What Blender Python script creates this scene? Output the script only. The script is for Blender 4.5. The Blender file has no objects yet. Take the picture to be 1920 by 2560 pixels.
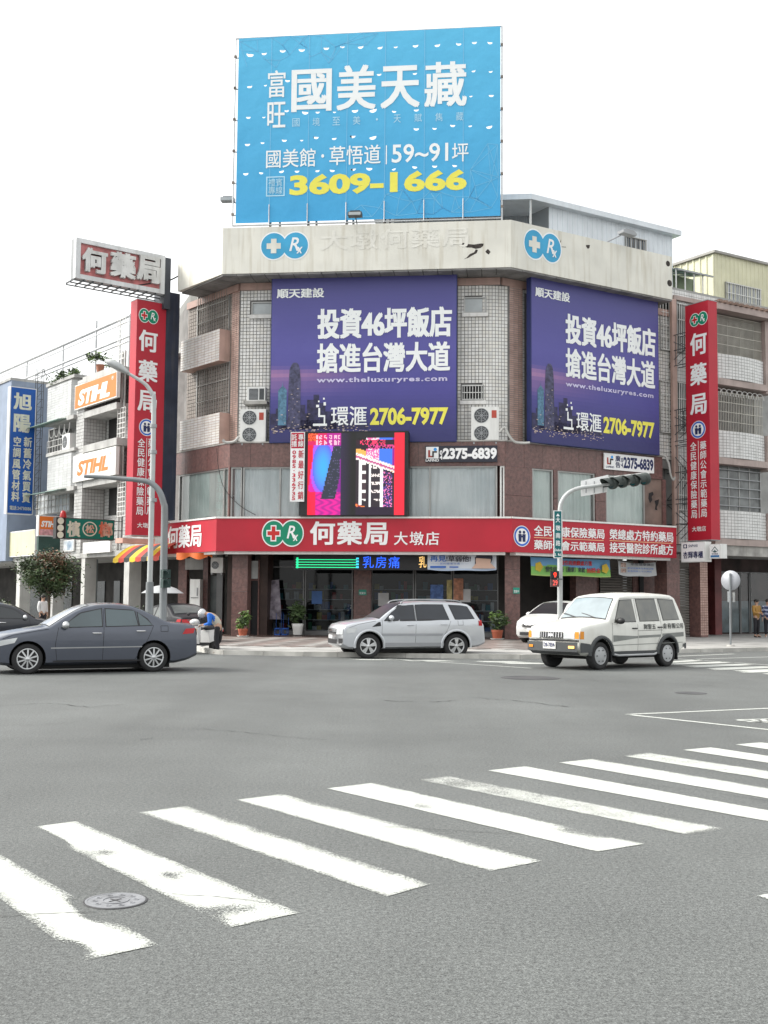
import bpy, bmesh, math, random
from mathutils import Vector as V, Matrix
R = random.Random(11)
S = bpy.context.scene
COL = S.collection
rad = math.radians
# ------------------------------------------------------------------ camera
F_PX = 2850.0                      # focal length in pixels of a 1920 x 2560 frame
PITCH = math.atan(223 / F_PX)
ROLL = 0.008
EYE = V((0, 0, 1.6))
CAM_F = V((0, math.cos(PITCH), math.sin(PITCH)))
_u0 = V((0, -math.sin(PITCH), math.cos(PITCH)))
_r0 = V((1, 0, 0))
CAM_R = _r0 * math.cos(ROLL) + _u0 * math.sin(ROLL)
CAM_U = _u0 * math.cos(ROLL) - _r0 * math.sin(ROLL)
cd = bpy.data.cameras.new('camera')
cam = bpy.data.objects.new('camera', cd)
COL.objects.link(cam)
cd.sensor_fit = 'VERTICAL'
cd.sensor_height = 36
cd.sensor_width = 27
cd.lens = F_PX / 2560 * 36
cd.clip_start = .1
cd.clip_end = 2000
mw = Matrix((CAM_R, CAM_U, -CAM_F)).transposed().to_4x4()
mw.translation = EYE
cam.matrix_world = mw
S.camera = cam
# ------------------------------------------------------------------ light
SUN_EL, SUN_AZ = 40, -84           # azimuth from +Y towards +X, degrees: the sun stands to the left, a little beyond the corner
world = bpy.data.worlds.new('World')
S.world = world
world.use_nodes = True
nt = world.node_tree
nt.nodes.clear()
sky = nt.nodes.new('ShaderNodeTexSky')
sky.sky_type = 'NISHITA'
sky.sun_disc = False
sky.sun_elevation = rad(SUN_EL)
sky.sun_rotation = rad(SUN_AZ)
sky.dust_density = 6
sky.air_density = 1.2
hs = nt.nodes.new('ShaderNodeHueSaturation')
hs.inputs['Saturation'].default_value = .12
mixw = nt.nodes.new('ShaderNodeMix')
mixw.data_type = 'RGBA'
mixw.inputs[0].default_value = .55          # thin bright overcast in front of the clear sky
mixw.inputs[7].default_value = (8.6, 8.75, 8.7, 1)
bg = nt.nodes.new('ShaderNodeBackground')
bg.inputs[1].default_value = .085
out = nt.nodes.new('ShaderNodeOutputWorld')
nt.links.new(sky.outputs[0], hs.inputs['Color'])
nt.links.new(hs.outputs[0], mixw.inputs[6])
nt.links.new(mixw.outputs[2], bg.inputs[0])
nt.links.new(bg.outputs[0], out.inputs[0])
sl = bpy.data.lights.new('sun', 'SUN')
sl.energy = 1.5
sl.angle = rad(22)
sl.color = (1, .96, .88)
sun = bpy.data.objects.new('sun', sl)
COL.objects.link(sun)
sd = V((math.sin(rad(SUN_AZ)) * math.cos(rad(SUN_EL)), math.cos(rad(SUN_AZ)) * math.cos(rad(SUN_EL)), math.sin(rad(SUN_EL))))
sun.rotation_euler = sd.to_track_quat('Z', 'Y').to_euler()
sun.location = (-30, 10, 40)
S.view_settings.view_transform = 'Standard'
S.view_settings.look = 'None'
S.view_settings.gamma = 1
S.view_settings.use_curve_mapping = False
S.view_settings.exposure = 1.42

# ------------------------------------------------------------------ geometry of the place
def ray(px, py):
    return CAM_F + CAM_R * ((px - 960) / F_PX) + CAM_U * ((1280 - py) / F_PX)
def G(px, py, z=0.0):               # point on the ground
    d = ray(px, py)
    return EYE + d * ((z - EYE.z) / d.z)
def AT(px, py, D):                  # point at a distance D down the street
    d = ray(px, py)
    return EYE + d * (D / d.y)
class Wall:
    """vertical plane: s runs right along it as seen from outside, d outwards, z up"""
    def __init__(w, o, u):
        w.o = V((o[0], o[1], 0)); w.u = V((u[0], u[1], 0)).normalized(); w.n = V((w.u.y, -w.u.x, 0))
    def p(w, s, z, d=0):
        return w.o + w.u * s + w.n * d + V((0, 0, z))
    def hit(w, px, py, d=0):
        r = ray(px, py)
        t = (w.o + w.n * d - EYE).dot(w.n) / r.dot(w.n)
        q = EYE + r * t
        return (q - w.o).dot(w.u), q.z
    def rect(w, x0, y0, x1, y1, d=0):   # wall rectangle that fills these pixels
        ym, xm = (y0 + y1) / 2, (x0 + x1) / 2
        return w.hit(x0, ym, d)[0], w.hit(x1, ym, d)[0], w.hit(xm, y1, d)[1], w.hit(xm, y0, d)[1]
P1, P2, P3, P4 = (-9.0, 48.4), (-6.69, 45.7), (4.97, 44.4), (12.57, 49.1)
def between(a, b): return Wall(a, (b[0] - a[0], b[1] - a[1]))
WC = between(P2, P3)                # front of the corner building (line of the fascia)
WR = between(P3, P4)                # its right side
WL = Wall(P2, (.61, -.79))          # its left side and the street going left (s is negative there)
LEN_C = (V(P3) - V(P2)).length
LEN_R = (V(P4) - V(P3)).length
LEN_L = (V(P1) - V(P2)).length

# ------------------------------------------------------------------ mesh helpers
LOC = {}
def setp(o, label=None, cat=None, group=None, kind=None):
    if label: o['label'] = label
    if cat: o['category'] = cat
    if group: o['group'] = group
    if kind: o['kind'] = kind
    return o
def thing(name, label, cat, loc, rz=0, group=None):
    o = bpy.data.objects.new(name, None)
    COL.objects.link(o)
    o.location = loc
    o.rotation_euler = (0, 0, rz)
    o.empty_display_size = .2
    LOC[o] = V(loc) if rz == 0 else V((0, 0, 0))
    return setp(o, label, cat, group)
class MB:
    def __init__(b):
        b.v = []; b.f = []; b.m = []; b.s = []
    def add(b, vs, fs, m=0, smooth=False):
        n = len(b.v)
        b.v.extend(V(x) for x in vs)
        for f in fs:
            b.f.append([n + i for i in f]); b.m.append(m); b.s.append(smooth)
        return b
    def hexa(b, q, m=0):   # eight corners: bottom ring, top ring
        return b.add(q, [(3, 2, 1, 0), (4, 5, 6, 7), (0, 1, 5, 4), (1, 2, 6, 5), (2, 3, 7, 6), (3, 0, 4, 7)], m)
    def box(b, c, size, rz=0, m=0, M=None):
        x, y, z = (t / 2 for t in size)
        q = [V(t) for t in ((-x, -y, -z), (x, -y, -z), (x, y, -z), (-x, y, -z), (-x, -y, z), (x, -y, z), (x, y, z), (-x, y, z))]
        mt = Matrix.Translation(V(c)) @ (M if M is not None else Matrix.Rotation(rz, 4, 'Z'))
        return b.hexa([mt @ t for t in q], m)
    def wbox(b, W, s0, s1, z0, z1, d0, d1, m=0):
        q = [W.p(s0, z0, d1), W.p(s1, z0, d1), W.p(s1, z0, d0), W.p(s0, z0, d0), W.p(s0, z1, d1), W.p(s1, z1, d1), W.p(s1, z1, d0), W.p(s0, z1, d0)]
        return b.hexa(q, m)
    def wquad(b, W, s0, s1, z0, z1, d, m=0):
        return b.add([W.p(s0, z0, d), W.p(s1, z0, d), W.p(s1, z1, d), W.p(s0, z1, d)], [(0, 1, 2, 3)], m)
    def wpoly(b, W, pts, d, m=0):
        return b.add([W.p(s, z, d) for s, z in pts], [list(range(len(pts)))], m)
    def wprism(b, W, pts, d0, d1, m=0):   # outline counterclockwise seen from outside
        n = len(pts)
        vs = [W.p(s, z, d1) for s, z in pts] + [W.p(s, z, d0) for s, z in pts]
        fs = [list(range(n)), list(range(2 * n - 1, n - 1, -1))] + [(i, n + i, n + (i + 1) % n, (i + 1) % n) for i in range(n)]
        return b.add(vs, fs, m)
    def prism(b, pts, z0, z1, m=0, mt=None):   # plan outline, counterclockwise
        n = len(pts)
        vs = [(p[0], p[1], z0) for p in pts] + [(p[0], p[1], z1) for p in pts]
        mt = m if mt is None else mt
        b.add(vs, [list(range(n - 1, -1, -1))] + [(i, (i + 1) % n, n + (i + 1) % n, n + i) for i in range(n)], m)
        return b.add(vs[n:], [list(range(n))], mt)
    def tube(b, pts, r, n=8, m=0, cap=True):
        pts = [V(p) for p in pts]
        rs = r if isinstance(r, (list, tuple)) else [r] * len(pts)
        vs = []; fs = []
        ref = None
        for i, p in enumerate(pts):
            t = (pts[min(i + 1, len(pts) - 1)] - pts[max(i - 1, 0)]).normalized()
            if ref is None:
                ref = t.orthogonal().normalized()
            ref = (ref - t * ref.dot(t)).normalized()
            k = t.cross(ref)
            for j in range(n):
                a = 2 * math.pi * j / n
                vs.append(p + (ref * math.cos(a) + k * math.sin(a)) * rs[i])
        for i in range(len(pts) - 1):
            for j in range(n):
                fs.append((i * n + j, i * n + (j + 1) % n, (i + 1) * n + (j + 1) % n, (i + 1) * n + j))
        b.add(vs, fs, m, n > 5)
        if cap:
            b.add(vs[:n], [list(range(n - 1, -1, -1))], m); b.add(vs[-n:], [list(range(n))], m)
        return b
    def lathe(b, prof, c=(0, 0, 0), axis='Z', n=16, m=0, M=None):
        vs = []; fs = []
        rot = {'Z': Matrix.Identity(3), 'Y': Matrix.Rotation(rad(-90), 3, 'X'), 'X': Matrix.Rotation(rad(90), 3, 'Y')}[axis]
        if M is not None: rot = M
        for r, z in prof:
            for j in range(n):
                a = 2 * math.pi * j / n
                vs.append(rot @ V((r * math.cos(a), r * math.sin(a), z)) + V(c))
        for i in range(len(prof) - 1):
            for j in range(n):
                fs.append((i * n + j, i * n + (j + 1) % n, (i + 1) * n + (j + 1) % n, (i + 1) * n + j))
        b.add(vs, fs, m, True)
        if prof[0][0] > 1e-4: b.add(vs[:n], [list(range(n - 1, -1, -1))], m)
        if prof[-1][0] > 1e-4: b.add(vs[-n:], [list(range(n))], m)
        return b
    def ball(b, c, r, n=12, k=8, m=0, M=None):
        rx, ry, rz = r if isinstance(r, (tuple, list)) else (r, r, r)
        vs = []; fs = []
        for i in range(k + 1):
            t = math.pi * i / k
            for j in range(n):
                a = 2 * math.pi * j / n
                q = V((rx * math.sin(t) * math.cos(a), ry * math.sin(t) * math.sin(a), rz * math.cos(t)))
                vs.append((M @ q if M is not None else q) + V(c))
        for i in range(k):
            for j in range(n):
                fs.append((i * n + j, (i + 1) * n + j, (i + 1) * n + (j + 1) % n, i * n + (j + 1) % n))
        return b.add(vs, fs, m, True)
    def disc(b, W, s, z, r, d, n=24, m=0, sx=1.0, ring=0):
        o = [W.p(s + r * sx * math.cos(2 * math.pi * i / n), z + r * math.sin(2 * math.pi * i / n), d) for i in range(n)]
        if not ring:
            return b.add(o, [list(range(n))], m)
        k = [W.p(s + ring * sx * math.cos(2 * math.pi * i / n), z + ring * math.sin(2 * math.pi * i / n), d) for i in range(n)]
        return b.add(o + k, [(i, (i + 1) % n, n + (i + 1) % n, n + i) for i in range(n)], m)
    def build(b, name, mats, parent=None, local=False, kind=None, label=None):
        me = bpy.data.meshes.new(name)
        off = V((0, 0, 0))
        if parent is not None and not local:
            q = parent
            while q is not None:
                if q in LOC: off = LOC[q]; break
                q = q.parent
        me.from_pydata([tuple(x - off) for x in b.v], [], b.f)
        if not isinstance(mats, (list, tuple)): mats = [mats]
        for x in mats: me.materials.append(x)
        me.polygons.foreach_set('material_index', b.m)
        me.polygons.foreach_set('use_smooth', b.s)
        me.update()
        o = bpy.data.objects.new(name, me)
        COL.objects.link(o)
        if parent is not None: o.parent = parent
        if kind: o['kind'] = kind
        if label: o['label'] = label
        return o
def copy_tree(o, parent=None):
    c = o.copy(); COL.objects.link(c); c.parent = parent
    for ch in o.children: copy_tree(ch, c)
    return c

# ------------------------------------------------------------------ materials
def M(name, col, rough=.65, metal=0, var=.12, scale=1.5, bump=0, bscale=60, streak=0, dirt=(.18, .16, .13), emit=0, spec=.4, col2=None, coat=0, fine=0, fscale=200):
    m = bpy.data.materials.new(name)
    m.use_nodes = True
    t = m.node_tree; N = t.nodes; L = t.links
    bs = N['Principled BSDF']
    bs.inputs['Roughness'].default_value = rough
    bs.inputs['Metallic'].default_value = metal
    bs.inputs['Specular IOR Level'].default_value = spec
    bs.inputs['Coat Weight'].default_value = coat
    c4 = (*col, 1)
    geo = N.new('ShaderNodeNewGeometry')
    last = None
    def mix(fac, a, b2):
        x = N.new('ShaderNodeMix'); x.data_type = 'RGBA'
        if hasattr(fac, 'links'): L.new(fac, x.inputs[0])
        else: x.inputs[0].default_value = fac
        for i, y in ((6, a), (7, b2)):
            if hasattr(y, 'links'): L.new(y, x.inputs[i])
            else: x.inputs[i].default_value = y
        return x.outputs[2]
    def noise(sc, det=4, vec=None, lo=.35, hi=.65):
        n = N.new('ShaderNodeTexNoise'); n.inputs['Scale'].default_value = sc; n.inputs['Detail'].default_value = det
        L.new(vec or geo.outputs['Position'], n.inputs['Vector'])
        r = N.new('ShaderNodeMapRange'); r.inputs[1].default_value = lo; r.inputs[2].default_value = hi
        L.new(n.outputs[0], r.inputs[0])
        return r.outputs[0]
    cur = c4
    if var or col2:
        lo = tuple(max(0, x * (1 - var)) for x in col); hi = tuple(min(1, x * (1 + var)) for x in col)
        cur = mix(noise(scale, 6), (*lo, 1), (*(col2 or hi), 1))
    if fine:
        cur = mix(noise(fscale, 3), mix(fine, cur, (0, 0, 0, 1)), mix(fine * .5, cur, (1, 1, 1, 1)))
    if streak:
        mp = N.new('ShaderNodeMapping'); mp.inputs['Scale'].default_value = (1, 1, .08)
        L.new(geo.outputs['Position'], mp.inputs[0])
        a = noise(5, 5, mp.outputs[0], .5, .78)
        mu = N.new('ShaderNodeMath'); mu.operation = 'MULTIPLY'; mu.inputs[1].default_value = streak
        L.new(a, mu.inputs[0])
        cur = mix(mu.outputs[0], cur, (*dirt, 1))
    if hasattr(cur, 'links'): L.new(cur, bs.inputs['Base Color'])
    else: bs.inputs['Base Color'].default_value = cur
    if emit:
        bs.inputs['Emission Color'].default_value = c4
        bs.inputs['Emission Strength'].default_value = emit
    if bump:
        n = N.new('ShaderNodeTexNoise'); n.inputs['Scale'].default_value = bscale; n.inputs['Detail'].default_value = 4
        L.new(geo.outputs['Position'], n.inputs['Vector'])
        bp = N.new('ShaderNodeBump'); bp.inputs['Strength'].default_value = bump; bp.inputs['Distance'].default_value = .02
        L.new(n.outputs[0], bp.inputs['Height']); L.new(bp.outputs[0], bs.inputs['Normal'])
    return m
def glass(name, col=(.02, .025, .03), rough=.06, spec=.6):
    return M(name, col, rough, var=0, spec=spec)
GREY = M('grey_metal', (.32, .33, .34), .5, .3, .1)
DGREY = M('dark_grey_metal', (.07, .075, .08), .5, .3, .15)
WHITE = M('white_paint', (.72, .72, .70), .5, var=.06, streak=.25)
CLEANWHITE = M('white_vinyl', (.8, .8, .8), .5, var=.03)
BLACK = M('black_plastic', (.015, .015, .017), .5, var=.2)
RED = M('red_sign_vinyl', (.42, .013, .03), .45, var=.08, scale=.7, streak=.12, dirt=(.3, .03, .04))
REDW = M('red_print', (.5, .02, .02), .5, var=.05)
GREENV = M('green_print', (.0, .22, .12), .5, var=.05)
CONC = M('concrete', (.36, .35, .33), .85, var=.25, scale=2, bump=.2, bscale=30, streak=.4)
NAVYP = M('navy_print', (.012, .02, .09), .5, var=.05)

# ------------------------------------------------------------------ lettering
def text(body, W, rect, d, mat, parent, bold=0.0, name='lettering', ext=0.0, line=1.0, shear=0.0, sp=1.0, align='CENTER', keep=False, kind=None):
    cjk = any(ord(ch) > 0x2e80 for ch in body)
    c = bpy.data.curves.new('lettering', 'FONT')
    c.body = body; c.size = 1; c.offset = 0 if cjk else bold; c.resolution_u = 3; c.align_x = align
    c.space_line = line; c.shear = shear; c.space_character = sp
    c.extrude = 0
    o = bpy.data.objects.new('lettering', c)
    me = o.to_mesh()
    vs = [v.co.copy() for v in me.vertices]
    fs = [list(p.vertices) for p in me.polygons]
    o.to_mesh_clear()
    bpy.data.objects.remove(o); bpy.data.curves.remove(c)
    if not vs: return None
    g = bold if cjk else 0
    x0 = min(v.x for v in vs) - g; x1 = max(v.x for v in vs) + g; y0 = min(v.y for v in vs) - g; y1 = max(v.y for v in vs) + g
    s0, s1, z0, z1 = rect
    kx = (s1 - s0) / max(x1 - x0, 1e-6); ky = (z1 - z0) / max(y1 - y0, 1e-6)
    b = MB()
    # heavier weights of the ideographs: the outline laid down a few times, each a hair apart and a hair in front
    copies = [(0, 0)] if not g else [(0, 0), (g, g * .6), (-g, -g * .6), (-g, g * .6), (g, -g * .6)]
    rim = None
    for ci, (ox, oy) in enumerate(copies):
        f3 = lambda v, dd: W.p(s0 + (v.x + ox - x0) * kx, z0 + (v.y + oy - y0) * ky, dd + ci * .0012)
        b.add([f3(v, d + ext) for v in vs], fs)
        if ext:
            if rim is None:
                ed = {(f[i], f[(i + 1) % len(f)]) for f in fs for i in range(len(f))}
                rim = [e for e in ed if (e[1], e[0]) not in ed]
            n = len(b.v) - len(vs); n2 = len(b.v)
            b.add([f3(v, d) for v in vs], [])
            for a, e in rim: b.f.append([n + a, n2 + a, n2 + e, n + e]); b.m.append(0); b.s.append(False)
    return b.build(name, mat, parent)
def wtext(body, W, px, d, mat, parent, **k):    # the box of pixels the writing fills in the photograph
    return text(body, W, W.rect(*px, d=d), d, mat, parent, **k)
def rx_logo(W, px, d, parent, base, cross, ringm=None, rxm=None, outline=None):
    """two overlapping discs, a cross in the first and a slanted Rx in the second"""
    s0, s1, z0, z1 = W.rect(*px, d=d)
    r = (z1 - z0) / 2; zc = (z0 + z1) / 2
    w = s1 - s0
    sx = w / (w if w <= 0 else (2 * r + 1.72 * r)) if w > 0 else 1
    rr = r * sx
    c0, c1 = s0 + rr, s1 - rr
    b = MB()
    if ringm:
        b.disc(W, c0, zc, r * 1.1, d, 32, 1, sx); b.disc(W, c1, zc, r * 1.1, d + .001, 32, 1, sx)
    b.disc(W, c0, zc, r, d + .004, 32, 0, sx); b.disc(W, c1, zc, r, d + .005, 32, 0, sx)
    o = b.build('emblem_disc', [base, ringm or base], parent)
    def cr(a, t, dd, m):
        k = MB(); a *= sx
        tt = t * sx
        k.wpoly(W, [(c0 - tt, zc - a / sx), (c0 + tt, zc - a / sx), (c0 + tt, zc - t), (c0 + a, zc - t), (c0 + a, zc + t), (c0 + tt, zc + t), (c0 + tt, zc + a / sx), (c0 - tt, zc + a / sx), (c0 - tt, zc + t), (c0 - a, zc + t), (c0 - a, zc - t), (c0 - tt, zc - t)], dd)
        k.build('emblem_cross', m, o)
    if outline: cr(.66 * r, .27 * r, d + .008, outline)
    cr(.56 * r, .17 * r if outline else .22 * r, d + .012, cross)
    wm = rxm or CLEANWHITE
    text('R', W, (c1 - .48 * rr, c1 + .30 * rr, zc - .42 * r, zc + .62 * r), d + .012, wm, o, bold=.012, shear=.25)
    text('x', W, (c1 + .10 * rr, c1 + .58 * rr, zc - .62 * r, zc - .12 * r), d + .014, wm, o, bold=.02, shear=.2)
    return o
def health_logo(W, px, d, parent):
    """round badge: blue rim, pale field, two dark figures holding hands"""
    s0, s1, z0, z1 = W.rect(*px, d=d)
    c, zc, r = (s0 + s1) / 2, (z0 + z1) / 2, (z1 - z0) / 2
    sx = (s1 - s0) / (z1 - z0)
    b = MB()
    b.disc(W, c, zc, r, d, 32, 0, sx); b.disc(W, c, zc, r * .93, d + .003, 32, 1, sx, ring=r * .74)
    o = b.build('badge_disc', [CLEANWHITE, M('badge_blue', (.03, .12, .5), .5)], parent)
    k = MB()
    for g in (-1, 1):
        x = c + g * .24 * r * sx
        k.disc(W, x, zc + .38 * r, .15 * r, d + .006, 12, 0, sx)
        k.wpoly(W, [(x - .17 * r * sx, zc - .52 * r), (x + .17 * r * sx, zc - .52 * r), (x + .2 * r * sx, zc + .2 * r), (x - .2 * r * sx, zc + .2 * r)], d + .006)
    k.wquad(W, c - .2 * r * sx, c + .2 * r * sx, zc - .12 * r, zc + .06 * r, d + .008)
    k.build('badge_figures', NAVYP, o)
    return o
# tiled wall: backing plus thousands of small proud tiles in one mesh
def tiles(W, s0, s1, z0, z1, d, parent, mats, pitch=.145, pz=None, gap=.022, holes=(), name='wall_tiles', t=.012, jitter=.0):
    pz = pz or pitch
    b = MB()
    ns = max(1, round((s1 - s0) / pitch)); nz = max(1, round((z1 - z0) / pz))
    ps, pq = (s1 - s0) / ns, (z1 - z0) / nz
    for i in range(ns):
        for j in range(nz):
            a, c = s0 + (i + .5) * ps, z0 + (j + .5) * pq
            if any(h[0] < a < h[1] and h[2] < c < h[3] for h in holes): continue
            x0, x1, y0, y1 = a - (ps - gap) / 2, a + (ps - gap) / 2, c - (pq - gap) / 2, c + (pq - gap) / 2
            tt = t + R.uniform(-.002, .002)
            q = [W.p(x0, y0, d), W.p(x1, y0, d), W.p(x1, y1, d), W.p(x0, y1, d), W.p(x0, y0, d + tt), W.p(x1, y0, d + tt), W.p(x1, y1, d + tt), W.p(x0, y1, d + tt)]
            b.add(q, [(4, 5, 6, 7), (0, 1, 5, 4), (1, 2, 6, 5), (2, 3, 7, 6), (3, 0, 4, 7)], R.randrange(len(mats)))
    return b.build(name, mats, parent, kind='stuff')
def smooth_all(o):
    for p in o.data.polygons: p.use_smooth = True
# ================================================================== GROUND
def asphalt():
    m = bpy.data.materials.new('asphalt'); m.use_nodes = True
    t = m.node_tree; N = t.nodes; L = t.links; bs = N['Principled BSDF']
    geo = N.new('ShaderNodeNewGeometry')
    def noise(sc, det, lo, hi, a, b, rough=.55):
        n = N.new('ShaderNodeTexNoise'); n.inputs['Scale'].default_value = sc; n.inputs['Detail'].default_value = det; n.inputs['Roughness'].default_value = rough
        L.new(geo.outputs['Position'], n.inputs['Vector'])
        r = N.new('ShaderNodeMapRange'); r.inputs[1].default_value = lo; r.inputs[2].default_value = hi; r.inputs[3].default_value = a; r.inputs[4].default_value = b
        L.new(n.outputs[0], r.inputs[0]); return r.outputs[0], n
    big, _ = noise(.16, 6, .35, .65, .80, 1.12, .6)
    mid, _ = noise(1.1, 8, .3, .7, .92, 1.08, .72)
    gr, gn = noise(34, 7, .32, .68, .40, 1.64, .8)
    gr2, _ = noise(95, 3, .34, .66, .42, 1.62, .75)
    mp = N.new('ShaderNodeMapping'); mp.inputs['Rotation'].default_value = (0, 0, rad(38)); mp.inputs['Scale'].default_value = (.45, .03, 1)
    L.new(geo.outputs['Position'], mp.inputs[0])
    ln, lnn = noise(1, 5, .35, .65, .88, 1.10); L.new(mp.outputs[0], lnn.inputs['Vector'])
    k = N.new('ShaderNodeMath'); k.operation = 'MULTIPLY'; L.new(big, k.inputs[0]); L.new(ln, k.inputs[1]); v = k.outputs[0]
    for x in (mid, gr, gr2):
        k = N.new('ShaderNodeMath'); k.operation = 'MULTIPLY'; L.new(v, k.inputs[0]); L.new(x, k.inputs[1]); v = k.outputs[0]
    c = N.new('ShaderNodeMix'); c.data_type = 'RGBA'; c.blend_type = 'MULTIPLY'; c.inputs[0].default_value = 1
    c.inputs[6].default_value = (.108, .114, .111, 1)
    L.new(v, c.inputs[7]); L.new(c.outputs[2], bs.inputs['Base Color'])
    bs.inputs['Roughness'].default_value = .72
    bs.inputs['Specular IOR Level'].default_value = .5
    bp = N.new('ShaderNodeBump'); bp.inputs['Strength'].default_value = .35; bp.inputs['Distance'].default_value = .012
    bn = N.new('ShaderNodeTexNoise'); bn.inputs['Scale'].default_value = 110; bn.inputs['Detail'].default_value = 3; L.new(geo.outputs['Position'], bn.inputs['Vector'])
    L.new(bn.outputs[0], bp.inputs['Height']); L.new(bp.outputs[0], bs.inputs['Normal'])
    return m
ASPH = asphalt()
b = MB()
b.add([(-400, -60, 0), (400, -60, 0), (400, 600, 0), (-400, 600, 0)], [(0, 1, 2, 3)])
road = setp(b.build('road', ASPH), kind='structure')

def paint(name, wearlo, wearhi, col=(.50, .515, .49)):
    m = bpy.data.materials.new(name); m.use_nodes = True
    t = m.node_tree; N = t.nodes; L = t.links; bs = N['Principled BSDF']
    geo = N.new('ShaderNodeNewGeometry')
    at = N.new('ShaderNodeAttribute'); at.attribute_name = 'inside'
    def tex(sc, det, rough, k, base):
        n = N.new('ShaderNodeTexNoise'); n.inputs['Scale'].default_value = sc; n.inputs['Detail'].default_value = det; n.inputs['Roughness'].default_value = rough
        L.new(geo.outputs['Position'], n.inputs['Vector'])
        a = N.new('ShaderNodeMath'); a.operation = 'MULTIPLY_ADD'; a.inputs[1].default_value = k; a.inputs[2].default_value = -.5 * k
        L.new(n.outputs[0], a.inputs[0])
        if base is None: return a.outputs[0]
        b_ = N.new('ShaderNodeMath'); b_.operation = 'ADD'; L.new(a.outputs[0], b_.inputs[0]); L.new(base, b_.inputs[1]); return b_.outputs[0]
    v_ = tex(80, 8, .85, 4.2, at.outputs['Fac']); v_ = tex(3.2, 5, .6, .9, v_)
    r = N.new('ShaderNodeMapRange'); r.inputs[1].default_value = wearlo; r.inputs[2].default_value = wearhi
    L.new(v_, r.inputs[0])
    d = N.new('ShaderNodeTexNoise'); d.inputs['Scale'].default_value = 7; d.inputs['Detail'].default_value = 6
    L.new(geo.outputs['Position'], d.inputs['Vector'])
    dr = N.new('ShaderNodeMapRange'); dr.inputs[1].default_value = .3; dr.inputs[2].default_value = .7; L.new(d.outputs[0], dr.inputs[0])
    cm = N.new('ShaderNodeMix'); cm.data_type = 'RGBA'; cm.inputs[6].default_value = (col[0] * .8, col[1] * .8, col[2] * .78, 1); cm.inputs[7].default_value = (*col, 1)
    L.new(dr.outputs[0], cm.inputs[0]); L.new(cm.outputs[2], bs.inputs['Base Color'])
    tp = N.new('ShaderNodeBsdfTransparent'); mx = N.new('ShaderNodeMixShader')
    L.new(r.outputs[0], mx.inputs[0]); L.new(tp.outputs[0], mx.inputs[1]); L.new(bs.outputs[0], mx.inputs[2]); L.new(mx.outputs[0], N['Material Output'].inputs[0])
    bs.inputs['Roughness'].default_value = .75
    return m
PAINT = paint('road_paint', .30, .42)
def stripe(corners, mat, name='crosswalk_stripe', n=30, k=10, endw=20, z=.004, wear=0, wl=14, wr=14, holes=()):
    """far-left, far-right, near-right, near-left corners on the road; the attribute 'inside' falls to 0 at the worn long edges"""
    a, b2, c, d = [V(q) for q in corners]
    vs, fs, at = [], [], []
    for i in range(n + 1):
        for j in range(k + 1):
            u, v = i / n, j / k
            p = (a * (1 - v) + b2 * v) * (1 - u) + (d * (1 - v) + c * v) * u
            vs.append((p.x, p.y, z)); at.append(min(1.2, v * wl + .25, (1 - v) * wr + .25, min(u, 1 - u) * endw + .5) - wear * (1.1 - .45 * u) - sum(.9 * math.exp(-((u - a_) / .05) ** 2 - ((v - b_) / .22) ** 2) for a_, b_ in holes))
    for i in range(n):
        for j in range(k):
            q = i * (k + 1) + j
            fs.append((q, q + k + 1, q + k + 2, q + 1))
    B = MB(); B.add(vs, fs)
    o = B.build(name, mat, road)
    o.data.attributes.new('inside', 'FLOAT', 'POINT').data.foreach_set('value', at)
    return o
# zebra crossing in front: corner pixels of each stripe in the photograph laid back on the road plane
q = 1.1573
ZEB = [((-150, 1832), (-55, 1815), (342, 2042), (180, 2077)), ((58, 1789), (165, 1775), (648, 1973), (497, 2005)),
       ((298, 1756), (405, 1742), (931, 1911), (835, 1938)), ((508, 1729), (610, 1716), (1172, 1861), (1058, 1883)),
       ((706, 1704), (805, 1692), (1392, 1824), (1290, 1841)), ((885, 1684), (970, 1674), (1572, 1790), (1485, 1806)),
       ((1053, 1665), (1135, 1656), (1735, 1765), (1660, 1775.5)), ((1207, 1648), (1279, 1640), (1870, 1738), (1800, 1750)),
       ((1338, 1633), (1404, 1625.5), (1985, 1715), (1920, 1726)), ((1474, 1620.5), (1536, 1615), (2085, 1697), (2030, 1705)),
       ((1588, 1609), (1644, 1604), (2180, 1680), (2120, 1687))]
WEARS = {0: dict(wl=2.6, wr=2.4, holes=((.74, .95), (.78, .85), (.69, 1.0), (.93, .1))), 1: dict(wl=4, wr=3.2, holes=((.03, .05), (.08, .0), (.14, .02), (.2, .0), (.36, .35), (.62, .55), (.90, .25), (.92, .6))), 2: dict(wr=2.4, wl=4, wear=.12), 3: dict(wr=2.8, wl=6, wear=.08), 4: dict(wr=5, wl=16, holes=((.36, .25), (.80, .78), (.88, .82))), 5: dict(wear=.80, wl=8, wr=5), 6: dict(wr=8), 7: dict(wr=3), 8: dict(wear=.55, wr=5)}
for i, z in enumerate(ZEB):
    stripe([G(x * q, y * q) for x, y in z], PAINT, n=60, k=16, **WEARS.get(i, {}))
def line(p0, p1, w, mat=PAINT, name='lane_line'):
    a, c = G(*p0), G(*p1)
    t = (c - a); k = V((-t.y, t.x, 0)).normalized() * w / 2
    return stripe([a + k, a - k, c - k, c + k], mat, name, n=40, k=2, endw=60)
line((1566, 1786.5), (2300, 1755), .12); line((1566, 1786.5), (2400, 1876), .12)
line((957, 1646), (1330, 1671), .13); line((1690, 1647), (2300, 1688), .14)
line((1690, 1641), (1835, 1635), .22); line((1740, 1648), (2200, 1634), .16)
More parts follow.
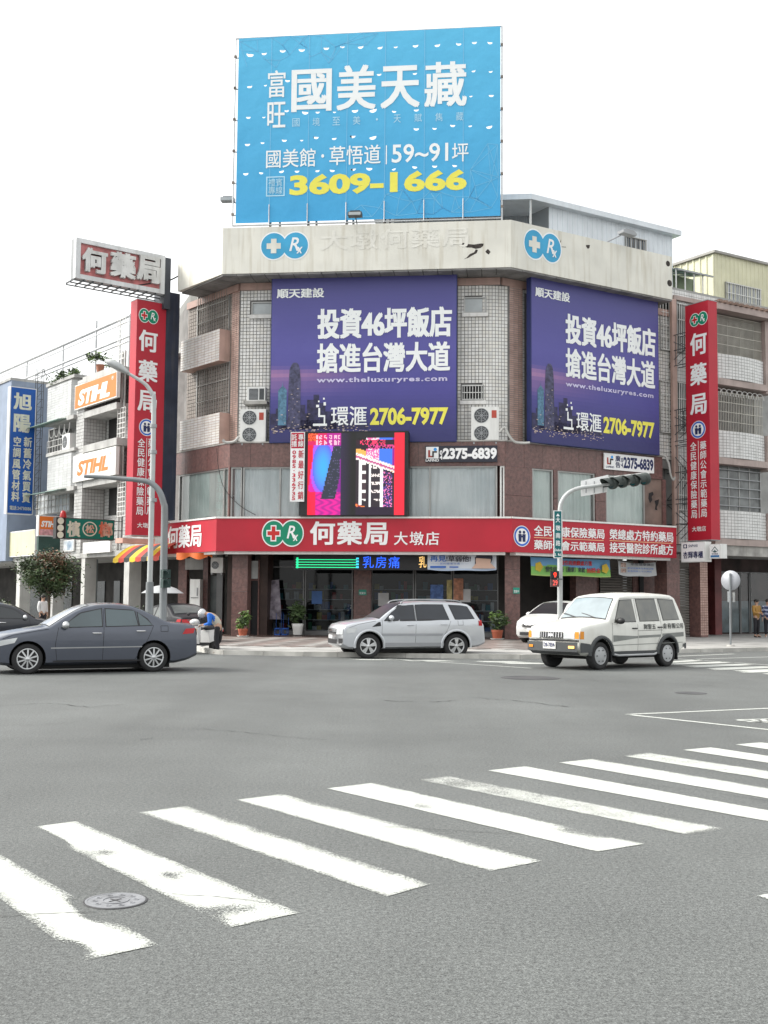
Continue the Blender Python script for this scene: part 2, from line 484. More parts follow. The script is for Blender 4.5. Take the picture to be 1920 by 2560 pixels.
for x0, x1, y, yr in ((1000, 1112, 1650.5, 1653), (1180, 1290, 1653, 1656), (1240, 1345, 1656.5, 1660), (870, 960, 1648, 1650)):
    stripe([G(x0, y), G(x1, y + .5), G(x1 + 40, yr + .5), G(x0 + 30, yr)], PAINT, n=8, k=4)
for x0, x1, x2, x3, y0, y1 in ((1670, 1750, 1762, 1672, 1654, 1657.5), (1660, 1815, 1838, 1673, 1659, 1663), (1700, 1866, 1890, 1735, 1664.5, 1669.5), (1760, 1920, 1960, 1788, 1670.5, 1676), (1830, 2010, 2050, 1860, 1676, 1683), (1900, 2090, 2140, 1935, 1683, 1690)):
    stripe([G(x0, y0), G(x1, y0 - 5), G(x2, y0 - 2), G(x3, y1)], PAINT, n=8, k=4)
# bicycle box mark at the right edge (partly in frame)
for a, c in (((1842, 1800), (1990, 1796)), ((1842, 1801), (1990, 1812)), ((1868, 1805), (1990, 1806)), ((1880, 1800), (1900, 1806)), ((1905, 1799), (1920, 1806))):
    line(a, c, .1, name='bicycle_mark')
line((1907, 2238), (1990, 2262), .10, PAINT)
# cracks and patched seams
CRK = M('crack_tar', (.062, .063, .062), .9, var=.3)
for pts, w in ((((0, 1765), (120, 1758), (220, 1768), (310, 1762)), .02), (((1180, 1745), (1290, 1752), (1420, 1768)), .03), (((480, 1822), (600, 1830), (700, 1842), (820, 1850)), .012),
               (((960, 1752), (1085, 1756), (1140, 1752)), .03), (((350, 1849), (380, 1846)), .015), (((0, 1815), (100, 1812), (200, 1806)), .01), (((1250, 1690), (1400, 1697), (1600, 1706), (1780, 1714)), .02),
               (((960, 2068), (1100, 2076), (1300, 2086)), .006), (((1560, 1958), (1750, 1976), (1920, 2004)), .008), (((0, 2292), (160, 2284), (240, 2281)), .006), (((430, 2237), (560, 2245), (690, 2262)), .006)):
    P = []
    for (xa, ya), (xb, yb) in zip(pts, pts[1:]):
        for i in range(8):
            k = i / 8; P.append(G(xa + (xb - xa) * k, ya + (yb - ya) * k + R.uniform(-1.2, 1.2)))
    P.append(G(*pts[-1]))
    B = MB(); vs = []
    for i, p in enumerate(P):
        t = (P[min(i + 1, len(P) - 1)] - P[max(i - 1, 0)]); k = V((-t.y, t.x, 0)).normalized() * w * R.uniform(.15, .7)
        vs += [p + k + V((0, 0, .006)), p - k + V((0, 0, .006))]
    B.add(vs, [(2 * i, 2 * i + 1, 2 * i + 3, 2 * i + 2) for i in range(len(P) - 1)])
    B.build('road_crack', CRK, road)
# manhole covers
IRON = M('cast_iron', (.21, .215, .228), .75, .0, .2, scale=9, bump=.2)
IROND = M('dark_iron', (.075, .075, .078), .7, .2, .2)
def manhole(px, py, r, label, mat, detail=True):
    c = G(px, py)
    t = thing('manhole_cover', label, 'manhole cover', c)
    b = MB()
    b.lathe([(r, .002), (r, .006), (r * .93, .0065), (r * .92, .0045), (.001, .0045)], (c.x, c.y, 0), n=36)
    b.s = [False] * len(b.s); b.build('cover', mat, t)
    if detail:
        k = MB()
        for i in range(10):
            a = i * math.tau / 10 + .2
            p = c + V((math.cos(a), math.sin(a), 0)) * r * .68
            k.lathe([(r * .11, .003), (r * .1, .0075), (r * .06, .0075), (r * .05, .0034)], (p.x, p.y, 0), n=10)
        k.lathe([(r * .46, .003), (r * .46, .008), (r * .40, .008), (r * .40, .0034)], (c.x, c.y, 0), n=28)
        k.s = [False] * len(k.s); k.build('relief', mat, t)
        k = MB()
        for g in (0, 1): k.box((c.x, c.y, .0055), (r * .5, r * .05, .003), rz=.9 + g * math.pi / 2)
        k.build('cross_slot', IROND, t)
        k = MB(); k.lathe([(r * 1.0, .001), (r * 1.0, .004), (r * 1.07, .004), (r * 1.07, .0006)], (c.x, c.y, 0), n=36)
        k.build('rim', IROND, t)
manhole(288, 2253, .158, 'round grey manhole cover with a cross, between the near zebra stripes', IRON)
manhole(1326, 1695, .62, 'dark manhole cover on the road in front of the silver car and white van', IROND, False)
manhole(1727, 1733, .28, 'small dark round cover on the road right of the white van', IROND, False)

# pavement: concrete apron behind the kerb, then diamond paving in front of the shop
K = [G(1920, 1628), G(1690, 1633), G(1500, 1644.5), G(1300, 1648), G(1100, 1646), G(760, 1641), G(560, 1637)]
K = [(p.x, p.y) for p in K]
kr = (K[0][0] + .55 * 60, K[0][1] + .835 * 60)
kl = [(-5.2, 34.2), (-6.6, 38.0), (-8.6, 41.4), (-8.6 - .61 * 90, 41.4 + .79 * 90)]
poly = [kr] + K + kl
# counterclockwise: go along the kerb from right to left is clockwise seen from above, so reverse
outer = list(reversed(poly)) + [(80, 90), (60, 160), (-60, 160)]
PAVE = M('pavement_concrete', (.34, .335, .32), .85, var=.22, scale=1.2, bump=.15, bscale=40, fine=.12, fscale=60)
KERB = M('kerb_stone', (.46, .45, .42), .8, var=.2, scale=2, bump=.1)
b = MB(); b.prism(outer, 0, .12)
pavement = setp(b.build('pavement', PAVE), kind='structure')
def offset(pts, d):                # shift an open plan polyline by d along its outward normals
    Wl = [between(a, c) for a, c in zip(pts, pts[1:])]
    res = []
    for i, p in enumerate(pts):
        p = V((p[0], p[1], 0))
        if i == 0: r = p + Wl[0].n * d
        elif i == len(pts) - 1: r = p + Wl[-1].n * d
        else:
            n1, n2 = Wl[i - 1].n, Wl[i].n
            r = p + (n1 + n2) * (d / (1 + n1.dot(n2)))
        res.append((r.x, r.y))
    return res
kline = list(reversed([kr] + K + kl[:3]))          # runs left to right, outward = towards the road
for i, (a, c) in enumerate(zip(kline, kline[1:])):
    W = between(a, c); Ln = (V(c) - V(a)).length
    n = max(1, min(14, round(Ln / 1.1)))
    for j in range(n):
        if Ln > 30 and j > 6: break
        st = Ln / n if Ln < 30 else 1.1
        B = MB(); B.wbox(W, j * st + .006, (j + 1) * st - .006, .0, .135 + R.uniform(-.004, .004), -.16, .02)
        B.build('kerb_stone', KERB, pavement)
# diamond paving
PT = [M('paving_pink', (.22, .175, .16), .7, var=.25, scale=3, bump=.1), M('paving_grey', (.30, .29, .275), .7, var=.2, scale=3, bump=.1), M('paving_dark', (.16, .14, .13), .7, var=.25, scale=3, bump=.1)]
tile_me = []
for m in PT:
    B = MB(); g = .30
    B.box((0, 0, .01), (.585, .585, .02))
    me = B.build('paving_tile', m); tile_me.append(me.data); bpy.data.objects.remove(me)
cand = []
for i in range(-40, 40):
    for j in range(-40, 40):
        u, v = i * .6, j * .6
        a = rad(45 - 6.4)
        x = 0 + u * math.cos(a) - v * math.sin(a); y = 40 + u * math.sin(a) + v * math.cos(a)
        # between the apron and the pillars
        s, dd = (V((x, y, 0)) - WC.o).dot(WC.u), (V((x, y, 0)) - WC.o).dot(WC.n)
        if -.3 < s < 13.5 and -.4 < dd < 8.6: cand.append((y, x, (i + 2 * j) % 3 if (i % 2 or j % 2) else 2, i, j))
cand.sort()
for n, (y, x, k, i, j) in enumerate(cand[:300]):
    o = bpy.data.objects.new('paving_tile', tile_me[k]); COL.objects.link(o); o.parent = pavement
    o.location = (x, y, .118); o.rotation_euler = (0, 0, rad(45 - 6.4))
B = MB()
for y, x, k, i, j in cand[300:]: B.box((x, y, .128), (.585, .585, .02), rz=rad(45 - 6.4), m=k)
if B.v: B.build('paving_tile', PT, pavement, kind='stuff')

# ================================================================== CORNER BUILDING
TILEW = [M('white_tile', (.72, .71, .69), .3, var=.06, scale=.8, streak=.3, dirt=(.3, .28, .24)), M('pale_tile', (.66, .65, .63), .3, var=.08, scale=.8, streak=.35, dirt=(.28, .26, .22)), M('warm_tile', (.69, .67, .63), .3, var=.08, scale=.8, streak=.3)]
TILEP = [M('pink_tile', (.46, .31, .265), .4, var=.12, streak=.3), M('rose_tile', (.41, .27, .23), .4, var=.12, streak=.3)]
GROUT = M('grout', (.19, .185, .18), .9, var=.2, bump=.1)
MARB = M('red_granite', (.128, .056, .048), .3, var=.3, scale=9, streak=.15, dirt=(.07, .03, .025), fine=.12, fscale=120)
MARB2 = M('brown_granite', (.152, .072, .062), .34, var=.3, scale=8, streak=.2, dirt=(.08, .04, .03), fine=.12, fscale=120)
PARA = M('parapet_paint', (.70, .685, .62), .7, var=.07, scale=.8, streak=.55, dirt=(.42, .37, .27), bump=.04, bscale=6)
SOFF = M('soffit_sheet', (.21, .205, .20), .8, var=.25, streak=0)
bld = thing('corner_building', 'white tiled corner building with cream parapet above red pharmacy fascia', 'building', (0, 46, 0))
def band(pts, th, z0, z1, name, mat, parent):
    inn = offset(pts, -th)
    b = MB()
    n = len(pts)
    for i in range(n - 1):
        b.hexa([V((*pts[i], z0)), V((*pts[i + 1], z0)), V((*inn[i + 1], z0)), V((*inn[i], z0)), V((*pts[i], z1)), V((*pts[i + 1], z1)), V((*inn[i + 1], z1)), V((*inn[i], z1))])
    return b.build(name, mat, parent)
PAR = [P1, P2, P3, P4]
parapet = band(PAR, .22, 14.88, 16.80, 'parapet', PARA, bld)
# return of the parapet at both ends
MB().wbox(WR, LEN_R - .22, LEN_R - .002, 14.88, 16.795, -4, -.225).build('parapet_return', PARA, bld)
MB().wbox(WL, -LEN_L + .002, -LEN_L + .22, 14.88, 16.795, -3, -.225).build('parapet_return', PARA, bld)
P0 = (P1[0] - .61 * 1.2, P1[1] + .79 * 1.2)
FULL = [P0, P2, P3, P4]
FULX = [P0, P2, P3, (P4[0] + .848 * 2.2, P4[1] + .53 * 2.2)]
WALLP = offset(FULX, -1.2); MARP = offset(FULL, -.7); DEEP = offset(FULL, -4.2)
def ext(pts, z0, z1, name, mat, parent, back=((14.0, 62.0), (-13.0, 62.0))):
    b = MB(); b.prism(list(pts) + list(back), z0, z1); return b.build(name, mat, parent)
ext(offset(FULL, -1.30), 14.9, 15.3, 'roof', M('roof_screed', (.25, .25, .24), .9), bld)
ext(offset(FULX, -1.6), 4.3, 7.6, 'wall', GROUT, bld)
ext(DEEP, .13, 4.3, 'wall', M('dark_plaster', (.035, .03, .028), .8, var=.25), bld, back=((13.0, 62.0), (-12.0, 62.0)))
W4C, W4R, W4L = between(WALLP[1], WALLP[2]), between(WALLP[2], WALLP[3]), between(WALLP[0], WALLP[1])
L4C = (V(WALLP[2]) - V(WALLP[1])).length; L4R = (V(WALLP[3]) - V(WALLP[2])).length; L4L = (V(WALLP[1]) - V(WALLP[0])).length
W2C, W2R, W2L = between(MARP[1], MARP[2]), between(MARP[2], MARP[3]), between(MARP[0], MARP[1])
L2C = (V(MARP[2]) - V(MARP[1])).length; L2R = (V(MARP[3]) - V(MARP[2])).length; L2L = (V(MARP[1]) - V(MARP[0])).length
# soffit panels
for W, Ln, n in ((WC, LEN_C, 20), (WR, LEN_R, 15), (WL, LEN_L, 6)):
    for i in range(n):
        a, c = i * Ln / n, (i + 1) * Ln / n
        if W is WL: a, c = -c, -a
        B = MB(); B.wbox(W, a + .012, c - .012, 14.80 + R.uniform(0, .012), 14.875, -1.22, -.03)
        B.build('soffit_panel', SOFF, bld)
band(offset(PAR, -.05), 1.2, 14.885, 14.90, 'soffit_backing', BLACK, bld)
# pink beam under the soffit and pilasters at the corners of the tiled front
for W, Ln in ((W4C, L4C), (W4R, L4R), (W4L, L4L)):
    b = MB(); b.wbox(W, .02, Ln - .02, 14.5, 14.79, 0, .10); b.build('pink_beam', TILEP[1], bld)
ZT0, ZT1 = 8.0, 14.5
# windows cut in the centre front: (px box)
CW = [(632, 758, 680, 785), (1163, 746, 1213, 780), (1157, 965, 1207, 999)]
hol = []
ad = WC.rect(690, 700, 1128, 1095, d=-1.0)
for c in CW:
    r = W4C.rect(*c); hol.append((r[0] - .05, r[1] + .05, r[2] - .06, r[3] + .05))
adr = W4C.rect(700, 700, 1118, 1090)
tiles(W4C, .0, L4C - .75, ZT0, ZT1, .0, bld, TILEW, holes=hol + [(adr[0], adr[1], adr[2], adr[3])])
# rounded right corner in two facets, left corner sharp with a pink pilaster
ca = W4C.p(L4C - .75, 0); cb = W4R.p(.35, 0)
mid = W4C.p(L4C - .22, 0, -.06)
_w = offset(FULX, -1.24); _c = lambda p, W: (p.x - W.n.x * .05, p.y - W.n.y * .05)
ext([_w[0], _w[1], _c(ca, W4C), _c(mid - W4C.n * .04, W4R), _c(cb, W4R), _w[3]], 7.6, 14.86, 'wall', GROUT, bld, back=((15.0, 62.0), (-13.0, 62.0)))
Wk = [between((ca.x, ca.y), (mid.x, mid.y)), between((mid.x, mid.y), (cb.x, cb.y))]
for W, a, c in ((Wk[0], ca, mid), (Wk[1], mid, cb)):
    B = MB(); B.wbox(W, .0, (c - a).length, 7.6, 14.6, -.3, -.004); B.build('corner_wall', GROUT, bld)
    tiles(W, 0, (c - a).length, ZT0, ZT1, -.004, bld, TILEW)
b = MB(); b.wbox(W4R, .36, 1.05, ZT0, 14.49, -.1, .10); b.build('pilaster', GROUT, bld)
tiles(W4R, .36, 1.05, ZT0, ZT1, .10, bld, TILEP, pitch=.23, pz=.085, name='pilaster_tiles')
b = MB(); b.wbox(W4L, L4L - .55, L4L + .03, ZT0, 14.49, -.1, .05); b.build('pilaster', GROUT, bld)
tiles(W4L, L4L - .55, L4L + .03, ZT0, ZT1, .05, bld, TILEP, pitch=.2, pz=.085, name='pilaster_tiles')
tiles(W4R, 1.06, L4R, ZT0, 14.49, .0, bld, TILEW, pitch=.16, holes=[(1.3, 7.2, 8.1, 14.4)])
TAN = [M('tan_tile', (.25, .22, .195), .5, var=.1, streak=.4), M('umber_tile', (.225, .195, .175), .5, var=.1, streak=.4)]
tiles(W4L, .0, L4L - .56, ZT0, 14.5, .0, bld, TAN, pitch=.16)
# --- small openings with sills on the centre front
GLAZ = M('frosted_glass', (.42, .45, .46), .15, var=.08, scale=2)
DARKIN = M('dark_interior', (.012, .012, .012), .6, var=.3)
FRAMEM = M('aluminium', (.34, .34, .33), .4, .5, .1)
def window(W, px, parent, d=0.0, glazing=GLAZ, grille=0, sill=True, fr=.05, depth=.12, mull=0, rect=None, gm=None, rows=3, rec=.06):
    s0, s1, z0, z1 = rect or W.rect(*px, d=d)
    b = MB()
    b.wbox(W, s0 - fr, s0, z0 - fr, z1 + fr, d - depth, d + .03); b.wbox(W, s1, s1 + fr, z0 - fr, z1 + fr, d - depth, d + .03)
    b.wbox(W, s0, s1, z0 - fr, z0, d - depth, d + .028); b.wbox(W, s0, s1, z1, z1 + fr, d - depth, d + .028)
    for i in range(mull):
        x = s0 + (s1 - s0) * (i + 1) / (mull + 1); b.wbox(W, x - .025, x + .025, z0, z1, d - depth, d - .005)
    o = b.build('window', FRAMEM, parent)
    k = MB(); k.wquad(W, s0, s1, z0, z1, d + (.006 if rec < .05 else -.03)); k.build('pane', glazing, o)
    if grille:
        k = MB()
        for i in range(grille):
            x = s0 + (s1 - s0) * (i + .5) / grille
            k.wbox(W, x - .012, x + .012, z0, z1, d + .06, d + .085)
        for i in range(rows):
            z = z0 + (z1 - z0) * i / max(1, rows - 1); k.wbox(W, s0 - .02, s1 + .02, z - .013, z + .013, d + .05, d + .095)
        k.build('grille', gm or WHITE, o)
    if sill:
        k = MB(); k.wbox(W, s0 - .12, s1 + .12, z0 - .2, z0 - .055, d, d + .1); k.build('sill', TILEW[1], o)
    return o
window(W4C, CW[0], bld, d=.02); window(W4C, CW[1], bld, d=.02); window(W4C, CW[2], bld, d=.02, glazing=DARKIN, grille=7, rows=3)
# --- left side: barred windows and tiled balconies
GRL = M('grille_steel', (.33, .32, .30), .5, .3, .2)
for (x0, y0, x1, y1), n in (((497, 728, 574, 836), 13), ((495, 918, 574, 1040), 13)):
    r = W4L.rect(x0, y0, x1, y1, d=.0)
    window(W4L, None, bld, rect=(r[0], r[1], r[2], r[3]), glazing=DARKIN, grille=n, rows=4, sill=False, d=.03, gm=GRL)
for (x0, y0, x1, y1) in ((452, 838, 548, 915), (450, 1042, 548, 1118)):
    s0, s1, z0, z1 = W4L.rect(x0, y0, x1, y1, d=.55)
    b = MB(); b.wbox(W4L, s0, s1, z0, z1, .0, .54); b.build('balcony', TILEP[0], bld)
    tiles(W4L, s0, s1, z0, z1, .54, bld, TILEW, pitch=.3, pz=.11, name='balcony_tiles')
# --- right side: barred windows beside the billboard
for px, n in (((1650, 752, 1680, 876), 4), ((1650, 955, 1680, 1082), 4)):
    r = W4R.rect(*px); window(W4R, None, bld, rect=r, glazing=DARKIN, grille=n, rows=5, d=.03, sill=False)
# --- first floor: granite band, windows with curtains
ZM0, ZM1, ZW0 = 7.02, 8.0, 4.7
for W, Ln, n in ((W2C, L2C, 13), (W2R, L2R, 9), (W2L, L2L, 5)):
    B = MB(); B.wbox(W, .03, Ln - .03, ZM0 + .02, ZM1 - .02, -.5, -.02); B.build('ledge_core', GROUT, bld)
    for i in range(n):
        a, c = i * Ln / n, (i + 1) * Ln / n
        B = MB(); B.wbox(W, a + .006, c - .006, ZM0, ZM1, -.03, R.uniform(-.004, .004)); B.build('cladding_panel', MARB if R.random() < .6 else MARB2, bld)
    B = MB(); B.wbox(W, -.02, Ln + .02, ZM1 + .002, ZM1 + .06, -.6, .03); B.build('coping', CONC, bld)
def curtain_mat(name, c1, c2):
    return M(name, c1, .8, var=.1, scale=.8, col2=c2, streak=.35, dirt=(.2, .22, .22))
CURT = curtain_mat('pale_curtain', (.74, .80, .82), (.83, .86, .87)); CURG = curtain_mat('green_curtain', (.68, .77, .74), (.78, .84, .81))
def pane_mat(tint=(.94, .96, .96), gloss=1.3):
    m = bpy.data.materials.new('window_pane'); m.use_nodes = True
    t = m.node_tree; N = t.nodes; L = t.links; N.remove(N['Principled BSDF'])
    a = N.new('ShaderNodeBsdfTransparent'); a.inputs[0].default_value = (*tint, 1)
    g = N.new('ShaderNodeBsdfGlossy'); g.inputs['Roughness'].default_value = .04
    f = N.new('ShaderNodeFresnel'); f.inputs[0].default_value = 1.5
    k = N.new('ShaderNodeMath'); k.operation = 'MULTIPLY_ADD'; k.inputs[1].default_value = gloss; k.inputs[2].default_value = .02 * gloss; L.new(f.outputs[0], k.inputs[0])
    x = N.new('ShaderNodeMixShader'); L.new(k.outputs[0], x.inputs[0]); L.new(a.outputs[0], x.inputs[1]); L.new(g.outputs[0], x.inputs[2])
    L.new(x.outputs[0], N['Material Output'].inputs[0]); return m
PANE = pane_mat()
def curtain(W, s0, s1, z0, z1, d, parent, mat, folds=None):
    n = int((s1 - s0) / .03); B = MB(); vs = []; ph = R.random() * 9
    for i in range(n + 1):
        s = s0 + (s1 - s0) * i / n
        y = d + .05 * math.sin(s * 26 + 2.2 * math.sin(s * 3.1 + ph)) * (.55 + .45 * math.sin(s * 1.7 + ph))
        vs += [W.p(s, z0, y), W.p(s, z1, y * 1.0)]
    B.add(vs, [(2 * i, 2 * i + 2, 2 * i + 3, 2 * i + 1) for i in range(n)], 0, True)
    return B.build('curtain', mat, parent)
def bigwin(W, s0, s1, parent, mat, mull=(), z0=ZW0, z1=ZM0, frm=None):
    frm = frm or FRAMEM
    b = MB(); f = .06
    b.wbox(W, s0, s0 + f, z0, z1, -.16, -.04); b.wbox(W, s1 - f, s1, z0, z1, -.16, -.04)
    b.wbox(W, s0 + f, s1 - f, z1 - f, z1 - .002, -.16, -.042); b.wbox(W, s0 + f, s1 - f, z0, z0 + f, -.16, -.042)
    for m in mull: b.wbox(W, m - .03, m + .03, z0 + f, z1 - f, -.15, -.05)
    o = b.build('window', frm, parent)
    k = MB(); k.wquad(W, s0 + f, s1 - f, z0 + f, z1 - f, -.10); k.build('pane', PANE, o)
    k = MB(); k.wquad(W, s0, s1, z0, z1, -.8); k.build('room_back', DARKIN, o)
    curtain(W, s0 + .03, s1 - .03, z0, z1, -.175, o, mat)
    return o
cx = lambda W, px, y=1220, d=-.05: W.hit(px, y, d)[0]
bigwin(W2C, .06, .52, bld, CURT)
bigwin(W2C, .56, cx(W2C, 760), bld, CURT, mull=[cx(W2C, 700)])
bigwin(W2C, cx(W2C, 1005), cx(W2C, 1243), bld, CURT, mull=[cx(W2C, 1075)])
bigwin(W2C, cx(W2C, 1250), L2C - .02, bld, CURT, frm=WHITE)
bigwin(W2R, cx(W2R, 1330), cx(W2R, 1382), bld, CURG); bigwin(W2R, cx(W2R, 1394), cx(W2R, 1486), bld, CURG)
bigwin(W2R, cx(W2R, 1514), cx(W2R, 1611), bld, CURG)
bigwin(W2L, .3, L2L - .12, bld, CURG, mull=[L2L - .5])
# dirty pane with torn film at the right end
s0, s1 = cx(W2R, 1613), cx(W2R, 1662)
b = MB(); b.wquad(W2R, s0, s1, ZW0, ZM0, -.08); o = b.build('torn_pane', M('brown_film', (.17, .125, .105), .3, var=.35, scale=1.5), bld)
b = MB()
for pts in (((1622, 1233), (1632, 1229), (1634, 1236), (1629, 1242), (1631, 1250), (1625, 1258), (1621, 1246)), ((1636, 1252), (1648, 1248), (1646, 1260), (1642, 1268), (1644, 1276), (1637, 1274), (1639, 1262))):
    b.wpoly(W2R, [W2R.hit(x, y, -.07) for x, y in reversed(pts)], -.07)
b.build('torn_hole', BLACK, o)
b = MB()
for W, a, c in ((W2R, -.0, cx(W2R, 1329)), (W2R, cx(W2R, 1487), cx(W2R, 1513)), (W2R, cx(W2R, 1663), L2R), (W2R, cx(W2R, 1383), cx(W2R, 1393)), (W2L, L2L - .1, L2L)):
    for z0, z1 in ((ZW0, 5.85), (5.862, ZM0 - .003)):
        B = MB(); B.wbox(W, a + .003, c - .003, z0, z1, -.5, -.006); B.build('cladding_panel', MARB, bld)
# --- ground floor: pillars clad in granite slabs
def pillar(W, px0, px1, d0, d1, py=1500, z1=3.75, side=.0):
    a, c = W.hit(px0, py, d1)[0], W.hit(px1, py, d1)[0]
    zs = [.13, 1.0, 1.95, 2.9, z1]
    for i in range(4):
        B = MB(); B.wbox(W, a, c, zs[i] + .006, zs[i + 1] - .006, d0, d1 + R.uniform(-.003, .003))
        B.build('pillar_slab', MARB if i % 2 else MARB2, bld)
    B = MB(); B.wbox(W, a + .02, c - .02, .13, z1, d0 + .02, d1 - .02); B.build('pillar_core', GROUT, bld)
pillar(WC, 579, 618, -1.55, -.9); pillar(WC, 1262, 1300, -1.5, -.9)
pillar(WC, 884, 927, -3.9, -3.3, z1=4.0)
pillar(WR, 1668, 1700, -1.5, -.75)
# arcade ceiling and floor
b = MB(); b.prism(offset(FULL, -.35) + [(12.0, 58), (-11.0, 58)], 3.78, 3.9); b.build('arcade_ceiling', M('ceiling_paint', (.30, .29, .28), .8, var=.12), bld)
b = MB(); b.prism(offset(FULL, -.6) + [(12.0, 58), (-11.0, 58)], .125, .15); b.build('arcade_floor', M('floor_tile', (.11, .075, .065), .25, var=.3, scale=2), bld)
# shop front under the arcade: glazing bays with shelves behind
SHOPG = pane_mat((.40, .45, .48), .5)
SF = -3.6
bay = [(650, 760), (762, 882), (928, 1035), (1037, 1130), (1132, 1246)]
PROD = [M('box_' + n, c, .6, var=.2) for n, c in (('white', (.5, .5, .5)), ('blue', (.05, .12, .3)), ('green', (.06, .2, .1)), ('red', (.35, .04, .04)), ('yellow', (.4, .32, .06)), ('teal', (.06, .22, .25)))]
ALU = M('shopfront_frame', (.16, .16, .16), .4, .5)
for bi, (x0, x1) in enumerate(bay):
    a, c = WC.hit(x0, 1500, SF)[0], WC.hit(x1, 1500, SF)[0]
    b = MB(); f = .05
    for s in (a, c - f): b.wbox(WC, s, s + f, .15, 3.7, SF - .06, SF + .02)
    b.wbox(WC, a + f, c - f, 3.0, 3.06, SF - .06, SF + .018); b.wbox(WC, a + f, c - f, .15, .32, SF - .06, SF + .018); b.wbox(WC, a + f, c - f, 3.64, 3.7, SF - .06, SF + .018)
    o = b.build('shopfront', ALU, bld)
    k = MB(); k.wquad(WC, a + f, c - f, .32, 3.64, SF - .02); k.build('pane', SHOPG, o)
    k = MB()
    for lev in range(5):
        z = .35 + lev * .44
        k.wbox(WC, a + .05, c - .05, z - .03, z, SF - .75, SF - .45, 0)
        s = a + .08
        while s < c - .25:
            w = R.uniform(.08, .22); h = R.uniform(.15, .36)
            if R.random() < .62: k.wbox(WC, s, s + w, z, z + h, SF - .7, SF - .48, R.choice([0, 0, 1, 1, 2, 3, 4, 5, 5]))
            s += w + .015
    k.build('shelf_goods', PROD, o, kind='stuff')
    if bi in (1, 2, 4):
        k = MB(); z = R.uniform(1.3, 1.7); k.wbox(WC, a + .3, a + .75, z, z + .55, SF + .004, SF + .012); k.build('notice_sheet', PROD[bi % 2], o)
b = MB(); b.wquad(WC, 0, LEN_C, .15, 3.78, SF - .55); 
# poster panels on the doors
for px, col in (((1076, 1462, 1108, 1505), (.08, .16, .4)), ((1117, 1450, 1130, 1502), (.4, .33, .14)), ((1134, 1446, 1158, 1500), (.45, .2, .12))):
    r = WC.rect(*px, d=SF + .03); B = MB(); B.wbox(WC, *r, SF + .03, SF + .05); B.build('door_poster', M('poster_print', col, .5, var=.35, scale=6), bld)
OPEN = M('open_notice_green', (.02, .28, .2), .5)
for W, px, d in ((WC, (897, 1474, 916, 1488), -3.28), (WC, (1283, 1469, 1299, 1484), -.88)):
    r = W.rect(*px, d=d); B = MB(); B.wbox(W, *r, d, d + .02); o = B.build('door_notice', OPEN, bld)
    m_ = (r[1] - r[0]) * .1
    text('營業中', W, (r[0] + m_, r[1] - m_, r[2] + (r[3] - r[2]) * .15, r[2] + (r[3] - r[2]) * .6), d + .025, CLEANWHITE, o, bold=.01)
# left bay of the arcade: door, side wall, roller shutters on the right side
SHUT = M('shutter_steel', (.17, .155, .14), .5, .3, .15, streak=.3)
def shutter(W, x0, x1, z0, z1, d, y=1500, n=26):
    a, c = W.hit(x0, y, d)[0], W.hit(x1, y, d)[0]
    o = MB().wbox(W, a - .06, c + .06, z1, z1 + .3, d - .1, d + .05).build('shutter_box', SHUT, bld)
    h = (z1 - z0) / n
    me = None
    for i in range(n):
        B = MB(); z = z0 + i * h
        B.add([W.p(a, z, d - .02), W.p(c, z, d - .02), W.p(a, z + h * .25, d + .02), W.p(c, z + h * .25, d + .02), W.p(a, z + h * .75, d + .02), W.p(c, z + h * .75, d + .02), W.p(a, z + h * .97, d - .02), W.p(c, z + h * .97, d - .02)], [(0, 1, 3, 2), (2, 3, 5, 4), (4, 5, 7, 6)])
        B.build('shutter_slat', SHUT, o)
shutter(WR, 1500, 1580, .2, 3.2, -2.6); shutter(WR, 1662, 1722, .2, 3.3, -2.6)
b = MB(); b.wbox(WR, WR.hit(1440, 1500, -2.7)[0], WR.hit(1498, 1500, -2.7)[0], .15, 3.7, -3.1, -2.7); b.wbox(WR, WR.hit(1583, 1500, -2.6)[0], WR.hit(1658, 1500, -2.6)[0], .15, 3.7, -3.0, -2.6); b.build('shop_wall', MARB2, bld)
b = MB(); b.wbox(WR, WR.hit(1600, 1500, -2.5)[0], WR.hit(1610, 1500, -2.5)[0], .15, 3.7, -2.58, -2.5); b.build('door_frame', BLACK, bld)
# doorway at the left end of the front
a, c = WC.hit(622, 1500, -2.4)[0], WC.hit(648, 1500, -2.4)[0]
b = MB(); b.wbox(WC, a, a + .06, .15, 3.3, -2.5, -2.38); b.wbox(WC, c - .06, c, .15, 3.3, -2.5, -2.38); b.wbox(WC, a + .06, c - .06, 2.42, 2.48, -2.5, -2.382); o = b.build('door', MARB2, bld)
k = MB(); k.wbox(WC, a + .06, c - .06, .15, 2.42, -2.5, -2.46); k.build('door_leaf', BLACK, o)
k = MB(); k.wquad(WC, a + .08, c - .08, 2.5, 3.25, -2.44); k.build('fanlight', M('fanlight_print', (.5, .52, .52), .3, var=.2), o)
b = MB(); b.wbox(WC, c + .02, c + .35, .15, 3.75, -3.5, -2.4); b.wbox(WC, -.2, a - .02, .15, 3.75, -3.6, -2.6); b.build('partition_wall', M('partition_brown', (.05, .03, .025), .5, var=.3), bld)
